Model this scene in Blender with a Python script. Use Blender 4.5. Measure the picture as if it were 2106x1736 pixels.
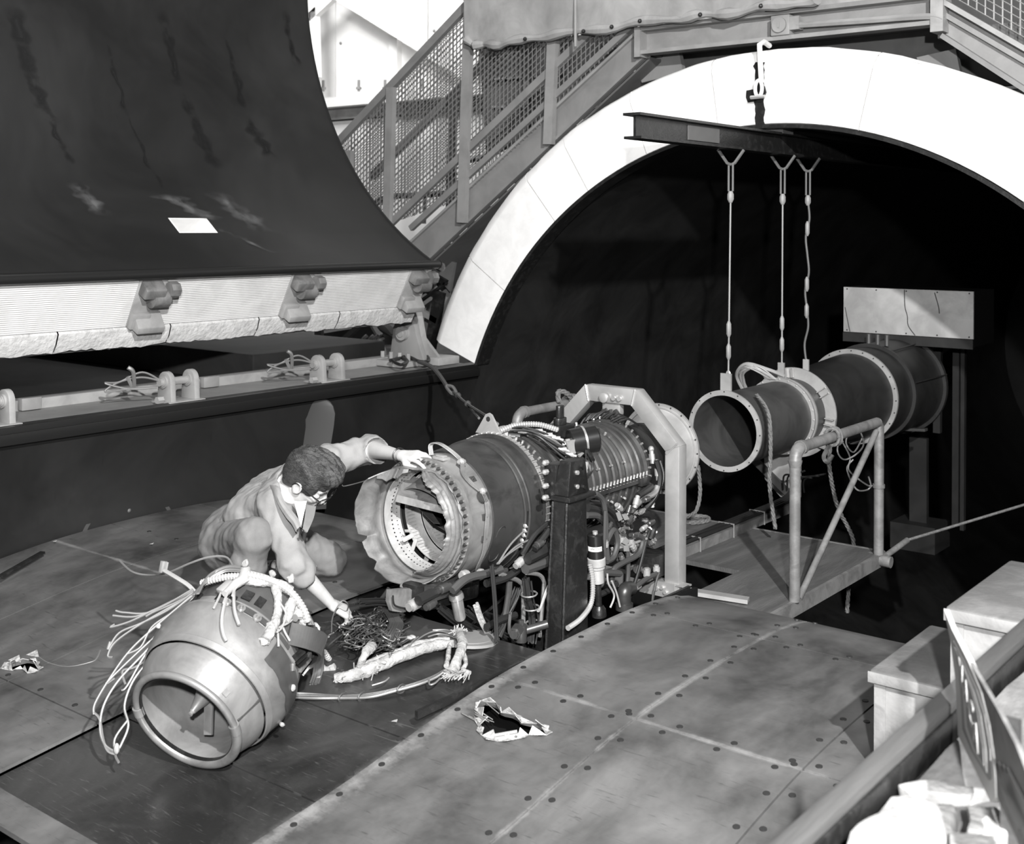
import bpy, bmesh, math, random
import numpy as np
from mathutils import Vector, Matrix, noise as mnoise
for o in list(bpy.data.objects): bpy.data.objects.remove(o)
SC = bpy.context.scene
COL = SC.collection
PI = math.pi
rnd = random.Random(7)

# ---------------------------------------------------------------- camera, world, lights
S = .85
CAM = Vector((4.089*S, -8.268*S, 1.247*S)); YAW = .67226; FPX = 2459.; HY = 464.4; ROLL = .004
R = 3.05*S; RO = 3.632*S; ZC = -1.039*S          # tunnel radius, outer radius, height of its axis under the ledge
cd = bpy.data.cameras.new('camera'); cam = bpy.data.objects.new('camera', cd); COL.objects.link(cam)
cd.sensor_fit = 'HORIZONTAL'; cd.sensor_width = 36; cd.lens = FPX/2106*36
cd.shift_x = 0; cd.shift_y = (HY-868)/2106.
cam.location = CAM
cam.rotation_euler = (Matrix.Rotation(YAW, 3, 'Z') @ Matrix.Rotation(PI/2, 3, 'X') @ Matrix.Rotation(ROLL, 3, 'Z')).to_euler()
cd.dof.use_dof = True; cd.dof.focus_distance = 5.6; cd.dof.aperture_fstop = 4.5
cd.clip_start = .05
SC.camera = cam
vs = SC.view_settings; vs.view_transform = 'Standard'; vs.look = 'None'; vs.gamma = 1; vs.use_curve_mapping = False
vs.exposure = 0.0
W = bpy.data.worlds.new('hall'); SC.world = W; W.use_nodes = True
W.node_tree.nodes['Background'].inputs[0].default_value = (1, 1, 1, 1)
W.node_tree.nodes['Background'].inputs[1].default_value = .025
def lamp(kind, name, loc, tgt, power, size=.3, **k):
    d = bpy.data.lights.new(name, kind); o = bpy.data.objects.new(name, d); COL.objects.link(o)
    o.location = loc; d.energy = power
    if kind in ('POINT', 'SPOT'): d.shadow_soft_size = size
    if kind == 'AREA': d.size = size
    if tgt is not None:
        o.rotation_euler = (Vector(tgt)-Vector(loc)).to_track_quat('-Z', 'Y').to_euler()
    for a, v in k.items(): setattr(d, a, v)
    return o
# main flash lamp right of the camera, a weak fill left of it, hall lamps over the stairs, a front fill
lamp('SPOT', 'flash_lamp_high', (5.5, -7.2, 3.9), (-.3, -2.8, -.1), 4700, .07, spot_size=2.0, spot_blend=.6)
lamp('SPOT', 'flash_lamp_low', (4.25, -7.8, 1.9), (-.3, -2.0, .3), 2300, .07, spot_size=2.0, spot_blend=.6)
lamp('SPOT', 'fill_lamp_left', (1.2, -10.5, 3.0), (-.5, -2, -.2), 200, .5, spot_size=1.5, spot_blend=.6)  # added fill to lift the shadows, stands for no real flash
lamp('AREA', 'hall_lamp_back', (-7.5, 1.5, 5.5), (-8.5, 5, 2), 270, 1.5)
lamp('AREA', 'hall_lamp_stairs', (-1.5, -2.0, 6.0), (-1, 2, 2), 110, 1.2)
lamp('AREA', 'fill_lamp_front', (1.8, -8.0, 5.5), (0.5, -4, -.7), 60, 1.5)  # added overhead fill for the near plates, not a lamp of the hall

# ---------------------------------------------------------------- pixels to places
RV = Vector((math.cos(YAW), math.sin(YAW), 0)); FV = Vector((-math.sin(YAW), math.cos(YAW), 0)); UV = Vector((0, 0, 1))
def ray(px, py):
    a = px-1053; b = py-HY; c = math.cos(ROLL); s = math.sin(ROLL)
    return RV*((c*a+s*b)/FPX) + FV - UV*((-s*a+c*b)/FPX)
def at(px, py, x=None, y=None, z=None, d=None):
    v = ray(px, py)
    if x is not None: d = (x-CAM.x)/v.x
    elif y is not None: d = (y-CAM.y)/v.y
    elif z is not None: d = (z-CAM.z)/v.z
    return CAM + v*d
def on_plane(px, py, p0, n):
    v = ray(px, py); return CAM + v*((Vector(p0)-CAM).dot(n)/v.dot(n))
def on_cyl(px, py, cx, cz, rad, far=False):
    v = ray(px, py); ox = CAM.x-cx; oz = CAM.z-cz
    a = v.x*v.x+v.z*v.z; b = 2*(ox*v.x+oz*v.z); c = ox*ox+oz*oz-rad*rad
    D = math.sqrt(max(0, b*b-4*a*c)); return CAM + v*((-b+D)/(2*a))

# ---------------------------------------------------------------- materials
MATS = {}
def mat(name, c, rough=.6, metal=0., c2=None, scale=5., detail=6., lo=.4, hi=.65, bump=0., bscale=60., spec=.5, scratch=0., sdark=.05, stretch=(1, 1, 1), wear=None, dist=.6):
    """procedural grey material: base tone c mottled with c2, optional scratches and fine relief"""
    m = bpy.data.materials.new(name); m.use_nodes = True; nt = m.node_tree; N = nt.nodes; L = nt.links
    b = N['Principled BSDF']; b.inputs['Roughness'].default_value = rough; b.inputs['Metallic'].default_value = metal
    b.inputs['Specular IOR Level'].default_value = spec
    g = lambda v: (v*1.01, v, v*.985, 1)
    tc = N.new('ShaderNodeTexCoord'); out = None
    b.inputs['Base Color'].default_value = g(c)
    mp = N.new('ShaderNodeMapping'); mp.inputs['Scale'].default_value = stretch; L.new(tc.outputs['Object'], mp.inputs['Vector'])
    if c2 is not None:
        n = N.new('ShaderNodeTexNoise'); n.inputs['Scale'].default_value = scale; n.inputs['Detail'].default_value = detail
        n.inputs['Roughness'].default_value = .62; n.inputs['Distortion'].default_value = dist
        L.new(mp.outputs['Vector'], n.inputs['Vector'])
        r = N.new('ShaderNodeValToRGB'); r.color_ramp.elements[0].position = lo; r.color_ramp.elements[1].position = hi
        r.color_ramp.elements[0].color = g(c); r.color_ramp.elements[1].color = g(c2)
        L.new(n.outputs['Fac'], r.inputs['Fac']); out = r.outputs['Color']
    if wear:
        # a worn, chalky band along a line x = wear[0], ragged by noise
        sx = N.new('ShaderNodeSeparateXYZ'); L.new(tc.outputs['Object'], sx.inputs[0])
        acc = None
        for xx, w, ax in wear:
            s1 = N.new('ShaderNodeMath'); s1.operation = 'SUBTRACT'; L.new(sx.outputs[ax], s1.inputs[0]); s1.inputs[1].default_value = xx
            s2 = N.new('ShaderNodeMath'); s2.operation = 'ABSOLUTE'; L.new(s1.outputs[0], s2.inputs[0])
            s3 = N.new('ShaderNodeMapRange'); s3.inputs[1].default_value = 0; s3.inputs[2].default_value = w; s3.inputs[3].default_value = 1; s3.inputs[4].default_value = 0
            L.new(s2.outputs[0], s3.inputs[0])
            if acc is None: acc = s3.outputs[0]
            else:
                mx = N.new('ShaderNodeMath'); mx.operation = 'MAXIMUM'; L.new(acc, mx.inputs[0]); L.new(s3.outputs[0], mx.inputs[1]); acc = mx.outputs[0]
        n3 = N.new('ShaderNodeTexNoise'); n3.inputs['Scale'].default_value = 4; n3.inputs['Detail'].default_value = 9; n3.inputs['Roughness'].default_value = .7
        L.new(tc.outputs['Object'], n3.inputs['Vector'])
        mm = N.new('ShaderNodeMath'); mm.operation = 'MULTIPLY'; L.new(acc, mm.inputs[0]); L.new(n3.outputs['Fac'], mm.inputs[1])
        rr = N.new('ShaderNodeMapRange'); rr.inputs[1].default_value = .36; rr.inputs[2].default_value = .56; L.new(mm.outputs[0], rr.inputs[0])
        mxx = N.new('ShaderNodeMixRGB'); mxx.inputs[2].default_value = g(min(1, (c2 or c)*1.55)); L.new(rr.outputs[0], mxx.inputs[0])
        if out: L.new(out, mxx.inputs[1])
        else: mxx.inputs[1].default_value = g(c)
        out = mxx.outputs[0]
    if scratch > 0:
        acc = None
        for ang, sc in ((.5, 7), (-.7, 9), (1.3, 6)):
            m2 = N.new('ShaderNodeMapping'); m2.inputs['Rotation'].default_value = (0, 0, ang); m2.inputs['Scale'].default_value = (1.1, 16, 1)
            L.new(tc.outputs['Object'], m2.inputs['Vector'])
            n2 = N.new('ShaderNodeTexNoise'); n2.inputs['Scale'].default_value = sc; n2.inputs['Detail'].default_value = 2; n2.inputs['Distortion'].default_value = 1.2
            L.new(m2.outputs['Vector'], n2.inputs['Vector'])
            q = N.new('ShaderNodeMapRange'); q.inputs[1].default_value = .67; q.inputs[2].default_value = .74; L.new(n2.outputs['Fac'], q.inputs[0])
            if acc is None: acc = q.outputs[0]
            else:
                mx = N.new('ShaderNodeMath'); mx.operation = 'MAXIMUM'; L.new(acc, mx.inputs[0]); L.new(q.outputs[0], mx.inputs[1]); acc = mx.outputs[0]
        ms = N.new('ShaderNodeMath'); ms.operation = 'MULTIPLY'; ms.inputs[1].default_value = scratch; L.new(acc, ms.inputs[0])
        mxx = N.new('ShaderNodeMixRGB'); mxx.inputs[2].default_value = g(sdark); L.new(ms.outputs[0], mxx.inputs[0])
        if out: L.new(out, mxx.inputs[1])
        else: mxx.inputs[1].default_value = g(c)
        out = mxx.outputs[0]
    if out: L.new(out, b.inputs['Base Color'])
    if bump > 0:
        nb = N.new('ShaderNodeTexNoise'); nb.inputs['Scale'].default_value = bscale; nb.inputs['Detail'].default_value = 4
        L.new(mp.outputs['Vector'], nb.inputs['Vector'])
        bp = N.new('ShaderNodeBump'); bp.inputs['Strength'].default_value = bump; bp.inputs['Distance'].default_value = .01
        L.new(nb.outputs['Fac'], bp.inputs['Height']); L.new(bp.outputs['Normal'], b.inputs['Normal'])
    MATS[name] = m; return m
def smear(name, c, rough=.5):
    """thin film whose cover fades out to its borders (attribute 'fade') and is broken up by noise"""
    m = bpy.data.materials.new(name); m.use_nodes = True; N = m.node_tree.nodes; L = m.node_tree.links; b = N['Principled BSDF']
    b.inputs['Base Color'].default_value = (c, c, c, 1); b.inputs['Roughness'].default_value = rough
    at_ = N.new('ShaderNodeAttribute'); at_.attribute_name = 'fade'; tc = N.new('ShaderNodeTexCoord'); n = N.new('ShaderNodeTexNoise'); n.inputs['Scale'].default_value = 9; n.inputs['Detail'].default_value = 6
    L.new(tc.outputs['Object'], n.inputs['Vector']); q = N.new('ShaderNodeMapRange'); q.inputs[1].default_value = .35; q.inputs[2].default_value = .6; L.new(n.outputs['Fac'], q.inputs[0])
    mu = N.new('ShaderNodeMath'); mu.operation = 'MULTIPLY'; L.new(at_.outputs['Fac'], mu.inputs[0]); L.new(q.outputs[0], mu.inputs[1]); L.new(mu.outputs[0], b.inputs['Alpha']); MATS[name] = m
smear('shell_stain', .004, .6); smear('shell_scuff', .10, .6); smear('wet_film', .13, .35)
mat('tunnel_black', .012, .45, c2=.03, scale=2, lo=.35, hi=.75, spec=.35)
mat('shell_dark', .010, .42, c2=.024, scale=1.1, lo=.35, hi=.72, spec=.45, scratch=.25, sdark=.006, stretch=(.5, 1, 1))
mat('fairing_dark', .06, .45, spec=.6)
mat('deck_dark', .035, .6, c2=.06, scale=1.5)
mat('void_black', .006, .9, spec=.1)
mat('seal_rubber', .012, .35)
mat('white_paint', .80, .55, c2=.72, scale=7, bump=.12, bscale=25)
mat('rim_white', .52, .6, c2=.44, scale=5, bump=.2, bscale=30)
mat('white_rough', .52, .8, c2=.34, scale=16, lo=.45, hi=.75, bump=.7, bscale=45)
mat('white_panel', .78, .6, c2=.70, scale=1.2)
mat('grey_paint', .24, .5, c2=.19, scale=4, bump=.05)
mat('grey_light', .30, .5, c2=.22, scale=5, bump=.05)
mat('grey_dark', .10, .6, c2=.075, scale=4)
mat('stair_grey', .20, .5, c2=.155, scale=3)
mat('mesh_wire', .17, .5)
mat('canvas', .29, .9, c2=.19, scale=2.2, bump=.35, bscale=6)
mat('wing_plate', .030, .42, c2=.135, scale=2.8, detail=15, lo=.33, hi=.68, bump=.05, bscale=30, scratch=.55, sdark=.035, stretch=(1, .7, 1), wear=((.6, .2, 0), (1.2, .05, 0), (-3.46, .05, 1)), dist=.25)
mat('strip_plate', .015, .30, c2=.048, scale=2.4, detail=9, lo=.42, hi=.75, bump=.04, scratch=.4, sdark=.10, wear=((.56, .1, 0),))
mat('screw_dark', .02, .5)
mat('plywood', .06, .7, c2=.10, scale=3, bump=.3, bscale=40, stretch=(4, .6, 1))
mat('wood_dark', .03, .6, c2=.085, scale=4, bump=.3, bscale=50, stretch=(1, .12, 1))
mat('steel_pipe', .20, .5, metal=.2, c2=.13, scale=9, lo=.4, hi=.6, bump=.1)
mat('alum', .48, .42, metal=.55, c2=.40, scale=8)
mat('alum_bright', .72, .3, metal=.8, c2=.6, scale=9)
mat('engine_dark', .075, .38, metal=.6, c2=.038, scale=6, lo=.45, hi=.66, bump=.03)
mat('engine_mid', .11, .34, metal=.6, c2=.065, scale=7, bump=.03)
mat('engine_light', .36, .34, metal=.6, c2=.20, scale=8, lo=.4, hi=.7, bump=.05)
mat('hot_metal', .21, .55, metal=.3, c2=.10, scale=9, bump=.12, bscale=35)
mat('liner_pale', .42, .5, metal=.15, c2=.30, scale=12)
mat('bolt_metal', .5, .3, metal=.7)
mat('black_paint', .012, .28)
mat('black_iron', .010, .38, c2=.024, scale=20, lo=.5, hi=.7, bump=.15, bscale=90)
mat('hose_rubber', .014, .5)
mat('hose_grey', .05, .5)
mat('wire_grey', .19, .45, metal=.3)
mat('wire_dark', .05, .5)
mat('wire_pale', .32, .55)
mat('asbestos', .34, .95, c2=.19, scale=22, lo=.42, hi=.7, bump=.8, bscale=70)
mat('rope', .16, .95, c2=.10, scale=40, bump=.6, bscale=150)
mat('duct_dark', .020, .45, metal=.2, c2=.032, scale=4)
mat('duct_rust', .075, .5, metal=.25, c2=.045, scale=4)
mat('pale_sheet', .42, .6, c2=.30, scale=4, detail=8)
mat('tail_metal', .27, .42, metal=.35, c2=.15, scale=5, detail=9, lo=.38, hi=.68, bump=.04)
mat('tail_dark', .10, .4, metal=.4, c2=.065, scale=5)
mat('box_paint', .24, .6, c2=.16, scale=6, detail=10, lo=.42, hi=.68, bump=.15, scratch=.35, sdark=.10)
mat('box_lid', .085, .6, c2=.14, scale=5, bump=.2)
mat('lagging_white', .30, .85, c2=.19, scale=16, lo=.45, hi=.75, bump=.7, bscale=45)
mat('mottled_board', .17, .8, c2=.07, scale=7, stretch=(1, .5, 1), bump=.3)
mat('sign_white', .5, .5)
mat('sign_grey', .22, .5)
mat('sign_dark', .10, .5)
mat('torn_edge', .5, .6, metal=.3, c2=.2, scale=30, bump=.6)

# ---------------------------------------------------------------- mesh helpers
class MB:
    def __init__(s): s.b = bmesh.new()
    def faces(s, vs, fs):
        v = [s.b.verts.new(p) for p in vs]
        for f in fs:
            try: s.b.faces.new([v[i] for i in f])
            except ValueError: pass
        return v
    def box(s, lo, hi):
        (a, b, c), (d, e, f) = lo, hi
        return s.faces([(a, b, c), (d, b, c), (d, e, c), (a, e, c), (a, b, f), (d, b, f), (d, e, f), (a, e, f)],
                [(0, 3, 2, 1), (4, 5, 6, 7), (0, 1, 5, 4), (1, 2, 6, 5), (2, 3, 7, 6), (3, 0, 4, 7)])
    def hexa(s, p):
        s.faces(p, [(0, 3, 2, 1), (4, 5, 6, 7), (0, 1, 5, 4), (1, 2, 6, 5), (2, 3, 7, 6), (3, 0, 4, 7)])
    def bar(s, p, q, w, h, up=(0, 0, 1)):
        p = Vector(p); q = Vector(q); d = (q-p).normalized(); up = Vector(up)
        if abs(d.dot(up)) > .98: up = Vector((1, 0, 0))
        a = d.cross(up).normalized()*w/2; c = a.cross(d).normalized()*h/2
        s.hexa([p-a-c, p+a-c, q+a-c, q-a-c, p-a+c, p+a+c, q+a+c, q-a+c])
    def prism(s, pts, vec):
        n = len(pts); vec = Vector(vec); P = [Vector(p) for p in pts]
        s.faces(P+[p+vec for p in P], [tuple(range(n))[::-1], tuple(range(n, 2*n))] + [(i, (i+1) % n, n+(i+1) % n, n+i) for i in range(n)])
    def tube(s, pts, r, n=6, cap=True, closed=False, twist=0.):
        P = [Vector(p) for p in pts]; m = len(P); rings = []; up = None
        for i in range(m):
            if closed: d = P[(i+1) % m]-P[i-1]
            else: d = P[min(i+1, m-1)]-P[max(i-1, 0)]
            if d.length < 1e-9: d = Vector((0, 0, 1))
            d.normalize()
            if up is None: up = Vector((0, 0, 1)) if abs(d.z) < .9 else Vector((1, 0, 0))
            a = d.cross(up)
            if a.length < 1e-4: a = d.orthogonal()
            a.normalize(); c = a.cross(d); up = c
            rr = r[i] if isinstance(r, (list, tuple)) else r
            rings.append([s.b.verts.new(P[i]+(a*math.cos(2*PI*k/n+twist*i)+c*math.sin(2*PI*k/n+twist*i))*rr) for k in range(n)])
        for i in range(m if closed else m-1):
            A = rings[i]; B = rings[(i+1) % m]
            for k in range(n): s.b.faces.new((A[k], B[k], B[(k+1) % n], A[(k+1) % n]))
        if cap and not closed: s.b.faces.new(rings[0]); s.b.faces.new(rings[-1][::-1])
    def cyl(s, p, q, r0, r1=None, n=16, cap=True):
        s.tube([p, q], [r0, r0 if r1 is None else r1], n, cap)
    def lathe(s, prof, o, ax, n=32, a0=0., a1=2*PI, ref=(0, 0, 1), closed=False, fn=None):
        """prof: (t along axis, radius); fn(t, r, ang) -> (t, r) bends it"""
        o = Vector(o); ax = Vector(ax).normalized(); u = Vector(ref); u = (u-ax*u.dot(ax)).normalized(); v = ax.cross(u)
        full = abs(a1-a0-2*PI) < 1e-6; m = n if full else n+1; rows = []
        for t, r in prof:
            row = []
            for k in range(m):
                a = a0+(a1-a0)*k/n; tt, rr = (t, r) if fn is None else fn(t, r, a)
                row.append(s.b.verts.new(o+ax*tt+(u*math.cos(a)+v*math.sin(a))*rr))
            rows.append(row)
        nr = len(rows)
        for i in range(nr if closed else nr-1):
            A = rows[i]; B = rows[(i+1) % nr]
            for k in range(m if full else m-1):
                s.b.faces.new((A[k], A[(k+1) % m], B[(k+1) % m], B[k]))
        return rows
    def ball(s, c, r, n=8):
        c = Vector(c); rad = r if isinstance(r, (tuple, list)) else (r, r, r)
        rows = []
        for i in range(1, n):
            a = PI*i/n; rows.append([s.b.verts.new(c+Vector((rad[0]*math.sin(a)*math.cos(2*PI*k/(n+2)), rad[1]*math.sin(a)*math.sin(2*PI*k/(n+2)), rad[2]*math.cos(a)))) for k in range(n+2)])
        t = s.b.verts.new(c+Vector((0, 0, rad[2]))); b = s.b.verts.new(c-Vector((0, 0, rad[2]))); m = n+2
        for k in range(m):
            s.b.faces.new((t, rows[0][k], rows[0][(k+1) % m])); s.b.faces.new((b, rows[-1][(k+1) % m], rows[-1][k]))
        for i in range(len(rows)-1):
            for k in range(m): s.b.faces.new((rows[i][k], rows[i+1][k], rows[i+1][(k+1) % m], rows[i][(k+1) % m]))
    def grid(s, f, us, vs, skip=None):
        V = [[s.b.verts.new(f(u, v)) for v in vs] for u in us]
        for i in range(len(us)-1):
            for j in range(len(vs)-1):
                if skip and skip(i, j): continue
                s.b.faces.new((V[i][j], V[i+1][j], V[i+1][j+1], V[i][j+1]))
        return V
    def build(s, name, m, parent=None, smooth=True, label=None, bevel=0., solid=0., kind=None, off=-1., sub=0, weld=False):
        if weld: bmesh.ops.remove_doubles(s.b, verts=s.b.verts, dist=1e-4)
        bmesh.ops.recalc_face_normals(s.b, faces=s.b.faces)
        me = bpy.data.meshes.new(name); s.b.to_mesh(me); s.b.free()
        o = bpy.data.objects.new(name, me); COL.objects.link(o)
        me.materials.append(MATS[m] if isinstance(m, str) else m)
        if smooth:
            for p in me.polygons: p.use_smooth = True
        if solid: md = o.modifiers.new('thick', 'SOLIDIFY'); md.thickness = solid; md.offset = off
        if bevel: md = o.modifiers.new('bevel', 'BEVEL'); md.width = bevel; md.segments = 2; md.limit_method = 'ANGLE'
        if sub: md = o.modifiers.new('sub', 'SUBSURF'); md.levels = sub; md.render_levels = sub
        if smooth: md = o.modifiers.new('edge', 'EDGE_SPLIT'); md.split_angle = math.radians(38)
        if parent: setp(o, parent)
        if label: o['label'] = label
        if kind: o['kind'] = kind
        return o
def wmat(o):
    m = Matrix.Translation(o.location) @ o.rotation_euler.to_matrix().to_4x4()
    return (wmat(o.parent) @ o.matrix_parent_inverse @ m) if o.parent else m
def setp(o, parent):
    o.parent = parent; o.matrix_parent_inverse = wmat(parent).inverted()
def thing(name, label, cat, loc=(0, 0, 0), group=None):
    o = bpy.data.objects.new(name, None); COL.objects.link(o); o.location = loc; o.empty_display_size = .1
    o['label'] = label; o['category'] = cat
    if group: o['group'] = group
    return o
def tag(o, label, cat, group=None):
    o['label'] = label; o['category'] = cat
    if group: o['group'] = group
    return o
def struct(o, label=None):
    o['kind'] = 'structure'
    if label: o['label'] = label
    return o
def sroot(name, loc=(0, 0, 0), label=None):
    o = bpy.data.objects.new(name, None); COL.objects.link(o); o.location = loc; return struct(o, label)
def curve(pts, n=8, closed=False):
    """Catmull-Rom through points"""
    P = [Vector(p) for p in pts]; out = []; m = len(P)
    for i in range(m if closed else m-1):
        p0 = P[i-1] if (closed or i > 0) else P[0]; p1 = P[i]; p2 = P[(i+1) % m]; p3 = P[(i+2) % m] if closed else P[min(i+2, m-1)]
        for k in range(n):
            t = k/n
            out.append(.5*((2*p1)+(p2-p0)*t+(2*p0-5*p1+4*p2-p3)*t*t+(3*p1-p0-3*p2+p3)*t*t*t))
    if not closed: out.append(P[-1])
    return out
def wire(name, pts, r, m, parent=None, n=8, sides=6, label=None, closed=False):
    b = MB(); b.tube(curve(pts, n, closed), r, sides, True, closed); return b.build(name, m, parent, label=label)
def ribbed(name, pts, r, m, parent=None, n=10, pitch=.012, label=None):
    """corrugated flexible conduit"""
    c = curve(pts, n); L = [0]
    for i in range(1, len(c)): L.append(L[-1]+(c[i]-c[i-1]).length)
    k = max(4, int(L[-1]/pitch*2)); P = []; j = 0
    for i in range(k+1):
        t = L[-1]*i/k
        while j < len(c)-2 and L[j+1] < t: j += 1
        f = (t-L[j])/max(1e-9, L[j+1]-L[j]); P.append(c[j].lerp(c[j+1], min(1, f)))
    b = MB(); b.tube(P, [r*(1.0 if i % 2 else .78) for i in range(len(P))], 8); return b.build(name, m, parent, label=label)
def ropes(name, pts, r, m, parent=None, n=10, label=None):
    """three strands laid round each other"""
    c = curve(pts, n); L = [0]
    for i in range(1, len(c)): L.append(L[-1]+(c[i]-c[i-1]).length)
    k = int(L[-1]/(r*.8))+2; P = []; j = 0
    for i in range(k+1):
        t = L[-1]*i/k
        while j < len(c)-2 and L[j+1] < t: j += 1
        f = (t-L[j])/max(1e-9, L[j+1]-L[j]); P.append(c[j].lerp(c[j+1], min(1, f)))
    b = MB()
    for s in range(3):
        Q = []; up = Vector((0, 0, 1))
        for i, p in enumerate(P):
            d = (P[min(i+1, k)]-P[max(i-1, 0)]).normalized()
            a = d.cross(up)
            if a.length < 1e-3: a = d.orthogonal()
            a.normalize(); e = a.cross(d); up = e if abs(d.z) > .9 else Vector((0, 0, 1))
            w = i*.62+s*2*PI/3; Q.append(p+(a*math.cos(w)+e*math.sin(w))*r*.5)
        b.tube(Q, r*.56, 5)
    return b.build(name, m, parent, label=label)
def lettering(txt, size, ext, m, parent, mw, bold=0.):
    c = bpy.data.curves.new('lettering', 'FONT'); c.body = txt; c.size = size; c.extrude = ext; c.align_x = 'CENTER'; c.align_y = 'CENTER'; c.offset = bold
    t = bpy.data.objects.new('lettering_source', c); COL.objects.link(t); bpy.context.view_layer.update()
    me = bpy.data.meshes.new_from_object(t.evaluated_get(bpy.context.evaluated_depsgraph_get())); bpy.data.objects.remove(t); me.transform(mw)
    o = bpy.data.objects.new('lettering', me); COL.objects.link(o); me.materials.clear(); me.materials.append(MATS[m]); setp(o, parent); return o
def jit(v, a): return Vector(v)+Vector((rnd.uniform(-a, a), rnd.uniform(-a, a), rnd.uniform(-a, a)))
# ================================================================ THE SETTING
XS = math.sqrt(R*R-ZC*ZC)                      # half width of the tunnel at the ledge
A0 = math.atan2(-ZC, -XS); A1 = math.atan2(-ZC, XS)
def cyp(a, y, rad=R): return Vector((rad*math.cos(a), y, ZC+rad*math.sin(a)))
# lower half of the open test section
b = MB(); n = 40; A2 = math.asin((-.42-ZC)/R)
arr = [A0+(2*PI-(A0-A2))*i/n for i in range(n+1)]
b.grid(lambda a, y: cyp(a, y, R), arr, [-12, -9, -6, -5, -4, -3, -2, -1, .03])
struct(b.build('wall_left', 'shell_dark', solid=.04, off=1))
# fixed tunnel tube beyond the white arch
b = MB(); arr = [2*PI*i/64 for i in range(65)]
b.grid(lambda a, y: cyp(a, y, R), arr, [0, 2, 5, 9, 14])
b.grid(lambda a, t: Vector((R*t*math.cos(a), 14, ZC+R*t*math.sin(a))), arr, [0.01, 1])
struct(b.build('wall_back', 'tunnel_black', weld=True))
b = MB(); b.grid(lambda a, y: cyp(a, y, RO-.02), [A0-.02-(A0-A1-.04)*i/40 for i in range(41)], [.02, 2, 5, 9])
struct(b.build('trim_3', 'grey_dark', solid=.02))
# white insulated end face of the fixed tube, in plates, with its chamfered outer rim
arch = sroot('trim_1', (0, 0, 0), 'white insulated arch round the dark tunnel mouth')
cuts = [A0, 2.55, 2.28, 2.14, 1.93, 1.71, 1.34, .93, .55, .2, A1]
for i in range(len(cuts)-1):
    b = MB(); a0, a1 = cuts[i]-(.0016 if i else 0), cuts[i+1]+.0016; k = 10; us = [a0+(a1-a0)*j/k for j in range(k+1)]
    prof = [(R+.006, .0), (R+.006, -.02), (R+.012, -.035), (RO-.10, -.035), (RO-.085, -.03), (RO-.03, .0), (RO, .05), (RO, .4), (R+.006, .4)]
    b.grid(lambda a, q: cyp(a, q[1]+(0.006*mnoise.noise((a*9, q[0]*9, 1)) if q[0] > RO-.05 else 0), q[0]+(.008*mnoise.noise((a*14, 3, 1)) if q[0] > RO-.04 else 0)), us, prof+[prof[0]])
    b.faces([cyp(a0, q[1], q[0]) for q in prof], [tuple(range(9))]); b.faces([cyp(a1, q[1], q[0]) for q in prof], [tuple(range(9))])
    b.build('plate', 'white_paint', arch, weld=True)
# dark inner lip and the fine line round the chamfer
b = MB(); b.grid(lambda a, q: cyp(a, q[1], q[0]), [A0+(A1-A0)*i/64 for i in range(65)], [(R-.02, -.05), (R+.004, -.05), (R+.004, .1), (R-.02, .1), (R-.02, -.05)])
b.build('inner_lip', 'black_iron', arch)

# ---- left flange of the lower half: ledge, back upright, dark lip
led = sroot('trim_2', (-XS, -3, 0), 'grey steel flange along the left edge of the open test section')
b = MB(); b.box((-2.95, -11, -.06), (-XS-.03, -.02, -.005)); b.build('flange_plate', 'grey_paint', led)
b = MB(); b.box((-3.05, -11, -.12), (-2.95, -.05, .055)); b.build('back_upright', 'grey_light', led, bevel=.006)
b = MB(); b.box((-XS-.035, -11, -.09), (-XS+.012, -.02, .004)); b.box((-XS-.012, -11, -.09), (-XS+.03, -.02, -.03)); b.build('seal_lip', 'seal_rubber', led, bevel=.006)
for y in (-2.15, -3.4, -1.2):
    b = MB(); b.box((-2.95, y-.06, .0), (-2.90, y+.06, .07)); b.build('stop_block', 'grey_paint', led, bevel=.004)
def clevis(y, wires=True):
    x = -2.55
    for k, yy in enumerate((y-.085, y+.085)):
        b = MB(); pts = []
        for j in range(11):
            a = PI*j/10; pts.append((x+.062*math.cos(a), yy-.018, .125+.062*math.sin(a)))
        pts = [(x+.07, yy-.018, 0)]+pts+[(x-.07, yy-.018, 0)]
        b.prism(pts, (0, .036, 0)); lug = b.build('lug', 'grey_light', led, bevel=.004)
        b = MB(); b.cyl((x, yy-.03, .125), (x, yy+.03, .125), .038, n=20); b.cyl((x, yy-.036, .125), (x, yy-.03, .125), .03, n=20); b.build('boss', 'grey_light', lug)
    b = MB(); b.cyl((x, y-.14, .125), (x, y+.10, .125), .024, n=14); b.build('pin', 'alum', led)
    b = MB(); b.box((x-.09, y-.13, -.004), (x+.09, y+.13, .012)); b.build('pad', 'grey_light', led, bevel=.004)
    b = MB(); b.cyl((x+.05, y-.19, .03), (x+.05, y-.15, .03), .022, n=6); b.build('nut', 'grey_light', led)
    if wires:
        for k in range(2):
            wire('tie_wire', [(x, y-.12, .13), (x-.05, y-.22, .16+.03*k), (x-.10, y-.34, .14), (x-.12, y-.42, .09+.05*k), (x-.06, y-.30, .10), (x+.01, y-.16, .10)], .006, 'wire_grey', led)
        wire('tie_wire', [(x-.08, y-.30, .17), (x-.06, y-.27, .10), (x-.02, y-.30, .20), (x-.03, y-.33, .23)], .012, 'wire_grey', led)
for y in (-3.83, -2.66, -1.46): clevis(y)

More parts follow.
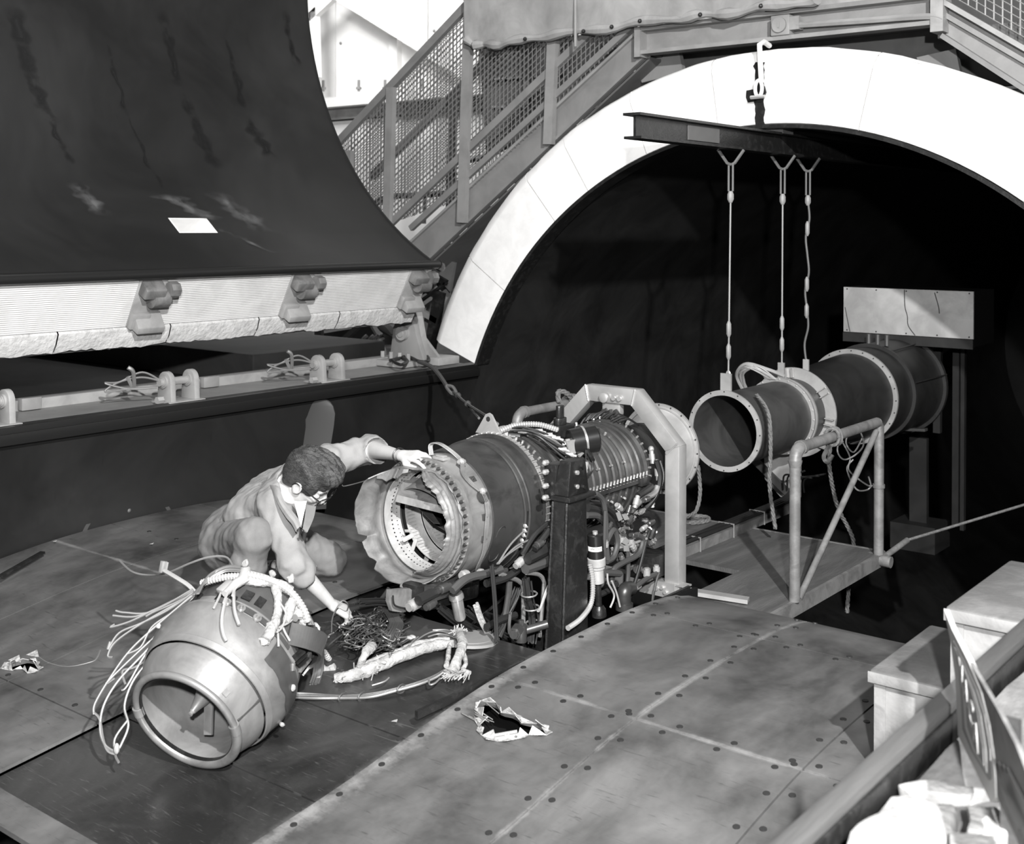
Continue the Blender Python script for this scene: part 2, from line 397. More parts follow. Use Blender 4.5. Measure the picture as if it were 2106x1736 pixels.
# ---- wing: curved plates on the right and left, a darker sunken strip between them, open engine bay
ZP = [(-5.45, -.975), (-5.05, -.89), (-4.7, -.845), (-4.25, -.79), (-3.8, -.715), (-3.4, -.668), (-2.9, -.648), (-2.5, -.648), (-2.2, -.668), (-2.03, -.70), (-1.955, -.74)]
def wz(y):
    if y <= ZP[0][0]: return ZP[0][1]
    for i in range(len(ZP)-1):
        (a, za), (c, zc) = ZP[i], ZP[i+1]
        if y <= c:
            # smooth (Catmull-Rom) between the stations
            p0 = ZP[max(i-1, 0)]; p3 = ZP[min(i+2, len(ZP)-1)]
            m0 = (zc-p0[1])/(c-p0[0]); m1 = (p3[1]-za)/(p3[0]-a); h = c-a; t = (y-a)/h
            return (2*t**3-3*t*t+1)*za+(t**3-2*t*t+t)*h*m0+(-2*t**3+3*t*t)*zc+(t**3-t*t)*h*m1
    return ZP[-1][1]
wing = thing('test_wing', 'large grey screwed plate wing spanning the tunnel under the engine', 'wing', (0, -3.4, -.72))
LE = -1.955
def inpoly(x, y, poly):
    c = False; n = len(poly)
    for i in range(n):
        (x0, y0), (x1, y1) = poly[i], poly[i-1]
        if (y0 > y) != (y1 > y) and x < (x1-x0)*(y-y0)/(y1-y0)+x0: c = not c
    return c
def panel(x0, x1, y0, y1, m, dz=0., hole=None, name='panel', lip=True):
    g = .0035; b = MB(); nx = max(2, int((x1-x0)/(.03 if hole else .35))); ny = max(3, int((y1-y0)/(.03 if hole else .09)))
    us = [x0+g+(x1-x0-2*g)*i/nx for i in range(nx+1)]; vs_ = [y0+g+(y1-y0-2*g)*i/ny for i in range(ny+1)]
    def f(u, v):
        # plates sag and lift by a hair, as worn sheet does
        return Vector((u, v, wz(v)+dz+.0025*mnoise.noise((u*1.7, v*1.7, 5))))
    if hole:
        def cl(i, j): return inpoly((us[i]+us[i+1])/2, (vs_[j]+vs_[j+1])/2, hole)
        b.grid(f, us, vs_, cl)
        for e in [e for e in b.b.edges if e.is_boundary]: 
            for v in e.verts:
                if x0+.02 < v.co.x < x1-.02 and y0+.02 < v.co.y < y1-.02:
                    best = None
                    for i in range(len(hole)):
                        A = Vector(hole[i-1]+(0,)); B = Vector(hole[i]+(0,)); p = Vector((v.co.x, v.co.y, 0)); t = max(0, min(1, (p-A).dot(B-A)/(B-A).length_squared)); q = A+(B-A)*t
                        if best is None or (q-p).length < best[0]: best = ((q-p).length, q)
                    v.co.x, v.co.y = best[1].x, best[1].y
        for f_ in [f_ for f_ in b.b.faces if f_.calc_area() < 1e-9]: b.b.faces.remove(f_)
    else: b.grid(f, us, vs_)
    o = b.build(name, m, wing, solid=.012, off=-1)
    if sum(p.normal.z for p in o.data.polygons) < 0: o.data.flip_normals()
    return o
XW = 2.57
holeR = [(.60, -3.62), (.66, -3.60), (.72, -3.645), (.78, -3.63), (.83, -3.665), (.88, -3.64), (.94, -3.655), (.955, -3.685), (.90, -3.715), (.88, -3.755), (.83, -3.80), (.76, -3.80), (.71, -3.76), (.68, -3.70), (.62, -3.67)]
holeR = [(x+.045, y-.03) for x, y in holeR]
holeL = [(-1.30, -4.32), (-1.25, -4.31), (-1.21, -4.33), (-1.17, -4.35), (-1.19, -4.39), (-1.24, -4.38), (-1.27, -4.41), (-1.34, -4.42), (-1.33, -4.36)]
# right side: chord seams at x=.57, 1.2, 1.83 ; span seams at y=-4.85, -3.46, -2.5
for (x0, x1) in ((.57, 1.2), (1.2, 1.83), (1.83, XW)):
    for (y0, y1) in ((-5.4, -3.46), (-3.46, -2.5), (-2.5, LE)):
        panel(x0, x1, y0, y1, 'wing_plate', hole=holeR if (x0 == .57 and y0 == -5.4) else None)
for (x0, x1) in ((-XW, -1.83), (-1.83, -1.2), (-1.2, -.545)):
    for (y0, y1) in ((-4.92, -4.47), (-4.47, -3.1), (-3.1, -2.5), (-2.5, LE)):
        panel(x0, x1, y0, y1, 'wing_plate', hole=holeL if (x1 < -1. and x0 == -1.83 and y1 == -3.1) else None)
for (y0, y1) in ((-4.92, -4.37), (-4.37, -3.95), (-3.95, -3.14)):
    panel(-.545, .57, y0, y1, 'strip_plate', -.018)
b = MB(); b.grid(lambda u, v: Vector((u, v, wz(v)-.004)), [-XW, -1, 0, .566], [-5.04, -5.02, -4.97, -4.926]); b.build('flap', 'wing_plate', wing, solid=.02)
# leading edge nose and under skin
b = MB(); prof = [(LE, -.741), (-1.925, -.765), (-1.915, -.80), (-1.93, -.86), (-1.99, -.93), (-2.3, -1.02), (-3.2, -1.10), (-4.3, -1.06), (-5.3, -.99)]
for xa, xb in ((-XW, -.545), (.57, XW)):
    b.grid(lambda u, q: Vector((u, q[0], q[1])), [xa, (xa+xb)/2, xb], prof)
b.build('nose_skin', 'wing_plate', wing, solid=.01)
b = MB(); b.grid(lambda u, v: Vector((u, v, wz(v)-.10)), [-XW, -.56], [-5.2, -4.4, -3.6, -2.8, -2.1]); b.grid(lambda u, v: Vector((u, v, wz(v)-.10)), [.585, XW], [-5.2, -4.4, -3.6, -2.8, -2.1]); b.build('shade_sheet', 'void_black', wing)  # black sheet added under the plates as the dark inside the holes
# bay sides and bottom
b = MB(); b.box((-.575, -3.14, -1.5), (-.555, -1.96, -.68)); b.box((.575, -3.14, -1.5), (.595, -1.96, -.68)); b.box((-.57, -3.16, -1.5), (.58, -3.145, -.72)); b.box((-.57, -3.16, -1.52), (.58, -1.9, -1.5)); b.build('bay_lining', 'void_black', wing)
b = MB(); b.box((.552, -3.9, -.70), (.566, -1.98, -.672)); b.build('bay_angle', 'black_iron', wing)
b = MB(); b.box((-.548, -3.14, -.70), (-.535, -1.98, -.674)); b.build('bay_angle', 'black_iron', wing)
# screws, in pairs each side of the seams
sb = MB(); sb.cyl((0, 0, -.004), (0, 0, .0028), .0115, n=12); sm = sb.build('screw', 'screw_dark', wing)
first = [sm]
def screw(x, y, dz=0.):
    if first: o = first.pop()
    else: o = sm.copy(); COL.objects.link(o)
    s = (wz(y+.02)-wz(y-.02))/.04
    o.location = (x, y, wz(y)+dz+.003*mnoise.noise((x*1.7, y*1.7, 5))); o.rotation_euler = (math.atan(s), 0, 0)
    o.parent = wing; o.matrix_parent_inverse = wmat(wing).inverted()
for xs in (1.2, 1.83):
    for i in range(17):
        y = -5.2+i*.195
        for s in (-1, 1): screw(xs+s*.036, y+(.03 if s > 0 else 0))
for i in range(16): screw(.61, -5.1+i*.195)
for yy in (-3.46, -2.5):
    for i in range(9):
        x = .70+i*.21
        for s in (-1, 1): screw(x+(.03 if s > 0 else 0), yy+s*.033)
for i in range(8): screw(.535, -4.9+i*.235, -.018)
for yy in (-4.47, -3.1):
    for i in range(7):
        screw(-.75-.25*i, yy+.03)
# torn lips of the two holes
def shards(poly, seed, lab, mname='torn_edge', big=1.):
    rr = random.Random(seed); b = MB(); n = len(poly)
    cx = sum(p[0] for p in poly)/n; cy = sum(p[1] for p in poly)/n
    for i in range(n):
        (xa, ya), (xb, yb) = poly[i-1], poly[i]
        out = (rr.uniform(.01, .035))*big; up = rr.uniform(.0, .02)*big
        def pt(x, y, k, h): 
            dx, dy = x-cx, y-cy; l = math.hypot(dx, dy); return Vector((x+dx/l*k, y+dy/l*k, wz(y)+h))
        m = ((xa+xb)/2, (ya+yb)/2)
        b.faces([pt(xa, ya, .0, .001), pt(xb, yb, 0, .001), pt(m[0], m[1], -out*.9, up+.012), pt(m[0], m[1], out*.8, .008)], [(0, 2, 1), (0, 1, 3)])
    return b.build('torn_lip', mname, wing, solid=.003, label=lab, smooth=False)
shards(holeR, 3, 'bright torn metal lip of the hole in the right plate')
shards(holeL, 4, 'torn metal lip of the hole in the left plate')
b = MB(); rr = random.Random(5)
for i in range(9):
    x0 = .63+rr.uniform(0, .07); y0 = -3.70+rr.uniform(-.05, .09); L = rr.uniform(.06, .13)
    b.faces([Vector((x0, y0, wz(y0)+.003)), Vector((x0+.012, y0-.01, wz(y0)+.006)), Vector((x0+L, y0-.07*rr.uniform(.3, 1.), wz(y0)+rr.uniform(.0, .018)))], [(0, 1, 2)])
b.build('torn_splinters', 'alum_bright', wing, solid=.003, smooth=False)
b = MB()
for (x, y, s) in ((.93, -3.70, .03), (.80, -3.79, .02)):
    b.faces([Vector((x-s, y, wz(y)-.05)), Vector((x+s*.3, y-s, wz(y)-.06)), Vector((x+s, y+s*.5, wz(y)+.004)), Vector((x-s*.2, y+s, wz(y)-.01))], [(0, 1, 2, 3)])
b.build('bent_flap', 'engine_mid', wing, solid=.003, smooth=False)
for k in range(3): wire('inside_rod', [(.74+.03*k, -3.78, wz(-3.78)-.05), (.86+.03*k, -3.70, wz(-3.7)-.03)], .007, 'wire_pale', wing, n=2)
for (x, y) in ((-1.36, -4.30), (-1.38, -4.37), (-1.34, -4.43)):
    b = MB(); z = wz(y); b.faces([(x, y, z+.002), (x+.07, y+.02, z+.002), (x+.03, y+.035, z+.022)], [(0, 1, 2)]); b.build('peeled_flake', 'torn_edge', wing, solid=.002, smooth=False)
# hinge disc on the strip near the bay
b = MB(); o0 = Vector((.22, -3.22, wz(-3.22)-.018)); b.cyl(o0, o0+Vector((0, .001, .012)), .13, n=28); b.cyl(o0, o0+Vector((0, .001, .015)), .10, n=28); b.build('access_disc', 'grey_paint', wing)

# ---- fairing and hatch on the far left wall
def wallp(y, z, off=0.):
    rad = R-off; return Vector((-math.sqrt(rad*rad-(z-ZC)**2), y, z))
fx = MB(); zs = [-.10, -.105, -.12, -.15, -.2, -.28, -.4, -.55, -.70, -.85]
def fair(z, t):
    k = min(1, max(0, (-.10-z)/.16)); k = math.sqrt(max(0, 1-(1-k)**2)); s_ = (t/.86)**2 if t < .86 else max(0, 1-((t-.86)/.14)**2)
    return wallp(-1.74+.27*t*(.7+.3*k), z, -.004+.09*k*s_)
fx.grid(fair, zs, [t/28 for t in range(29)])
tag(fx.build('wall_fairing', 'fairing_dark', weld=True), 'grey rounded upright fairing on the dark wall behind the man', 'fairing')
hc = wallp(-2.98, -.80, .0); nrm = Vector((-hc.x, 0, ZC-hc.z)).normalized()
h = thing('wall_hatch', 'round dark hatch plate half hidden where the left wall meets the wing', 'hatch', hc)
b = MB(); b.lathe([(.004, .001), (.022, .001), (.022, .30), (.0, .305)], hc-nrm*.02, nrm, 48); b.build('plate', 'shell_dark', h)
b = MB(); b.lathe([(.0, .30), (.028, .302), (.028, .325), (.0, .33)], hc-nrm*.02, nrm, 48); b.build('rim', 'fairing_dark', h)
b = MB(); b.ball(hc+nrm*.01+Vector((0, 0, .2)), .014); b.build('knob', 'grey_dark', h)

# ---- raised lid of the test section, hinged open on the left
TH = 1.44645; HX = -2.8583; HZ = .4154; LY = -.5554
def lt(x, z): 
    c, s = math.cos(TH), math.sin(TH); x -= HX; z -= HZ; return (HX+c*x-s*z, HZ+s*x+c*z)
LCX, LCZ = lt(0, ZC)
def lp(a, y, rad): x, z = lt(rad*math.cos(a), ZC+rad*math.sin(a)); return Vector((x, y, z))
def lang(p): return math.atan2(p.z-LCZ, p.x-LCX)-TH
lid = thing('tunnel_lid', 'huge dark curved lid swung open on the left, white rim facing out', 'lid', (HX, -3, HZ))
wc = [on_cyl(px, py, LCX, LCZ, R) for px, py in ((348, 447), (424, 450), (449, 478), (372, 480))]
wy = sorted(p.y for p in wc); wa = sorted((lang(p) % (2*PI)) for p in wc)
wy0, wy1 = (wy[0]+wy[1])/2, (wy[2]+wy[3])/2; wa0, wa1 = (wa[0]+wa[1])/2, (wa[2]+wa[3])/2
aa = sorted(set([A0+(A1-A0)*i/48 for i in range(49)]+[wa0, wa1])); ys = sorted(set([-12, -9, -6, -5, -4, -3, -2, -1, LY, wy0, wy1]))
ia, iy = aa.index(wa0), ys.index(wy0)
b = MB()
b.grid(lambda a, y: lp(a, y, R), aa, ys, lambda i, j: wa0-1e-9 <= aa[i] < wa1-1e-9 and wy0-1e-9 <= ys[j] < wy1-1e-9)
# end bead
b.build('inner_shell', 'shell_dark', lid)
b = MB(); b.grid(lambda a, y: lp(a, y, RO), aa, ys, lambda i, j: wa0-1e-9 <= aa[i] < wa1-1e-9 and wy0-1e-9 <= ys[j] < wy1-1e-9)
b.grid(lambda a, q: lp(a, LY-.005, q), aa, [R, RO]); b.build('outer_skin', 'grey_dark', lid)
wf = MB()
for (p, q) in (((wa0, wy0), (wa0, wy1)), ((wa0, wy1), (wa1, wy1)), ((wa1, wy1), (wa1, wy0)), ((wa1, wy0), (wa0, wy0))):
    wf.faces([lp(p[0], p[1], R), lp(q[0], q[1], R), lp(q[0], q[1], RO), lp(p[0], p[1], RO)], [(0, 1, 2, 3)])
wfo = wf.build('window_frame', 'white_paint', lid, solid=.01, label='white reveal of the small window in the lid')
gm = bpy.data.materials.new('window_glass'); gm.use_nodes = True; gb = gm.node_tree.nodes['Principled BSDF']; gb.inputs['Transmission Weight'].default_value = 1; gb.inputs['Roughness'].default_value = .02; gb.inputs['IOR'].default_value = 1.05; MATS['glass'] = gm
b = MB(); b.faces([lp(wa0, wy0, RO-.05), lp(wa0, wy1, RO-.05), lp(wa1, wy1, RO-.05), lp(wa1, wy0, RO-.05)], [(0, 1, 2, 3)]); b.build('pane', 'glass', wfo)
# white rim: ribbed upper band, rough lower band in blocks, rubber seal along the inner edge
def rp(f, y, out=0.):     # f: 0 at the inner edge, 1 at the outer edge of the rim ; out: proud of its face
    rad = R+(RO-R)*f; p = lp(A0, y, rad); x, z = lt(0, 0); 
    nx = -math.sin(A0); nz = math.cos(A0); c, s = math.cos(TH), math.sin(TH)
    n = Vector((c*nx-s*nz, 0, s*nx+c*nz)); return p+n*out
sgn = 1 if (rp(.5, -3, .1)-rp(.5, -3, 0)).x > 0 else -1
b = MB(); prof = []; k = 26
for i in range(k):
    f0 = .05+.66*i/k; prof += [(f0, .0), (f0+.66/k*.6, .004)]
b.grid(lambda q, y: rp(q[0], y, sgn*q[1]), prof, [-12, -6, -3, LY-.01]); b.build('rim_band', 'rim_white', lid)
yb = [-12, -8, -6.5, -5.2, -4.35, -3.45, -2.72, -2.05, -1.35, LY-.03]
for i in range(len(yb)-1):
    b = MB(); kk = 22; y0, y1 = yb[i]+.004, yb[i+1]-.004
    us = [y0+(y1-y0)*j/kk for j in range(kk+1)]
    b.grid(lambda y, q: rp(q[0]+(.05*mnoise.noise((y*5, 2, 0))+.03*mnoise.noise((y*21, 2, 0)) if q[0] > .95 else 0), y, sgn*(q[1]+.008*mnoise.noise((y*9, q[0]*7, 0)))), us, [(.71, -.02), (.715, .0), (.73, .012), (.85, .02), (.97, .014), (1.0, -.02), (1.0, -.12)])
    b.build('rim_block', 'white_rough', lid)
b = MB(); pts = [rp(.0, y, sgn*.015) for y in (-12, -6, -3, -1, LY+.02)]; b.tube(pts, .032, 10); pts = [rp(.045, y, sgn*.0) for y in (-12, -6, -3, -1, LY+.0)]; b.tube(pts, .02, 8)
b.tube([rp(.0, LY+.02, sgn*.015), rp(.03, LY+.06, sgn*.01), rp(.07, LY+.08, 0)], .036, 10); b.build('seal', 'seal_rubber', lid)
b = MB(); b.tube([lp(a, LY, R+.006) for a in aa], .016, 6); b.build('end_bead', 'seal_rubber', lid)
def latch(y):
    def q(f, yy, o): return rp(f, yy, sgn*o)
    def blk(f0, f1, y0, y1, o0, o1, name, m, sl=0.):
        b = MB(); b.hexa([q(f0, y0, o0), q(f0, y1, o0), q(f1, y1, o0), q(f1, y0, o0), q(f0+sl, y0, o1), q(f0+sl, y1, o1), q(f1, y1, o1), q(f1, y0, o1)]); return b.build(name, m, lid, bevel=.008)
    blk(.06, .70, y-.10, y+.09, .002, .012, 'latch_plate', 'grey_light')
    hook = blk(.08, .26, y-.09, y+.05, .01, .085, 'latch_hook', 'hot_metal', .06)
    b = MB(); b.cyl(q(.30, y-.02, .05), q(.30, y+.09, .05), .05, n=14); b.cyl(q(.18, y+.08, .05), q(.18, y+.14, .05), .048, n=8); b.build('latch_roller', 'hot_metal', lid)
    blk(.50, .70, y-.10, y+.02, .01, .05, 'latch_wedge', 'grey_light'); 
    b = MB(); b.hexa([q(.50, y-.08, .01), q(.50, y+.10, .01), q(.70, y+.10, .01), q(.70, y-.08, .01), q(.62, y-.08, .10), q(.62, y+.10, .10), q(.70, y+.10, .10), q(.70, y-.08, .10)]); b.build('latch_nose', 'grey_light', lid, bevel=.005)
for y in (-5.2, -4.06, -2.93, -1.80, -.70): latch(y)
for y in (-3.95, -3.05, -1.95):
    b = MB(); b.ball(rp(1.03, y, -.06*sgn), .024); b.build('drop_bolt', 'white_paint', lid)
# stains and scuffs on the lid: wandering dark runs round the curve, pale scuffed patches low down
def patch(y0, a0, a1, w, m, seed, off, slant=0.):
    b = MB(); n = 26; fl_ = []
    def f(i, j):
        t = i/n; a = a0+(a1-a0)*t; ww = w*1.8*(.45+.6*abs(mnoise.noise((t*4+seed, seed, 0)))*2); c = .03*mnoise.noise((t*4, seed*3, 1))
        fl_.append((1-abs(j)) ** .8*min(1, 5*t, 5*(1-t))); return lp(a, y0+slant*t+c+ww*j, R-off)
    b.grid(f, list(range(n+1)), [-1, -.6, -.3, 0, .3, .6, 1]); o = b.build('stain' if m == 'shell_stain' else 'scuff', m, lid)
    at_ = o.data.attributes.new('fade', 'FLOAT', 'POINT'); at_.data.foreach_set('value', fl_); return o
def alph(px, py):
    p = on_cyl(px, py, LCX, LCZ, R); return p.y, lang(p) % (2*PI)
for k, (q0, q1, w) in enumerate((((450, 350), (375, 190), .05), ((370, 180), (335, 20), .035), ((565, 330), (500, 235), .05), ((505, 230), (465, 60), .025), ((110, 260), (60, 150), .05), ((70, 170), (25, 10), .06), ((150, 340), (100, 240), .02), ((265, 240), (220, 90), .014), ((335, 390), (265, 240), .010), ((610, 140), (585, 20), .03))):
    y0, a0 = alph(*q0); y1, a1 = alph(*q1); patch(y0, a0, a1, w, 'shell_stain', k+1, .004, y1-y0)
for k, (q0, q1, w) in enumerate((((215, 445), (150, 375), .07), ((440, 455), (340, 400), .08), ((550, 480), (440, 395), .10), ((560, 520), (450, 470), .03), ((690, 520), (540, 520), .04))):
    y0, a0 = alph(*q0); y1, a1 = alph(*q1); patch(y0, a0, a1, w, 'shell_scuff', k+21, .004, y1-y0)

# ---- hinge gear and dark deck behind the ledge
hg = thing('hinge_bracket', 'grey steel hinge bracket with round pin end beside the arch foot', 'bracket', (-2.75, -.45, 0))
bp = at(835, 690, y=-.40)
b = MB(); pts = []
for j in range(13):
    a = PI*j/12; pts.append((bp.x+.12*math.cos(a), -.42, bp.z+.02+.12*math.sin(a)))
b.prism([(bp.x+.22, -.42, .0)]+pts+[(bp.x-.16, -.42, 0)], (0, .05, 0)); b.build('cheek_plate', 'grey_paint', hg, bevel=.004)
b = MB(); b.cyl((bp.x, -.46, bp.z+.02), (bp.x, -.30, bp.z+.02), .055, n=20); b.cyl((bp.x, -.47, bp.z+.02), (bp.x, -.46, bp.z+.02), .03, n=16); b.build('pin', 'grey_light', hg)
b = MB(); b.box((bp.x-.22, -.60, .0), (bp.x+.16, -.43, .045)); b.build('base_plate', 'grey_light', hg, bevel=.006)
for k in range(4):
    b = MB(); b.cyl((bp.x-.15+.09*k, -.50, .04), (bp.x-.15+.09*k, -.50, .10), .016, n=8); b.build('bolt', 'grey_light', hg)
e0 = at(852, 650, y=-.35); e1 = at(872, 735, y=-.30)
b = MB(); b.bar(e0+Vector((0, 0, .1)), e1, .075, .06, (0, 1, 0)); b.build('link_arm', 'grey_light', hg, bevel=.005)
b = MB(); b.prism([at(840, 745, y=-.28), at(905, 740, y=-.28), at(868, 690, y=-.28)], (0, .03, 0)); b.build('gusset', 'grey_paint', hg)
b = MB(); p = at(900, 725, y=-.2); b.box((p.x-.09, -.32, 0), (p.x+.12, -.08, .06)); tag(b.build('arch_foot_block', 'grey_light', bevel=.008), 'small grey block at the foot of the white arch', 'block')
fr = thing('support_frame', 'dark grey welded support panels and braces behind the arch foot', 'frame', (-3.6, .6, -.2))
for i, q in enumerate(([(880, 520), (935, 540), (925, 600), (890, 560)], [(800, 660), (905, 560), (930, 620), (890, 720), (760, 740)], [(640, 690), (760, 670), (800, 740), (640, 760)], [(915, 500), (985, 505), (930, 640), (890, 600)])):
    b = MB(); yy = .9+.15*i; b.prism([at(px, py, y=yy) for px, py in q], (0, .03, 0)); b.build('web_plate', 'grey_dark' if i != 1 else 'grey_paint', fr)
for i, (p, q, w) in enumerate((((918, 582), (815, 655), .02), ((880, 560), (918, 582), .05), ((865, 640), (900, 660), .05), ((748, 662), (665, 735), .045), ((655, 660), (660, 750), .09), ((905, 600), (885, 715), .11))):
    b = MB(); b.bar(at(*p, y=.7), at(*q, y=.7), w, .04, (0, 1, 0)); b.build('brace', 'stair_grey' if i in (2, 3, 4) else 'black_iron', fr)
b = MB(); b.prism([at(758, 660, y=.1), at(788, 662, y=.1), at(812, 697, y=.1), at(795, 695, y=.1), at(772, 684, y=.1)], (0, .12, 0)); tag(b.build('fabric_wad', 'canvas', sub=1), 'pale bunched cloth wrapped on the strut below the lid rim', 'cloth')
for k, (x0, x1) in enumerate(((748, 742), (762, 757), (772, 776), (780, 790))):
    wire('loop_hose', [at(x1+2, 748, y=.15), at(x1-1, 720, y=.15), at(x0, 700, y=.15), at(x0+8, 692, y=.18)], .026, 'grey_paint', None, sides=8)
    o = bpy.data.objects[-1] if False else COL.objects[-1]
    tag(o, ['leftmost grey hose looping up behind the ledge', 'second grey hose from the left looping behind the ledge', 'third grey hose from the left looping behind the ledge', 'rightmost grey hose looping up beside the hinge bracket'][k], 'hose', 'hoses behind the ledge')
b = MB(); b.box((-14, -12, -.22), (-3.05, 3, -.10)); struct(b.build('floor', 'deck_dark'))
dk = at(520, 729, z=.12); b = MB(); b.box((-9, dk.y, -.10), (dk.x, -.05, .12)); tag(b.build('deck_block', 'deck_dark', bevel=.02), 'low dark deck block behind the ledge under the raised lid', 'deck')
cp = thing('cable_plug', 'pale plug on a cable lying across the dark deck', 'plug', at(500, 745, z=-.08))
a = at(497, 745, z=-.06); c = at(530, 742, z=-.06); b = MB(); b.cyl(a, c, .04, n=10); b.build('plug', 'grey_paint', cp)
b = MB(); b.cyl(c, at(540, 742, z=-.06), .03, .015, n=10); b.build('collar', 'grey_light', cp)
wire('cord', [at(538, 742, z=-.06), at(580, 742, z=-.06), at(640, 738, z=-.06), at(700, 730, z=-.05)], .014, 'hose_grey', cp)

# ---- far hall wall, white panels with battens, beam and truss braces
wl = sroot('wall_far', (-8, 5, 0), 'brightly lit white panelled hall wall')
xs_ = [-16, -14.6, -13.2, -11.8, -10.4]+[at(p, 100, y=5).x for p in (690, 806, 880, 985)]+[-4.4, -3.2]
for i in range(len(xs_)-1):
    b = MB(); b.box((xs_[i]+.012, 5, -2), (xs_[i+1]-.012, 5.05, 9)); b.build('panel', 'white_panel', wl)
    if xs_[i] > -11: 
        for zz in (2.9, 3.7, 4.5):
            b = MB(); b.ball((xs_[i]+.12, 4.99, zz), .022, 6); b.build('bolt', 'grey_paint', wl)
b = MB(); b.box((-16, 5.05, -2), (-3.2, 5.1, 9)); b.build('backing', 'white_panel', wl)
b = MB(); b.box((-3.2, 5.0, 2.4), (8, 5.1, 9)); b.build('upper_panel', 'grey_dark', wl)
z1 = at(800, 195, y=4.8).z; z2 = at(800, 215, y=4.8).z; z3 = at(800, 238, y=4.8).z
b = MB(); b.box((-16, 4.55, z2), (-3.2, 5, z1)); b.build('beam_flange', 'white_panel', wl); b = MB(); b.box((-16, 4.75, z3), (-3.2, 5, z2)); b.build('beam_web', 'grey_light', wl)
b = MB(); b.box((-16, 4.85, -2), (-3.2, 4.9, z3-.02)); b.build('lower_panel', 'white_panel', wl)
for (p, q, w, nm) in (((690, -15), (960, 152), .16, 0), ((625, 50), (700, -20), .12, 0), ((645, -20), (650, 160), .14, 1)):
    b = MB(); b.bar(at(*p, y=4.5), at(*q, y=4.5), w, .09, (0, 1, 0)); b.build('truss_brace' if not nm else 'pipe_column', 'white_panel', wl)
b = MB(); b.box((at(806, 0, y=4.9).x-.06, 4.9, z1), (at(806, 0, y=4.9).x+.1, 5, 9)); b.build('batten', 'white_panel', wl)
for px in (665, 738, 792, 868, 930):
    p = at(px, 188, y=4.7); b = MB(); b.cyl(p, p+Vector((0, 0, .16)), .02, n=8); b.cyl(p+Vector((0, 0, .03)), p+Vector((0, 0, .06)), .04, n=6); b.build('anchor_bolt', 'grey_paint', wl)
# ================================================================ STAIR, WALKWAY, TARPAULIN over the tube
def mb_bar(p, q, w, h, up=(0, 1, 0)):
    b = MB(); b.bar(p, q, w, h, up); return b
YN, YF = .62, 1.45
st = thing('crossover_stair', 'grey steel stair with wire mesh rails climbing left of the arch', 'staircase', (-3, YN, 0))
s0 = at(1325, 52, y=YN); s1 = at(1331, 116, y=YN); e0 = at(845, 497, y=YN); e1 = at(885, 535, y=YN)
dn = (e0-s0); top = s0+dn*0; bot = s0+dn*1.15; tb = s1+(e1-s1)*0; bb = s1+(e1-s1)*1.18
for yy, nm in ((YN, 'stringer'), (YF, 'stringer')):
    o = Vector((0, yy-YN, 0)); b = MB(); b.prism([top+o, bot+o, bb+o, tb+o], (0, .03, 0)); sg = b.build(nm, 'stair_grey', st)
    up = (top-tb)*.10
    b = MB(); b.prism([top+o-Vector((0, .03, 0)), bot+o-Vector((0, .03, 0)), bot+o-up-Vector((0, .03, 0)), top+o-up-Vector((0, .03, 0))], (0, .05, 0)); b.build('flange', 'grey_paint', sg)
    b = MB(); b.prism([tb+o-Vector((0, .03, 0)), bb+o-Vector((0, .03, 0)), bb+o+up-Vector((0, .03, 0)), tb+o+up-Vector((0, .03, 0))], (0, .05, 0)); b.build('flange', 'stair_grey', sg)
n = 15
for i in range(n):
    p = top.lerp(bot, (i+.5)/n)-Vector((0, 0, .14)); b = MB(); b.box((p.x-.13, YN+.03, p.z-.02), (p.x+.13, YF, p.z)); b.box((p.x-.13, YN+.03, p.z-.06), (p.x-.125, YF, p.z)); b.build('tread', 'grey_dark', st)
b = MB(); P_ = tb-Vector((0, -.04, .0)); Q_ = bb-Vector((0, -.04, .0)); b.prism([P_, Q_, Q_+Vector((0, .75, 0)), P_+Vector((0, .75, 0))], (0, 0, -.02)); b.build('soffit_plate', 'grey_dark', st)
# posts and rails of the near side ; far side the same, paler through two layers of mesh
posts = [((805, 180), (797, 470)), ((965, 18), (951, 458)), ((1138, 72), (1129, 297)), ((718, 310), (712, 470))]
for (p, q) in posts:
    b = MB(); a = at(*p, y=YN-.06); c = at(*q, y=YN-.06); b.bar(a, c, .085, .05, (0, 1, 0)); b.build('post', 'grey_paint', st)
for (p, q) in posts[:3]:
    a = at(*p, y=YN-.06)+Vector((0, YF-YN, 0)); c = at(*q, y=YN-.06)+Vector((0, YF-YN, 0)); mb_bar(a, c, .075, .05).build('post', 'stair_grey', st)
rails = [((974, 2), (640, 360), .062), ((1330, 20), (972, 2), 0), ((1335, -30), (760, 505), .055), ((1338, 20), (780, 540), .05)]
for off, m in ((0, 'stair_grey'), (YF-YN, 'stair_grey')):
    o = Vector((0, off-.03, 0))
    mb_bar(at(985, -8, y=YN)+o, at(640, 358, y=YN)+o, .07, .05).build('top_rail', m, st)
    mb_bar(at(1290, 0, y=YN)+o, at(775, 492, y=YN)+o, .06, .04).build('mid_rail', m, st)
    mb_bar(at(1322, 38, y=YN)+o, at(850, 470, y=YN)+o, .05, .04).build('toe_rail', m, st)
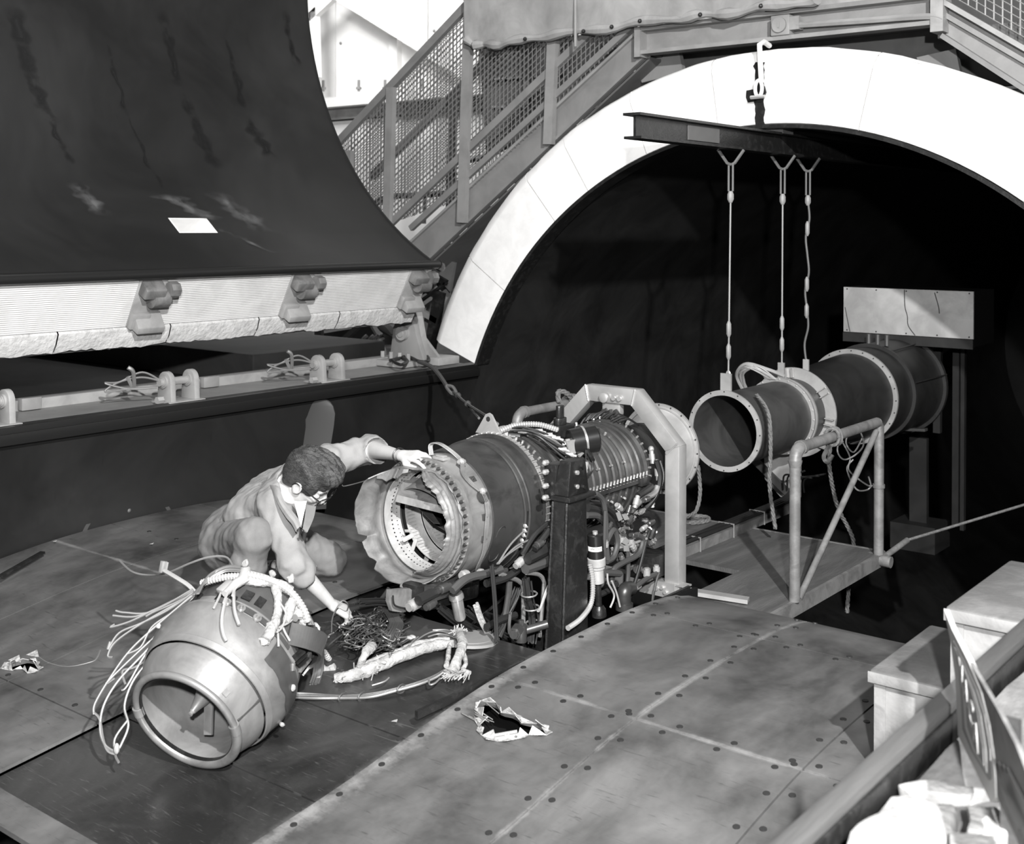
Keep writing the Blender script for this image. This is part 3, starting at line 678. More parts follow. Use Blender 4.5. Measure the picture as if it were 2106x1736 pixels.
# wire mesh: wires along the slope and upright wires, one joined piece per bay
def mesh_bay(poly, y, sl, stepv, steps, r, name='mesh_panel'):
    b = MB(); P = [at(px, py, y=y) for px, py in poly]; P2 = [(p.x, p.z) for p in P]
    def clip(o, d):
        ts = []
        for i in range(len(P2)):
            ax, az = P2[i-1]; bx, bz = P2[i]; ex, ez = bx-ax, bz-az; den = d[0]*ez-d[1]*ex
            if abs(den) < 1e-9: continue
            t = ((ax-o[0])*ez-(az-o[1])*ex)/den; u = ((ax-o[0])*d[1]-(az-o[1])*d[0])/den
            if 0 <= u <= 1: ts.append(t)
        ts.sort(); return [(ts[i], ts[i+1]) for i in range(0, len(ts)-1, 2)]
    cx = sum(p[0] for p in P2)/len(P2); cz = sum(p[1] for p in P2)/len(P2)
    for d, stp in (((0, 1), stepv), (sl, steps)):
        nx, nz = -d[1], d[0]; l = math.hypot(nx, nz); nx /= l; nz /= l
        for k in range(-60, 61):
            o = (cx+nx*k*stp, cz+nz*k*stp)
            for t0, t1 in clip(o, d):
                p = Vector((o[0]+d[0]*t0, y, o[1]+d[1]*t0)); q = Vector((o[0]+d[0]*t1, y, o[1]+d[1]*t1))
                if (p-q).length > .02: b.tube([p, q], r, 3, False)
    o = b.build(name, 'mesh_wire', st, smooth=False, kind='stuff'); return o
sd = (top-bot).normalized(); sl = (sd.x, sd.z)
for y in (YN-.02, YF-.02):
    w = .0052
    mesh_bay([(805, 190), (963, 25), (952, 410), (800, 460)], y, sl, .042, .042, w)
    mesh_bay([(640, 362), (803, 192), (799, 455), (730, 470)], y, sl, .042, .042, w)
    mesh_bay([(967, 60), (1136, 60), (1130, 240), (955, 400)], y, sl, .042, .042, w)
    mesh_bay([(1140, 60), (1320, 40), (1134, 232)], y, sl, .042, .042, w)
# dark hoses and conduit seen through the rails
for k, pts in enumerate(([(770, 420), (800, 405), (850, 402), (950, 396)], [(960, 330), (1000, 322), (1040, 300)], [(1015, 165), (1100, 160), (1160, 155)], [(1015, 222), (1080, 222), (1160, 218)])):
    o = wire('pipe_run', [at(px, py, y=2.2) for px, py in pts], .035 if k < 2 else .025, 'black_iron')
    setp(o, st)
for k, (p, q) in enumerate((((1052, 235), (1048, 330)), ((1110, 165), (1108, 240)), ((875, 400), (872, 460)))):
    o = wire('conduit', [at(*p, y=2.3), at(*q, y=2.3)], .022, 'grey_light', n=2)
    setp(o, st)
b = MB(); b.prism([at(px, py, y=2.6) for px, py in ((985, 95), (1300, 60), (1330, 110), (1180, 210), (1000, 330))], (0, .04, 0)); tag(b.build('backing_screen', 'grey_paint'), 'grey screen panel behind the stair below the canvas', 'panel')
# walkway over the crown, with deck, brackets, conduit and the right flight
br = thing('walkway_bridge', 'grey channel beam walkway crossing over the white arch', 'walkway', (0, YN, 2.4))
A = at(1326, 50, y=YN); Bq = at(1945, 9, y=YN); zt = (A.z+Bq.z)/2+.02; zb = at(1640, 83, y=YN).z; xr = Bq.x; xl = A.x
b = MB(); b.box((xl, YN, zb), (xr, YN+.03, zt)); b.build('beam_web', 'grey_paint', br)
for z0, z1, m in ((zt-.03, zt, 'stair_grey'), (zb, zb+.028, 'grey_paint')):
    b = MB(); b.box((xl, YN-.09, z0), (xr, YN, z1)); b.build('beam_flange', m, br)
b = MB(); b.box((xl-.03, YN-.10, zb-.02), (xl+.02, YN+.05, zt)); b.build('end_plate', 'grey_paint', br)
b = MB(); b.box((xr-.06, YN-.11, zb-.05), (xr+.02, YN+.05, zt+.5)); b.build('end_plate', 'grey_light', br)
b = MB(); b.box((xl, YN+.03, zb+.06), (xr, YF+.1, zb+.10)); b.build('deck_plate', 'grey_dark', br)
for px0, px1, px2 in ((1300, 1350, 1395), (1885, 1930, 1965)):
    b = MB(); b.prism([at(px0, 118, y=YN+.2), at(px2, 100, y=YN+.2), at(px2+10, 150, y=YN+.2), at(px0+20, 170, y=YN+.2)], (0, .05, 0)); b.build('bracket', 'stair_grey', br)
b = MB(); b.box((xl-.4, YN+.5, zb-.35), (xr+.6, YN+.55, zb+.06)); b.build('cross_web', 'grey_dark', br)
b = MB(); b.box((at(1580, 0, y=YN).x, YN-.05, zt), (xr, YN-.02, zt+.10)); b.build('toe_board', 'grey_light', br)
c0 = at(1640, 52, y=YN-.09); c1 = at(1905, 34, y=YN-.09); c2 = at(1940, 40, y=YN-.09)
wire('conduit', [c0, c0.lerp(c1, .5), c1, c2], .022, 'grey_paint', br)
jb = at(1605, 52, y=YN-.1); b = MB(); b.box((jb.x-.07, YN-.11, jb.z-.07), (jb.x+.07, YN-.02, jb.z+.07)); jbo = b.build('junction_box', 'grey_paint', br, bevel=.008)
b = MB(); b.cyl((jb.x, YN-.13, jb.z), (jb.x, YN-.10, jb.z), .052, n=20); b.box((jb.x-.006, YN-.136, jb.z-.02), (jb.x+.006, YN-.128, jb.z+.02)); b.build('cover', 'grey_light', jbo)
b = MB(); b.box((jb.x+.07, YN-.11, jb.z-.04), (jb.x+.14, YN-.04, jb.z+.05)); b.build('hub', 'grey_light', jbo)
mesh_b = MB()
rs = thing('right_stair', 'grey stair flight going down at the top right corner', 'staircase', (xr+.5, YN, 2))
q = [at(1948, 3, y=YN), at(2200, 148, y=YN), at(2200, 246, y=YN), at(1945, 80, y=YN)]
b = MB(); b.prism(q, (0, .03, 0)); sg = b.build('stringer', 'grey_paint', rs)
for k in (0, 1):
    a, c = (q[0], q[1]) if k == 0 else (q[3], q[2]); b = MB(); b.bar(a-Vector((0, .04, .012 if k == 0 else -.012)), c-Vector((0, .04, .012 if k == 0 else -.012)), .1, .03, (0, 0, 1)); b.build('flange', 'grey_light' if k == 0 else 'stair_grey', sg)
d = (q[1]-q[0]); 
b = MB(); b.bar(q[0]+Vector((0, -.03, -.09)), q[1]+Vector((0, -.03, -.09)), .03, .03); b.build('conduit', 'grey_paint', rs)
P2 = [q[0]+Vector((.03, 0, .03)), q[1]+Vector((.03, 0, .03)), q[1]+Vector((.03, 0, 1.0)), q[0]+Vector((.03, 0, .9))]
b = MB()
for i in range(26):
    x = P2[0].x+.05+i*.052; t = (x-P2[0].x)/(P2[1].x-P2[0].x); z = P2[0].z+(P2[1].z-P2[0].z)*t; b.tube([(x, YN, z), (x, YN, z+.9)], .005, 3, False)
for i in range(16):
    o = Vector((0, 0, .05*i)); b.tube([P2[0]+o, P2[1]+o], .005, 3, False)
b.build('mesh_panel', 'grey_light', rs, smooth=False, kind='stuff')
for i in range(7):
    p = q[0].lerp(q[1], (i+.5)/7)-Vector((0, 0, .16)); b = MB(); b.box((p.x-.12, YN+.03, p.z-.03), (p.x+.12, YF, p.z)); b.build('tread', 'grey_dark', rs)
# canvas tied along the walkway rail: a sagging sheet with a rolled lower hem
tp = thing('canvas_tarp', 'pale grey canvas sheet hung along the walkway rail', 'tarpaulin', at(1250, 40, y=YN-.2))
hem = [(958, 82), (975, 90), (1010, 92), (1060, 84), (1130, 72), (1230, 60), (1330, 44), (1420, 34), (1500, 26), (1600, 10), (1680, 0)]
hp = [at(px, py, y=YN-.16) for px, py in hem]; hc_ = curve(hp, 5)
b = MB()
def tarp(i, t):
    p = hc_[i]; k = .03*mnoise.noise((p.x*2.5, t*2.2, 3))+.025*mnoise.noise((p.x*6, t*3, 9)); z = p.z+(3.6-p.z)*t
    return Vector((p.x+.03*t*mnoise.noise((i*.2, 1, 1)), p.y+k-.05*math.sin(t*2.5), z))
b.grid(tarp, list(range(len(hc_))), [j/14 for j in range(15)]); b.build('sheet', 'canvas', tp, solid=.006)
b = MB(); b.tube([p+Vector((0, .012*math.sin(i*1.7), .01*math.sin(i*.9))) for i, p in enumerate(hc_)], [.035+.010*math.sin(i*1.3) for i in range(len(hc_))], 8); b.build('rolled_hem', 'canvas', tp)
L0 = hc_[0]
b = MB(); b.grid(lambda u, t: Vector((L0.x-.03+.03*math.sin(t*9)*.6+.02*u, L0.y+u*.75, L0.z-.0+(3.6-L0.z)*t+.02*math.sin(u*6))), [0, .25, .5, .75, 1], [j/8 for j in range(9)]); b.build('end_fold', 'canvas', tp, solid=.006)
sx = at(1190, 30, y=YN-.18); b = MB(); b.tube([(sx.x, sx.y-.04, sx.z-.25), (sx.x+.005, sx.y-.06, 3.6)], .012, 6); b.build('seam', 'canvas', tp)
for px, py in ((1080, 80), (1200, 64), (1258, 55), (1316, 43), (1440, 30), (1565, 12)):
    b = MB(); b.ball(at(px, py, y=YN-.20), .016, 6); b.build('tie_knob', 'black_iron', tp)

# ---- hook and trolley gear on the arch crown
ho = thing('arch_hook', 'white rod with hook and shackle hanging on the arch crown', 'hook', at(1562, 150, y=-.09))
o0 = at(1562, 92, y=-.10); o1 = at(1566, 170, y=-.10)
b = MB(); b.tube([o0+Vector((-.03, .2, .02)), o0+Vector((-.01, .08, .03)), o0+Vector((0, 0, 0)), at(1563, 120, y=-.10), o1], .017, 8); b.build('rod', 'white_paint', ho)
hc2 = at(1560, 182, y=-.10); b = MB(); b.tube([hc2+Vector((.024*math.cos(a), 0, .052*math.sin(a))) for a in [2*PI*i/16 for i in range(16)]], .012, 7, closed=True); b.build('shackle', 'white_paint', ho)
b = MB(); b.cyl(hc2+Vector((-.05, -.01, -.055)), hc2+Vector((.05, -.01, -.055)), .012, n=8); b.build('cross_pin', 'alum', ho)
pl = thing('dark_rail_plate', 'ragged bare dark strip with a side tab on the white arch crown', 'plate', at(1560, 200, y=-.04))
rr = random.Random(2); L = []; Rr = []
for i in range(17):
    py = 128+130*i/16; L.append(at(1552-(8 if 8 < i < 9 else 0)+rr.uniform(-3, 3)+i*.2, py, y=-.04)); Rr.append(at(1572+rr.uniform(-2, 2)+i*.05, py, y=-.04))
b = MB()
for i in range(16): b.hexa([L[i+1], Rr[i+1], Rr[i+1]+Vector((0, -.006, 0)), L[i+1]+Vector((0, -.006, 0)), L[i], Rr[i], Rr[i]+Vector((0, -.006, 0)), L[i]+Vector((0, -.006, 0))])
b.build('strip', 'black_iron', pl, smooth=False)
b = MB(); b.prism([at(px, py, y=-.046) for px, py in ((1535, 186), (1552, 183), (1556, 208), (1538, 211), (1534, 200))], (0, .012, 0)); b.build('side_tab', 'black_iron', pl)
b = MB(); b.prism([at(px, py, y=-.046) for px, py in ((1566, 172), (1574, 178), (1577, 190), (1573, 200), (1566, 198))], (0, -.012, 0)); b.build('side_tab', 'black_iron', pl)

# ---- trolley beam under the crown, hangers and the three lines
tb_ = thing('trolley_beam', 'dark steel I beam running out of the tunnel mouth under its crown', 'beam', (0, -1.5, 1.6))
z1, z0 = 1.660, 1.535
b = MB(); b.box((-.008, -1.61, z0), (.008, 4, z1)); b.build('web', 'black_iron', tb_)
for z in (z1, z0):
    b = MB(); b.box((-.055, -1.64 if z == z1 else -1.63, z-.007), (.055, 4, z+.007)); b.build('flange', 'black_iron', tb_)
y = at(1447, 275, x=.01).y; b = MB(); b.box((.008, y-.18, z0+.02), (.016, y+.18, z1-.02)); b.build('splice_plate', 'grey_dark', tb_)
b = MB(); b.box((-.06, .05, z1), (.06, .2, z1+.06)); b.build('hanger_clip', 'grey_dark', tb_)
def line(px0, px1, py1, lab, rough):
    t = at(px0, 320, x=0); e = at(px1, py1, x=0); g = thing('hanging_line', lab, 'cable', (0, t.y, z0), 'hoist lines from the beam')
    y = t.y; b = MB(); b.tube([(-.06, y-.05, z0-.01), (-.02, y-.01, z0-.09), (.0, y, z0-.10)], .010, 6); b.build('clamp', 'grey_dark', g)
    b = MB(); b.tube([(.06, y+.05, z0-.01), (.02, y+.01, z0-.09), (.0, y, z0-.10)], .010, 6); b.build('clamp', 'grey_dark', g)
    for sx_ in (-.014, .014):
        b = MB(); b.tube([(sx_, y, z0-.09), (sx_, y, z0-.26)], .007, 6); b.build('clevis_bar', 'grey_dark', g)
    b = MB(); b.tube([(0, y, z0-.26), (0, y, z0-.28), (0, y, z0-.31), (0, y, z0-.33)], [.012, .02, .02, .01], 8); b.build('socket', 'grey_paint', g)
    if rough: wire('cable', [Vector((0, y, z0-.3))]+[Vector((.014*math.sin(i*2.1), y+(e.y-y)*i/9, z0-.3+(e.z-z0+.3)*i/9)) for i in range(1, 10)], .0075, 'grey_dark', g)
    else: wire('cable', [(0, y, z0-.3), e], .0055, 'grey_paint', g, n=2)
    for f in ((.80, .90) if not rough else (.35, .62, .75)):
        p = Vector((0, y, z0)).lerp(e, f); b = MB(); b.tube([p+Vector((0, 0, .05)), p+Vector((0, 0, .03)), p-Vector((0, 0, .03)), p-Vector((0, 0, .05))], [.006, .015, .015, .006], 8); b.build('turnbuckle', 'grey_paint', g)
    p = e+Vector((0, 0, .0)); b = MB(); b.tube([p+Vector((.012*math.cos(a), 0, .02*math.sin(a))) for a in [2*PI*i/12 for i in range(12)]], .005, 6, closed=True); b.build('eye', 'alum', g)
    return e
E1 = line(1503, 1498, 770, 'nearest hoist line, ending at the lug of the open duct mouth', 0)
E2 = line(1610, 1608, 752, 'middle hoist line down to the ring of the duct', 0)
E3 = line(1662, 1658, 745, 'furthest hoist line, kinked dark rope with an eye', 1)

# ---- inlet ducts on the tunnel axis
ZE = -.17
dz = (0, 0, ZE); AX = (0, 1, 0)
def ring(b, y, r0, r1, w, n=56): b.lathe([(y, r0), (y, r1), (y+w, r1), (y+w, r0)], dz, AX, n, closed=True)
def boltring(name, y, r, n, br, h, m, parent, label=None, sgn=-1, a0=0.):
    b = MB()
    for i in range(n):
        a = a0+2*PI*i/n; c = Vector((r*math.cos(a), y, ZE+r*math.sin(a))); b.cyl(c, c+Vector((0, sgn*h, 0)), br, n=6)
    return b.build(name, m, parent, kind='stuff', label=label)
du = thing('inlet_duct', 'dark open mouthed duct slung in front of the tunnel, pale flange ring', 'duct', (0, -.2, ZE))
b = MB(); b.lathe([(-.60, .221), (.16, .226)], dz, AX, 56); b.build('tube', 'duct_rust', du, solid=.008)
b = MB(); ring(b, -.605, .214, .245, .014); b.build('front_flange', 'grey_light', du, label='pale front flange ring')
boltring('bolt_holes', -.606, .237, 16, .0045, .002, 'screw_dark', du)
b = MB(); b.box((-.035, -.59, ZE+.23), (.035, -.575, ZE+.345)); b.build('lifting_lug', 'grey_light', du)
b = MB(); ring(b, .13, .222, .248, .014); ring(b, .17, .222, .248, .014); b.build('rear_flange', 'alum', du)
boltring('flange_bolts', .13, .24, 24, .005, .004, 'bolt_metal', du)
cr = thing('collar_ring', 'pale flat collar ring with tapered support plate below it', 'ring', (0, .36, ZE))
b = MB(); b.lathe([(.185, .222), (.35, .222)], dz, AX, 56); b.build('sleeve', 'duct_rust', cr)
b = MB(); ring(b, .35, .222, .297, .012, 64); b.build('disc', 'grey_light', cr)
b = MB(); b.prism([(-.225, .365, -.33), (.04, .365, -.33), (.04, .365, -.735), (-.10, .365, -.75), (-.216, .365, -.645)], (0, .02, 0)); b.build('support_plate', 'grey_light', cr)
for a in (35, 95, -8):
    a = math.radians(a); u = Vector((math.cos(a), 0, math.sin(a))); v = Vector((-math.sin(a), 0, math.cos(a))); p = Vector((0, .345, ZE))+u*.262
    b = MB(); b.bar(p-u*.033, p+u*.035, .05, .012, (0, 1, 0)); b.build('clip', 'alum', cr)
    for s in (-1, 1):
        b = MB(); b.bar(p-u*.03+v*.02*s+Vector((0, -.02, 0)), p+u*.03+v*.02*s+Vector((0, -.02, 0)), .006, .035, (0, 1, 0)); b.build('clip_side', 'alum', cr)
a = math.radians(-50); u = Vector((math.cos(a), 0, math.sin(a))); p = Vector((0, .34, ZE))+u*.25; b = MB(); b.bar(p, p+Vector((.09, -.01, -.02)), .02, .02); b.build('stop_arm', 'grey_light', cr)
b = MB(); 
for i in range(20):
    a = math.radians(100)+i*.02; s = .9+.25*rnd.random(); pts = [Vector((.10*math.cos(2.0), .12, ZE+.24))+Vector((-.05+.004*i, 0, .0)), Vector((-.12-.04*rnd.random(), .05, ZE+.30+.03*rnd.random())), Vector((-.24-.03*rnd.random(), .10, ZE+.25+.05*rnd.random())), Vector((-.27-.03*rnd.random(), .22, ZE+.10+.05*rnd.random()))]
    b.tube(curve(pts, 6), .0055, 5)
b.build('wire_bundle', 'wire_pale', cr, kind='stuff')
b = MB(); b.tube(curve([(-.27, .2, ZE+.1), (-.30, .12, ZE+.24), (-.20, .06, ZE+.33), (-.06, .1, ZE+.30), (.02, .16, ZE+.26)], 8), .012, 7); b.build('tube_loop', 'grey_light', cr)
b = MB(); b.box((-.022, .155, ZE+.235), (.022, .17, ZE+.345)); b.build('lifting_lug', 'grey_light', du)
cn = thing('flared_duct', 'dark duct flaring back to a large pale bolted ring', 'duct', (0, .9, ZE))
b = MB(); b.lathe([(.365, .245), (.5, .258), (.9, .288), (1.30, .312)], dz, AX, 64); b.build('cone', 'duct_dark', cn)
b = MB(); ring(b, 1.30, .305, .345, .02, 72); b.build('ring', 'grey_light', cn)
boltring('ring_bolts', 1.299, .333, 24, .005, .004, 'screw_dark', cn)
b = MB(); b.box((-.02, .53, ZE+.25), (.02, .545, ZE+.335)); b.build('lifting_lug', 'grey_light', cn)
big = thing('wide_duct', 'black wide duct behind the large ring, half lost in the dark', 'duct', (0, 1.9, ZE))
b = MB(); b.lathe([(1.325, .325), (1.5, .335), (1.62, .335)], dz, AX, 56); b.build('front_section', 'tunnel_black', big)
b = MB(); ring(b, 1.62, .325, .36, .03); b.build('band', 'duct_dark', big)
b = MB(); b.lathe([(1.65, .345), (2.2, .36)], dz, AX, 56); b.build('rear_section', 'tunnel_black', big)
b = MB(); ring(b, 2.2, .345, .385, .04); b.build('band', 'duct_dark', big)
for a in (15, 62):
    a = math.radians(a); u = Vector((math.cos(a), 0, math.sin(a))); b = MB(); b.tube([Vector((0, 1.62, ZE))+u*.355, Vector((0, 2.24, ZE))+u*.385], .006, 5); b.build('tie_rod', 'duct_dark', big)
for k in range(3):
    b = MB(); b.cyl((-.05+.07*k, 1.75, ZE+.34), (-.05+.07*k, 1.75, ZE+.42), .018, n=8); b.build('valve_stub', 'duct_rust', big)
sb_ = thing('pale_box', 'pale streaked sheet metal box above the wide duct', 'box', (.08, 2.1, .4))
py = 2.12; q = [at(px, pz, y=py) for px, pz in ((1735, 590), (2002, 600), (2002, 697), (1735, 683))]; x0, x1 = q[0].x, q[1].x; zt_, zb_ = (q[0].z+q[1].z)/2, (q[2].z+q[3].z)/2
b = MB(); b.box((x0, py, zb_), (x1, py+.02, zt_)); b.build('face_sheet', 'pale_sheet', sb_, bevel=.002)
b = MB(); b.box((x0, py+.02, zb_-.06), (x1, py+.5, zt_)); b.build('case', 'void_black', sb_)
b = MB(); b.box((x0, py-.01, zb_-.075), (x1, py+.02, zb_-.004)); b.build('sill', 'duct_dark', sb_)
boltring_ = MB()
for i in range(5):
    for z in (zt_-.015, zb_+.015): boltring_.cyl((x0+.03+(x1-x0-.06)*i/4, py-.003, z), (x0+.03+(x1-x0-.06)*i/4, py+.001, z), .006, n=8)
boltring_.build('screws', 'screw_dark', sb_, kind='stuff')
for k, pts in enumerate(([(1860, 596), (1861, 630), (1866, 650), (1868, 670), (1882, 690)], [(1922, 602), (1930, 630), (1932, 645)], [(1738, 632), (1745, 668), (1748, 682)])):
    b = MB(); b.tube(curve([at(a, c, y=py-.001) for a, c in pts], 4), .0035, 4); b.build('crack', 'screw_dark', sb_)
ps = thing('duct_stand', 'dark posts and pedestal carrying the wide duct in the gloom', 'stand', (.3, 2.4, -1))
for (p, q, w, m) in (((1930, 705), (1928, 890), .055, 'duct_dark'), ((1968, 715), (1966, 1080), .05, 'tunnel_black'), ((1982, 715), (1980, 1090), .03, 'tunnel_black'), ((1890, 900), (1890, 1075), .14, 'tunnel_black')):
    mb_bar(at(*p, y=2.6), at(*q, y=2.6), w, .05).build('post', m, ps)
b = MB(); p = at(1890, 1075, y=2.6); b.box((p.x-.18, 2.45, p.z-.2), (p.x+.18, 2.8, p.z+.01)); b.build('pedestal', 'tunnel_black', ps)
mb_bar(at(1845, 882, y=2.0), at(1905, 884, y=2.0), .02, .06).build('shelf', 'duct_rust', ps)
b = MB(); pc = at(1985, 775, y=5.0); b.lathe([(0, .30), (0, .42), (.1, .42), (.1, .30)], pc, (0, 1, 0), 40, -PI*.35-PI/2+.3, PI*.35-PI/2+.3, closed=True); tag(b.build('far_ring', 'duct_dark'), 'faint curved ring segment deep in the dark tunnel', 'ring')

# ---- working platform in front of the wing, its rails and lines
pf = thing('plywood_platform', 'scuffed plywood platform in front of the wing beside the engine', 'platform', (0, -1.1, -.8))
for (x0, x1, y0, y1) in ((.42, .875, -1.93, -.33), (-.875, -.42, -1.93, -.33), (-.418, .418, -1.2, -.33)):
    b = MB(); b.box((x0, y0, -.825), (x1, y1, -.80)); b.build('board', 'plywood', pf)
for (p, q) in (((.88, -1.93), (.88, -.33)), ((-.88, -1.93), (-.88, -.33)), ((-.88, -.325), (.88, -.325))):
    mb_bar((p[0], p[1], -.835), (q[0], q[1], -.835), .02, .075, (0, 0, 1)).build('edge_angle', 'steel_pipe', pf)
def rail(sx, lab, brace):
    g = thing('pipe_rail', lab, 'railing', (sx*.88, -.9, -.8)); x = sx*.88; ya, yb = -1.50, -.41; zr = -.045
    r = .028
    b = MB(); b.tube([(x, ya, -.80 if brace else -.72), (x, ya, zr-.06)], r, 14); b.build('post', 'steel_pipe', g)
    b = MB(); b.tube([(x, ya, zr-.09), (x, ya, zr-.06), (x, ya, zr-.055)], [r, r+.008, r+.008], 14); b.tube([(x, ya+.06*(1-math.cos(t*PI/12)), zr-.06+.06*math.sin(t*PI/12)) for t in range(7)], r+.004, 14); b.tube([(x, ya+.055, zr), (x, ya+.085, zr)], r+.008, 14); b.build('elbow', 'steel_pipe', g)
    b = MB(); b.tube([(x, ya+.08, zr), (x, yb-.03, zr)], r, 14); b.build('top_pipe', 'steel_pipe', g)
    b = MB(); b.tube([(x, yb-.03, zr), (x, yb, zr-.02), (x, yb, -.80)], r, 14); b.tube([(x, yb, -.42), (x, yb, -.40)], r+.006, 14); b.build('post', 'steel_pipe', g)
    if brace:
        b = MB(); b.tube([(x, ya+.05, -.80), (x, yb-.04, zr-.05)], .017, 10); b.build('brace', 'steel_pipe', g)
    return g
rail(1, 'pipe railing with diagonal brace on the right edge of the platform', True); rail(-1, 'pipe railing behind the engine with a rope knotted on it', False)
# ropes
rk = tag(ropes('hemp_rope', [at(1556, 812, d=7.2)+Vector((0, 0, 0)), at(1580, 850, d=7.05), at(1585, 920, d=7.0), at(1583, 1000, d=7.0), at(1595, 1088, d=7.0)], .012, 'rope'), 'twisted rope hanging over the mouth flange of the open duct', 'rope')
tag(ropes('hemp_rope', [at(1708, 918, d=7.25), at(1706, 960, d=7.25), at(1722, 1040, d=7.4), at(1755, 1112, d=7.5), at(1748, 1180, d=7.5), at(1742, 1260, d=7.5)], .013, 'rope'), 'knotted rope hanging from the right pipe rail past the platform edge', 'rope')
knot = []
for i in range(60):
    t = i/60*2*PI*5; knot.append(Vector((.88+.04*math.cos(t), -1.06+.05*i/60+.008*math.sin(i), -.045+.045*math.sin(t))))
g = thing('rope_lashing', 'rope lashing and loose wire coil tied round the right pipe rail', 'rope', (.88, -1.0, -.05))
b = MB(); b.tube(knot, .009, 6); b.build('wraps', 'rope', g)
b = MB(); b.tube(curve([at(1704, 895, d=7.2), at(1712, 905, d=7.15), at(1702, 922, d=7.2), at(1694, 940, d=7.2), at(1702, 950, d=7.2), at(1712, 935, d=7.2)], 6), .014, 6); b.build('knot', 'rope', g)
for k, pts in enumerate(([(1732, 892), (1722, 925), (1735, 945), (1760, 935), (1776, 915), (1770, 890), (1758, 880)], [(1730, 905), (1748, 940), (1745, 965), (1765, 985), (1790, 1000), (1786, 980)], [(1755, 945), (1742, 965), (1760, 1005), (1782, 1008), (1794, 998)], [(1745, 890), (1740, 912), (1756, 930), (1774, 900)])):
    wire('wire_loop', [at(px, py, d=7.15+.02*k) for px, py in pts], .005, 'wire_grey', g, n=6)
kn = []
yk = -.98
for i in range(50):
    t = i/50*2*PI*4; kn.append(Vector((-.88+.045*math.cos(t), yk+.02*math.sin(i*.7)+.05*i/50, -.045+.045*math.sin(t))))
g = thing('rope_knot', 'thick dark rope knotted round the pipe rail behind the engine', 'rope', (-.88, yk, -.04))
b = MB(); b.tube(kn, .014, 6); b.build('wraps', 'rope', g)
ropes('tail', [at(1150, 828, x=-.84), at(1148, 806, x=-.86), at(1165, 808, x=-.84), at(1176, 822, x=-.84), at(1178, 840, x=-.84)], .016, 'rope', g)
tag(ropes('hemp_rope', [at(1436, 958, d=7.3), at(1440, 1010, d=7.3), at(1432, 1050, d=7.3), at(1410, 1064, d=7.35), at(1395, 1064, d=7.4)], .012, 'rope'), 'rope hanging down just right of the engine inlet disc', 'rope')
tag(ropes('hemp_rope', [at(1380, 1062, z=-.785), at(1410, 1060, z=-.785), at(1450, 1063, z=-.785), at(1456, 1070, z=-.785), at(1425, 1075, z=-.785), at(1390, 1070, z=-.785)], .013, 'rope'), 'rope coil lying on the platform behind the silver frame post', 'rope')
# the conduit beam and cables running forward along the platform middle
cb = thing('cable_tray', 'dark tray of cables running forward on the platform under the duct', 'tray', (0, -.5, -.75))
b = MB(); b.box((-.03, -1.2, -.80), (.06, .33, -.745)); b.build('tray', 'steel_pipe', cb)
for k in range(4):
    wire('cable', [(-.02+.02*k, -1.9, -.74), (-.02+.022*k, -1.2, -.735+.012*(k % 2)), (-.02+.02*k, -.4, -.73), (-.01+.02*k, .2, -.72), (0, .33, -.66)], .010, 'hose_rubber', cb)
for yy in (-1.0, -.6, -.2):
    b = MB(); b.tube([(-.035, yy, -.80), (-.035, yy, -.722), (.065, yy, -.722), (.065, yy, -.80)], .006, 6); b.build('strap', 'wire_grey', cb)
for k in range(6):
    p = Vector((-.05+.03*k, .30, -.68)); wire('loose_lead', [p, p+Vector((.03, -.05, .10)), p+Vector((.09+.02*k, -.08, .12+.02*(k % 3)))], .006, 'hose_rubber', cb)
mb_bar((-.30, .2, -.42), (-.02, .34, -.72), .05, .02, (0, 1, 0)).build('stay', 'duct_rust', cb)
# tow line running off to the right
tl = thing('guy_line', 'thin line with turnbuckle running right from the platform rail foot', 'line', (.88, -.38, -.82))
p0 = Vector((.88, -.40, -.83)); b = MB(); b.cyl(p0+Vector((-.06, 0, 0)), p0+Vector((.07, 0, -.005)), .033, n=12); b.build('tee', 'steel_pipe', tl)
p1 = at(1822, 1143, y=-.36); p2 = at(1866, 1111, y=-.15); p3 = at(2120, 1034, y=.8)
b = MB(); b.cyl(p1, p2, .017, n=10); b.build('rod', 'steel_pipe', tl); wire('line', [p2, p3], .008, 'rope', tl, n=2)
# wire sling from the ledge down to the engine
sg_ = thing('wire_sling', 'dark wire rope sling looped on the ledge and running down to the engine', 'sling', at(860, 740, z=.02))
wire('cable', [at(px, py, z=.062) for px, py in ((802, 741), (818, 738), (838, 733), (862, 743), (882, 741), (872, 727), (850, 726), (828, 735), (808, 741), (824, 750), (838, 742), (820, 732))], .012, 'hose_rubber', sg_)
for dx in (0, 6): wire('cable', [at(866-dx, 744, z=.06), at(890-dx*.7, 755, z=.045), at(906-dx*.5, 773, d=8.35), at(922-dx*.3, 798, d=7.95)], .012, 'hose_grey', sg_)
ey = at(925, 802, d=7.9); b = MB(); b.tube(curve([at(918, 795, d=7.92), at(930, 795, d=7.9), at(938, 808, d=7.85), at(930, 810, d=7.85)], 5, True), .011, 6, closed=True); b.build('eye', 'grey_dark', sg_)
wire('cable', [at(932, 806, d=7.86), at(960, 830, d=7.3), at(1000, 856, d=6.6), at(1023, 872, d=6.0)], .009, 'hose_grey', sg_)
wire('cable', [at(938, 808, d=7.86), at(965, 838, d=7.3), at(985, 860, d=6.7)], .008, 'hose_grey', sg_)
for px, py, d in ((942, 814, 7.7), (962, 831, 7.28)):
    p = at(px, py, d=d); b = MB(); b.ball(p, .022, 6); b.build('clip', 'hose_grey', sg_)
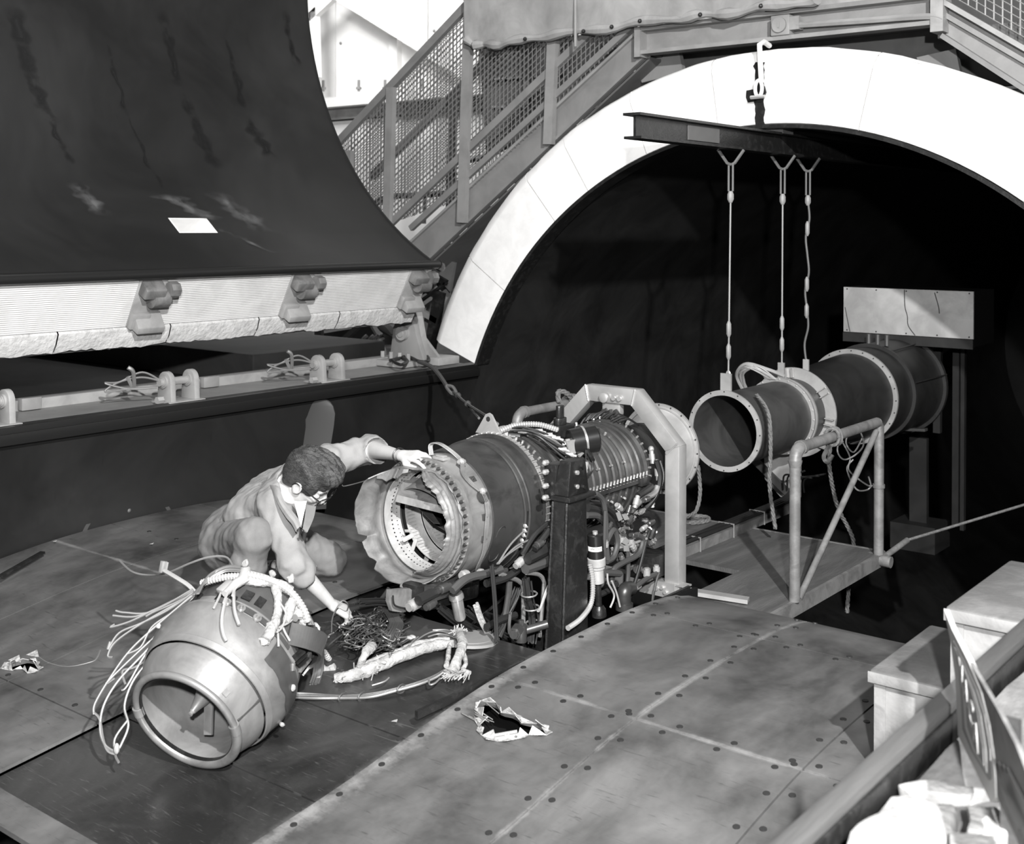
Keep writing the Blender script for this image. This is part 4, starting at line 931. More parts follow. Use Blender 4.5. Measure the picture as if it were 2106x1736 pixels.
# ================================================================ THE ENGINE
E0 = Vector((0, 0, ZE))
def ep(y, r, deg): a = math.radians(deg); return Vector((r*math.cos(a), y, ZE+r*math.sin(a)))
en = thing('jet_engine', 'torn open turbojet engine lying in the wing bay, ringed with bolts and tubes', 'engine', (0, -2.5, ZE))
def lat(name, prof, m, n=72, par=None, solid=0., label=None, fn=None):
    b = MB(); b.lathe(prof, E0, AX, n, fn=fn); return b.build(name, m, par or en, solid=solid, label=label)
def bolts(name, y, r, n, br, h, m='bolt_metal', sgn=-1, par=None, radial=False):
    b = MB()
    for i in range(n):
        d = 360*i/n; c = ep(y, r, d)
        if radial: b.cyl(c, ep(y, r+h, d), br, n=6)
        else: b.cyl(c, c+Vector((0, sgn*h, 0)), br, br*.8, n=6)
    return b.build(name, m, par or en, kind='stuff')
# torn skirt: long and flared on the left and bottom, folded short on the right and top
def lerp_tab(tab, d):
    d %= 360
    for i in range(len(tab)):
        a, va = tab[i]; c, vc = tab[(i+1) % len(tab)]
        if i == len(tab)-1: c += 360
        if a <= d < c or a <= d+360 < c:
            t = ((d if d >= a else d+360)-a)/(c-a); return va+(vc-va)*t
    return tab[0][1]
# angle 0 = top, 90 = right, 180 = bottom, 270 = left
SL = [(0, .05), (40, .03), (90, .028), (140, .04), (165, .09), (178, .14), (186, .15), (190, .12), (200, .16), (218, .17), (224, .13), (231, .16), (246, .165), (249, .11), (254, .18), (285, .19), (312, .18), (322, .12), (330, .07), (348, .09)]
SF = [(0, -.035), (40, -.01), (90, .0), (150, .0), (170, .03), (185, .04), (215, .03), (250, .04), (275, .05), (305, .04), (330, .0)]
YF_ = -3.25
def skirt(t, r, a):
    d = math.degrees(a); L = lerp_tab(SL, d)*.78; f = lerp_tab(SF, d)*.7
    j = (.007*mnoise.noise((a*7, 0, 2))+.006*mnoise.noise((a*45, 0, 2))*(1 if math.sin(a*3.3) > .3 else .2)) if t > .8 else 0
    return (YF_-(L+j)*t, .278+f*t*t+.012*math.sin(t*9)*(1-t)+.010*mnoise.noise((a*4, t*2, 7))*t)
lat('torn_skirt', [(i/10, 1) for i in range(11)], 'hot_metal', 180, solid=.005, label='torn and flared sheet skirt at the rear of the engine', fn=skirt)
b = MB(); rr = random.Random(11)
for d0, d1, l in ((318, 352, .10),):
    k = 7; P = []; Q = []
    for i in range(k+1):
        a = math.radians(d0+(d1-d0)*i/k); L = lerp_tab(SL, d0+(d1-d0)*i/k)*.78; f = lerp_tab(SF, d0+(d1-d0)*i/k)*.7
        r0 = .278+f; p = E0+Vector((math.sin(a)*r0, YF_-L, math.cos(a)*r0)); P.append(p)
        o = rr.uniform(.3, 1.1)*l*math.sin(PI*(i+.4)/(k+.8)); s = -1 if d0 > 300 else 1; Q.append(p+Vector((math.sin(a)*o*.35*s, -o*.5, math.cos(a)*o*.45*s-.01)))
    for i in range(k): b.faces([P[i], P[i+1], Q[i+1], Q[i]], [(0, 1, 2, 3)])
b.build('torn_tongue', 'hot_metal', en, solid=.005)
# inner lip folded in on the right side (corrugated), bolt flange
def lipf(t, r, a):
    d = math.degrees(a); w = 1-min(1, max(0, abs((d % 360)-95)-75)/25)
    j = .02*mnoise.noise((a*7, 1, 1))+.01*mnoise.noise((a*19, 1, 1))
    return (YF_-.006-(t*.075+j*t**5)*max(.05, w), .272-.045*t*w+.0045*math.sin(t*26)*w)
b = MB(); b.lathe([(i/12, 1) for i in range(13)], E0, AX, 120, fn=lipf, a0=math.radians(0), a1=math.radians(195)); b.build('folded_lip', 'hot_metal', en, solid=.004)
b = MB(); b.lathe([(YF_-.012, .272), (YF_-.012, .312), (YF_+.012, .312), (YF_+.012, .272)], E0, AX, 80, closed=True); b.build('rear_flange', 'engine_light', en)
bb_ = MB()
for i in range(54):
    c = ep(YF_-.012, .299, 360*i/54); bb_.cyl(c, c+Vector((0, -.012, 0)), .0085, .0085, n=6); bb_.cyl(c+Vector((0, -.012, 0)), c+Vector((0, -.018, 0)), .006, .004, n=8)
bb_.build('flange_bolts', 'engine_mid', en, kind='stuff')
# pale perforated liner with slotted rings inside, broken baffle box, dark core
lat('liner', [(YF_-.02, .252), (YF_+.06, .248), (YF_+.07, .244)], 'liner_pale', 72, solid=.004)
lat('liner', [(YF_+.10, .240), (YF_+.22, .236), (YF_+.23, .232)], 'liner_pale', 72, solid=.004)
lat('liner', [(YF_+.23, .222), (YF_+.42, .215)], 'liner_pale', 72, solid=.004)
b = MB()
for i in range(72):
    p = ep(YF_+.02, .249, i*5); q = ep(YF_+.02, .244, i*5); b.cyl(p, q, .0045, n=6)
    p = ep(YF_+.05, .247, i*5+2); q = ep(YF_+.05, .242, i*5+2); b.cyl(p, q, .0028, n=5)
b.build('liner_holes', 'screw_dark', en, kind='stuff')
for yy, n_, w in ((YF_+.13, 80, .05), (YF_+.30, 70, .06)):
    b = MB()
    for i in range(n_):
        d = 360*i/n_; r_ = .240 if yy < YF_+.2 else .222
        b.bar(ep(yy-w/2, r_-.006, d), ep(yy+w/2, r_-.006, d), .0035, .014, ep(0, 1, d)-E0)
    b.build('slot_ring', 'liner_pale', en, kind='stuff')
lat('core_wall', [(YF_+.42, .216), (YF_+.425, .0)], 'void_black', 40)
lat('core_cone', [(YF_+.36, .12), (YF_+.18, .10), (YF_+.10, .055)], 'black_iron', 32)
# broken baffle: half of a stub cone with a folded rim, hanging in the opening
b = MB(); k = 14
c0 = Vector((-.02, YF_+.10, ZE+.06))
def baf(t, s):
    a = math.radians(198-170*s); rr_ = .155+.035*t+.008*mnoise.noise((s*6, t*3, 4)); return c0+Vector((rr_*math.cos(a)+.02, -.10+.11*t, .105*math.sin(a)*(.75+.5*t)+.02-.07*(s-.5)))
b.grid(baf, [0, .25, .5, .75, 1], [i/k for i in range(k+1)]); b.build('broken_baffle', 'hot_metal', en, solid=.004, label='broken curved baffle inside the torn opening')
b = MB(); e0_, e1_ = at(816, 1025, y=YF_-.05), at(914, 1050, y=YF_+.02)
b.bar(e0_, e1_, .012, .030, (0, .4, 1)); b.build('baffle_rim', 'engine_light', en)
b = MB(); b.prism([at(817, 1018, y=YF_-.04), at(913, 1042, y=YF_+.03), at(905, 1000, y=YF_+.10), at(880, 985, y=YF_+.12), at(842, 978, y=YF_+.08), at(826, 992, y=YF_)], (0, .01, -.004)); b.build('baffle_face', 'hot_metal', en)
b = MB(); b.faces([at(850, 1036, y=YF_+.08), at(880, 1042, y=YF_+.1), at(905, 1078, y=YF_+.06), at(892, 1077, y=YF_+.05)], [(0, 1, 2, 3)]); b.build('baffle_shard', 'engine_mid', en, solid=.003, smooth=False)
for (p, q, s) in (((828, 1112), (850, 1100), .012), ((845, 1140), (856, 1108), .011), ((872, 1165), (884, 1130), .014), ((860, 1168), (875, 1160), .018), ((833, 1092), (845, 1092), .008)):
    b = MB(); b.bar(at(*p, x=-.13), at(*q, x=-.10), s*1.6, s*.5, (0, 1, .4)); b.build('broken_vane', 'liner_pale', en, bevel=.001)
# casing sections
lat('tail_case', [(YF_+.012, .296), (YF_+.05, .300), (YF_+.06, .305), (YF_+.13, .318), (YF_+.145, .320)], 'engine_light', 80, label='pale rear casing ring')
lat('barrel', [(-3.105, .321), (-3.10, .327), (-3.0, .331), (-2.80, .331), (-2.79, .335), (-2.775, .335), (-2.765, .330)], 'engine_dark', 80)
lat('barrel_band', [(-2.765, .331), (-2.76, .338), (-2.742, .338), (-2.738, .333), (-2.725, .333), (-2.722, .338), (-2.714, .338), (-2.70, .330)], 'engine_mid', 80)
lat('forward_barrel', [(-2.70, .329), (-2.60, .322)], 'engine_dark', 80)
b = MB(); b.lathe([(-2.60, .31), (-2.60, .340), (-2.572, .340), (-2.572, .31)], E0, AX, 80, closed=True); b.build('main_flange', 'engine_mid', en)
b = MB()
for i in range(64):
    d = 360*i/64; u = ep(0, 1, d)-E0; v = Vector((-u.z, 0, u.x)); p = ep(-2.586, .341, d)
    b.bar(p-v*.010, p+v*.010, .018, .008, u); b.cyl(p+v*.016-Vector((0, .012, 0)), p+v*.016+Vector((0, .016, 0)), .006, n=6)
b.build('flange_clamps', 'bolt_metal', en, kind='stuff')
lat('mid_case', [(-2.57, .325), (-2.52, .320), (-2.45, .312), (-2.42, .296), (-2.30, .287)], 'engine_mid', 72)
for y, r in ((-2.50, .322), (-2.47, .318), (-2.40, .297)):
    lat('rib', [(y-.008, r-.004), (y-.006, r+.006), (y+.006, r+.006), (y+.008, r-.004)], 'engine_mid', 72)
bolts('case_bolts', -2.525, .318, 48, .0065, .016, radial=True); bolts('case_bolts', -2.36, .288, 44, .0065, .016, radial=True)
# ribbed compressor casing
yy = -2.28
prof = [(-2.30, .286)]
while yy < -1.83: prof += [(yy, .268), (yy+.004, .278), (yy+.014, .278), (yy+.018, .268), (yy+.036, .268)]; yy += .047
prof += [(-1.815, .268), (-1.81, .285), (-1.79, .285), (-1.785, .262)]
lat('compressor_case', prof, 'engine_mid', 72)
bolts('rib_bolts', -2.26, .277, 40, .006, .016, radial=True); bolts('rib_bolts', -1.80, .284, 40, .0065, .014, radial=True)
for yb_ in (-2.15, -2.06, -1.97):
    b = MB()
    for d in (-35, -18, 22, 60, 100, 140):
        b.cyl(ep(yb_, .276, d), ep(yb_, .294, d), .006, n=6)
    b.build('stud_row', 'bolt_metal', en, kind='stuff')
# horizontal joint with its bolts
b = MB(); b.bar(ep(-2.45, .300, -2), ep(-1.80, .284, -2), .028, .022, (0, 0, 1)); b.build('split_flange', 'engine_dark', en)
b = MB()
for i in range(26): 
    p = ep(-2.43+i*.0245, .296-.0006*i, 1.5); b.cyl(p, p+Vector((.004, 0, .022)), .006, n=6)
b.build('split_bolts', 'bolt_metal', en, kind='stuff')
for yb_ in (-2.30, -1.86): b = MB(); b.bar(ep(yb_-.03, .30, -3), ep(yb_+.03, .30, -3), .03, .045, (0, 0, 1)); b.build('joint_lug', 'engine_dark', en, bevel=.003)
# front frame and inlet disc
lat('front_frame', [(-1.785, .262), (-1.70, .258), (-1.62, .235), (-1.52, .20)], 'black_iron', 64)
lat('inlet_pipe', [(-1.56, .19), (-1.20, .205), (-1.10, .21)], 'engine_mid', 56)
lat('inlet_cone', [(-1.40, .19), (-1.20, .25), (-1.185, .262)], 'alum', 64)
b = MB(); b.lathe([(-1.185, .225), (-1.185, .285), (-1.170, .285), (-1.170, .225)], E0, AX, 72, closed=True); b.lathe([(-1.195, .258), (-1.195, .266), (-1.185, .270)], E0, AX, 72); b.build('inlet_flange', 'alum', en, label='pale inlet flange disc')
bolts('inlet_holes', -1.186, .277, 20, .006, .003, 'screw_dark')
# pads, brackets and the three thin tubes on the rear casing
for d in (62, 44, 26, 8, -12):
    p = ep(YF_+.10, .314, d); u = p-ep(YF_+.10, 0, d); u.normalize()
    b = MB(); b.bar(p-Vector((0, .018, 0)), p+Vector((0, .018, 0)), .03, .012, u); b.ball(p+u*.008, .007, 5); b.build('small_pad', 'engine_mid', en)
p = ep(YF_+.07, .312, 82); b = MB(); b.bar(p+Vector((-.03, 0, -.001)), p+Vector((.04, 0, -.004)), .05, .014, (0, 0, 1)); b.bar(p+Vector((-.02, 0, .010)), p+Vector((.03, 0, .008)), .03, .008, (0, 0, 1)); b.build('top_plate', 'alum', en, bevel=.002)
for k in range(3):
    o = .010*k
    wire('thin_tube', [ep(YF_+.04+o, .318, 90), ep(YF_+.05+o, .37, 92), ep(YF_+.07+o, .375, 84), ep(YF_+.10+o, .335, 66), ep(YF_+.055+o, .322, 52), ep(YF_+.06+o, .322, 40), ep(YF_+.095+o, .330, 28), ep(YF_+.10+o, .328, 14), ep(YF_+.085+o, .324, -6), ep(YF_+.10+o, .326, -25), ep(YF_+.115+o, .33, -42), ep(YF_+.14+o*2, .34, -52)], .0045, 'engine_light', en, n=6)
for d in (64, 30): 
    p = ep(YF_+.11, .328, d); b = MB(); b.ball(p, .02, 6); b.cyl(p-Vector((0, .02, 0)), p+Vector((0, .02, 0)), .012, n=8); b.build('tube_union', 'alum', en)
p = ep(YF_+.105, .322, 26); b = MB(); b.lathe([(0, 0), (0, .036), (.01, .034), (.012, 0)], p, p-ep(YF_+.105, 0, 26), 20, ref=(0, 1, 0)); b.build('round_boss', 'engine_mid', en)
# outlined access cover, latch and fine tube on the barrel
cov = [(-3.06, -8), (-2.98, -6), (-2.975, -34), (-3.06, -36)]
b = MB(); b.tube(curve([ep(y, .332, d) for y, d in cov], 5, True), .0028, 5, closed=True); b.build('cover_outline', 'engine_dark', en)
b = MB()
for d in (-8, -12, -16, -21, -26): b.ball(ep(-2.775, .343, d), .012, 5); b.cyl(ep(-2.775, .338, d), ep(-2.775, .36, d), .005, n=6)
b.build('latch', 'alum', en)
wire('thin_tube', [ep(-2.75, .345, 4), ep(-2.75, .346, -20), ep(-2.745, .346, -42), ep(-2.77, .36, -60), ep(-2.75, .38, -68)], .004, 'black_iron', en)
for pts in ([(1025, 1158), (1050, 1120), (1078, 1092)], [(1025, 1160), (1060, 1125), (1090, 1110)], [(1022, 1160), (1045, 1140), (1075, 1120)]):
    wire('loose_tube', [at(px, py, x=.36) for px, py in pts], .004, 'wire_grey', en, n=5)
# lifting lug on the main flange
pl_ = ep(-2.586, .335, 97)
b = MB(); b.prism([pl_+Vector((x, .0, z)) for x, z in ((-.085, 0), (-.045, .06), (-.018, .10), (.0, .108), (.018, .10), (.045, .06), (.085, 0))], (0, .012, 0)); b.build('lifting_lug', 'alum', en)
b = MB(); b.cyl(pl_+Vector((0, -.002, .078)), pl_+Vector((0, .014, .078)), .013, n=12); b.build('lug_hole', 'screw_dark', en)
# accessories on top: ribbed conduit, valve block, black actuator
ribbed('flexible_conduit', [ep(-2.56, .35, 88), ep(-2.48, .372, 84), ep(-2.38, .375, 76), ep(-2.30, .36, 66)], .016, 'grey_light', en)
for k in range(9):
    wire('harness_wire', [ep(-2.56+.01*k, .35, 96-3*k), ep(-2.47, .36+.006*(k % 3), 84-3*k), ep(-2.40, .350+.01*(k % 2), 70-4*k), ep(-2.34, .33+.012*(k % 3), 56-3*k), ep(-2.33, .31, 40-3*k)], .006, 'hose_rubber' if k % 3 else 'wire_grey', en, n=5)
for d, y in ((72, -2.40), (64, -2.38), (58, -2.36), (50, -2.33), (46, -2.38), (40, -2.36), (78, -2.45)):
    p = ep(y, .352, d); b = MB(); b.cyl(p-Vector((.012, .012, 0)), p+Vector((.018, .012, 0)), .013, n=8); b.cyl(p+Vector((.01, 0, 0)), p+Vector((.03, .02, -.01)), .009, n=8); b.build('pipe_union', 'alum', en)
vb = ep(-2.20, .30, 78)
b = MB(); b.box((vb.x-.05, vb.y-.05, vb.z-.03), (vb.x+.05, vb.y+.05, vb.z+.04)); b.cyl(vb+Vector((.0, 0, .04)), vb+Vector((0, 0, .075)), .032, n=12); b.cyl(vb+Vector((0, 0, .075)), vb+Vector((0, 0, .14)), .020, n=12); b.build('valve_block', 'black_iron', en, bevel=.003)
b = MB(); a = vb+Vector((.06, .05, .0)); b.cyl(a, a+Vector((.07, .03, -.01)), .03, n=14); b.cyl(a+Vector((.06, .026, -.01)), a+Vector((.10, .04, -.014)), .034, n=6); b.build('gland_nut', 'black_iron', en)
ac = at(1172, 912, x=.20); ac2 = at(1207, 905, x=.25); dd = (ac2-ac).normalized()
b = MB(); b.lathe([(0, 0), (0, .062), (.004, .066), (.062, .066)], ac, dd, 28); b.build('actuator_body', 'black_paint', en)
b = MB(); b.lathe([(.062, .060), (.062, .070), (.072, .070), (.072, .060)], ac, dd, 28, closed=True); b.build('actuator_band', 'alum_bright', en)
b = MB(); b.lathe([(.072, .064), (.13, .064), (.136, .058), (.136, 0)], ac, dd, 28); b.build('actuator_cap', 'black_paint', en)
b = MB(); sp = ac+Vector((-.02, -.03, -.02)); b.cyl(ac, ac-dd*.05, .016, n=12); b.cyl(ac+Vector((0, 0, .0)), ac-dd*.02, .024, n=12); b.build('shaft', 'alum', en)
b = MB(); b.prism([at(px, py, x=.245) for px, py in ((1162, 908), (1183, 903), (1186, 925), (1180, 933), (1170, 930))], (.008, 0, 0)); b.build('mount_plate', 'grey_light', en)
b = MB(); b.bar(at(1190, 938, x=.26), at(1212, 918, x=.27), .012, .012); b.build('clamp_lever', 'alum', en)
ribbed('spring_lead', [at(1206, 925, x=.29), at(1214, 937, x=.30), at(1219, 948, x=.30)], .014, 'black_iron', en, pitch=.016); ribbed('spring_lead', [at(1206, 950, x=.31), at(1204, 965, x=.31), at(1202, 978, x=.31)], .013, 'grey_paint', en, pitch=.016)
for pts in ([(1205, 925), (1205, 950)], [(1219, 948), (1217, 968), (1206, 980), (1190, 980)], [(1202, 978), (1192, 985), (1183, 975)], [(1220, 948), (1220, 965), (1212, 978)]): wire('lead', [at(px, py, x=.31) for px, py in pts], .003, 'hose_rubber', en, n=5)
b = MB(); 
for i in range(14):
    d = 118-i*4; b.tube(curve([ep(-1.83+.03*rnd.random(), .29, d+6), ep(-1.78, .315+.01*rnd.random(), d), ep(-1.68, .29, d-6)], 4), .006, 5)
b.build('tube_nest', 'hose_rubber', en, kind='stuff')
b = MB(); p = ep(-2.50, .34, 95); b.lathe([(0, .0), (0, .05), (.02, .055), (.06, .055)], p+Vector((-.02, 0, -.03)), (.9, .4, 0), 20); b.build('starter_cap', 'alum', en)
b = MB(); b.lathe([(.06, .056), (.12, .05), (.125, 0)], p+Vector((-.02, 0, -.03)), (.9, .4, 0), 20); b.build('starter_cap', 'black_paint', en)
for d, y, L in ((28, -1.72, .08), (12, -1.70, .10), (-28, -1.72, .06)):
    p = ep(y, .285, d); b = MB(); b.cyl(p, p+Vector((.01, .0, -L)), .014, n=10); b.cyl(p+Vector((.003, 0, -L*.35)), p+Vector((.007, 0, -L*.75)), .019, n=10); b.ball(p, .018, 6); b.build('elbow_fitting', 'alum', en)
wire('side_hose', [ep(-1.72, .295, 14), ep(-1.70, .30, -4), ep(-1.73, .31, -24), ep(-1.85, .33, -42)], .018, 'hose_rubber', en)
ribbed('braided_hose', [ep(-1.64, .27, 12), ep(-1.64, .29, -6), ep(-1.68, .30, -22)], .009, 'grey_light', en)

# ---- plumbing under the engine: hoses, pipes, filters, unions
pm = thing('engine_plumbing', 'tangle of dark hoses, pipes and unions under the engine', 'plumbing', (.2, -2.4, -.6))
def hz(pts, x, r, m='hose_rubber', name='hose', x1=None, **k):
    r *= .78; n_ = len(pts); return wire(name, [at(p[0], p[1], x=x+((x1-x)*i/(n_-1) if x1 is not None else 0)) for i, p in enumerate(pts)], r, m, pm, sides=8, **k)
def fit(px, py, x, px2, py2, r, m='alum', n=10, name='union'):
    r *= .68; a, c = at(px, py, x=x), at(px2, py2, x=x); b = MB(); d = (c-a); b.tube([a, a+d*.2, a+d*.25, a+d*.75, a+d*.8, c], [r*.75, r*.75, r, r, r*.75, r*.75], n); return b.build(name, m, pm)
for pts, x, r, m in (
    ([(1210, 1035), (1240, 1040), (1265, 1060), (1272, 1080)], .33, .022, 'hose_rubber'), ([(1208, 1045), (1235, 1052), (1258, 1075), (1262, 1095)], .35, .022, 'hose_rubber'),
    ([(1206, 1060), (1230, 1062), (1250, 1085)], .36, .02, 'hose_grey'), ([(1225, 1015), (1240, 1030), (1246, 1070), (1246, 1110), (1250, 1150)], .40, .016, 'hose_grey'),
    ([(1247, 1115), (1262, 1090), (1270, 1115), (1262, 1145), (1248, 1155)], .40, .017, 'hose_grey'), ([(1310, 1100), (1322, 1110), (1312, 1140), (1280, 1158), (1262, 1172), (1258, 1200)], .38, .017, 'hose_grey'),
    ([(1285, 1240), (1292, 1180), (1290, 1130), (1284, 1100)], .36, .014, 'hose_grey'), ([(1296, 1230), (1315, 1170), (1330, 1110), (1338, 1090)], .36, .010, 'hose_rubber'),
    ([(1350, 1180), (1330, 1190), (1310, 1205)], .37, .016, 'hose_grey'), ([(1312, 1020), (1330, 1008), (1340, 1000)], .30, .022, 'hose_rubber'),
    ([(1298, 1050), (1318, 1030), (1345, 1015), (1352, 1000)], .30, .019, 'steel_pipe'), ([(1318, 1055), (1335, 1060), (1345, 1085), (1338, 1110)], .25, .02, 'hose_rubber'),
    ([(1240, 1180), (1248, 1178), (1275, 1180)], .42, .02, 'hose_grey'), ([(1230, 1225), (1255, 1212), (1268, 1200)], .38, .018, 'hose_rubber'), ([(1245, 1050), (1243, 1120), (1240, 1195), (1232, 1205)], .42, .012, 'hose_grey'),
    ([(1100, 1130), (1115, 1110), (1130, 1090)], .40, .018, 'hose_rubber'), ([(1085, 1150), (1105, 1140), (1135, 1125)], .38, .03, 'hose_rubber'), ([(1080, 1170), (1110, 1160), (1135, 1150)], .36, .03, 'hose_grey'),
    ([(1075, 1140), (1100, 1100), (1128, 1075)], .37, .014, 'hose_rubber'), ([(930, 1215), (960, 1190), (1000, 1180), (1030, 1170)], .30, .022, 'hose_grey'),
    ([(860, 1235), (900, 1215), (945, 1195), (985, 1185)], .16, .028, 'hose_rubber'), ([(1000, 1200), (1035, 1190), (1060, 1175), (1085, 1150)], .30, .022, 'hose_rubber'),
    ([(800, 1210), (790, 1225), (778, 1240), (770, 1250)], -.25, .012, 'hose_grey'), ([(1272, 1100), (1262, 1075), (1285, 1060), (1300, 1085)], .33, .013, 'hose_rubber'),
    ([(1260, 1130), (1290, 1122), (1310, 1115), (1330, 1108)], .37, .008, 'alum'), ([(1255, 1250), (1263, 1225), (1251, 1200), (1249, 1180)], .44, .006, 'wire_pale'), ([(1275, 1248), (1268, 1220), (1258, 1195)], .44, .006, 'wire_pale'),
    ([(1344, 1215), (1342, 1235), (1350, 1195), (1356, 1178)], .42, .007, 'hose_grey'), ([(1000, 1290), (1030, 1275), (1060, 1265)], .30, .02, 'hose_rubber'),
    ): hz(pts, x, r, m)
# rigid silver bent pipes going down into the bay
hz([(1028, 1180), (1050, 1188), (1068, 1196), (1076, 1212), (1076, 1290)], .30, .013, 'engine_light', 'bent_pipe'); hz([(1082, 1178), (1108, 1182), (1118, 1195), (1118, 1215), (1110, 1310)], .36, .012, 'engine_light', 'bent_pipe')
hz([(1048, 1195), (1045, 1230), (1035, 1285), (1026, 1310)], .28, .018, 'engine_mid', 'ribbed_pipe')
for a in ((1268, 1038, .34, 1278, 1048, .022), (1305, 1045, .33, 1312, 1020, .024), (1290, 1060, .32, 1296, 1040, .022), (1322, 1030, .32, 1335, 1025, .022), (1258, 1075, .37, 1250, 1090, .018), (1290, 1080, .37, 1300, 1062, .024), (1296, 1100, .38, 1310, 1102, .018), (1330, 1080, .36, 1345, 1072, .020), (1318, 1090, .37, 1330, 1082, .018), (1274, 1105, .38, 1268, 1100, .016), (1245, 1112, .42, 1247, 1125, .020), (1300, 1212, .36, 1316, 1205, .022), (1322, 1195, .34, 1340, 1190, .018), (948, 1185, .25, 962, 1180, .03), (985, 1182, .25, 993, 1180, .034), (1060, 1165, .34, 1078, 1148, .028), (1100, 1125, .40, 1118, 1112, .026), (840, 1250, .12, 865, 1236, .036), (900, 1215, .18, 925, 1205, .03), (875, 1250, .16, 895, 1238, .028), (1032, 1178, .28, 1042, 1172, .02), (780, 1235, -.25, 776, 1245, .022), (1280, 1120, .37, 1284, 1112, .02), (1300, 1130, .37, 1306, 1122, .016)):
    fit(a[0], a[1], a[2], a[3], a[4], a[5], m='alum' if rnd.random() < .7 else 'engine_mid')
for k in range(40):
    px, py = rnd.uniform(1255, 1345), rnd.uniform(1050, 1150); x = rnd.uniform(.18, .34); p = at(px, py, x=x); d = Vector((rnd.uniform(-1, 1), rnd.uniform(-1, 1), rnd.uniform(-1, 1))).normalized()*.025
    if k == 0: nb = MB()
    nb.tube([p-d, p-d*.4, p-d*.4, p+d*.4, p+d*.4, p+d], [.008, .008, .014, .014, .009, .009], 7)
nb.build('small_fittings', 'engine_light', pm, kind='stuff')
for q in ([(1266, 1055), (1274, 1052), (1280, 1068), (1272, 1072)], [(1278, 1058), (1288, 1056), (1294, 1068), (1284, 1070)], [(1278, 1116), (1286, 1104), (1294, 1112), (1288, 1122)], [(1282, 1122), (1292, 1121), (1294, 1134), (1283, 1134)]):
    b = MB(); b.prism([at(px, py, x=.40) for px, py in q], (.002, 0, 0)); b.build('tag', 'grey_paint', pm)
for px, py, r_, h in ((1279, 1122, .018, .03), (1298, 1124, .02, .025), (1330, 1185, .018, .03), (1350, 1175, .018, .02)):
    p = at(px, py, x=.36); b = MB(); b.cyl(p, p+Vector((0, 0, h)), r_, n=14); b.cyl(p+Vector((0, 0, h)), p+Vector((0, 0, h+.01)), r_*.7, n=14); b.build('knob', 'grey_light', pm)
# gearbox lump with torn end plate under the rear, silver filter bowl
b = MB(); b.prism([at(px, py, x=.02) for px, py in ((795, 1212), (835, 1208), (858, 1225), (852, 1248), (822, 1258), (800, 1255), (793, 1235))], (.02, 0, 0)); b.build('torn_plate', 'hot_metal', pm, label='torn flat plate under the rear of the engine')
b = MB(); b.bar(at(850, 1228, x=.05), at(960, 1200, x=.05), .16, .10); b.build('gear_case', 'black_iron', pm, bevel=.02)
b = MB(); b.bar(at(880, 1222, x=.14), at(915, 1212, x=.14), .05, .06); b.bar(at(905, 1208, x=.10), at(940, 1198, x=.10), .04, .08); b.build('gear_case_boss', 'engine_mid', pm, bevel=.006)
wire('loop_wire', [at(808, 1225, x=.06), at(812, 1245, x=.06), at(835, 1252, x=.06)], .004, 'hose_rubber', pm)
fb = at(938, 1225, x=.20); fe = at(946, 1268, x=.20)
b = MB(); b.lathe([(-.012, .0), (-.012, .028), (.0, .032), (.012, .032), (.014, .026), (.10, .025), (.11, .02), (.112, 0)], fb, fe-fb, 20, ref=(0, 1, 0)); b.build('filter_bowl', 'alum_bright', pm, label='bright silver filter bowl')
# black topped canister, white lower body, label strip ; pipe below ; cast elbow
cn0 = at(1224, 1098, x=.44); cn1 = at(1228, 1145, x=.44); cn2 = at(1229, 1200, x=.44); ax_ = (cn2-cn0).normalized(); L1 = (cn1-cn0).length; L2 = (cn2-cn0).length
ca = thing('filter_canister', 'canister with black top and white lower body beside the black pylon', 'canister', cn2)
b = MB(); b.lathe([(0, 0), (0, .030), (.004, .036), (L1, .037)], cn0, ax_, 28, ref=(0, 1, 0)); b.build('top_can', 'black_paint', ca)
b = MB(); b.lathe([(L1, .037), (L1+.004, .041), (L1+.035, .041), (L1+.04, .036), (L1+.05, .036), (L1+.055, .03), (L2-.005, .029), (L2, .02), (L2, 0)], cn0, ax_, 28, ref=(0, 1, 0)); b.build('lower_body', 'liner_pale', ca)
b = MB(); b.lathe([(L1*.46, .0378), (L1*.66, .0378)], cn0, ax_, 12, math.radians(100), math.radians(210), ref=(0, 1, 0)); lb = b.build('label_strip', 'white_paint', ca)
b = MB(); b.cyl(cn0-ax_*.012, cn0, .012, n=10); b.build('vent_stud', 'alum', ca)
b = MB(); b.cyl(cn2, cn2+ax_*.10, .016, n=10); b.lathe([(.10, .02), (.12, .032), (.15, .034), (.155, .0)], cn2, ax_, 16, ref=(0, 1, 0)); b.build('pipe', 'black_iron', ca)
cp_ = cn0+ax_*(L1*.56); vdir = (CAM-cp_); vdir.z = 0; vdir.normalize(); vdir = (vdir+Vector((.25, -.0, 0))).normalized(); pos = cp_+vdir*.0386
lettering('MAGNETO', .012, .0003, 'screw_dark', ca, Matrix.Translation(pos) @ vdir.to_track_quat('Z', 'Y').to_matrix().to_4x4())
el = thing('cast_elbow', 'rusty cast pipe elbow standing in the bay by the frame foot', 'elbow', at(1284, 1240, x=.40))
pts = [at(1284, 1245, x=.40), at(1283, 1228, x=.40), at(1286, 1213, x=.40), at(1297, 1210, x=.38)]; b = MB(); b.tube(curve(pts, 6), .034, 16); b.build('bend', 'engine_dark', el)
b = MB(); b.cyl(pts[0]-Vector((0, 0, .02)), pts[0]+Vector((0, 0, .01)), .042, n=16); b.build('collar', 'engine_dark', el)
ribbed('flexible_conduit', [at(1213, 1160, x=.47), at(1219, 1195, x=.49), at(1216, 1240, x=.51), at(1195, 1272, x=.535), at(1168, 1292, x=.55)], .012, 'alum', None, pitch=.010)
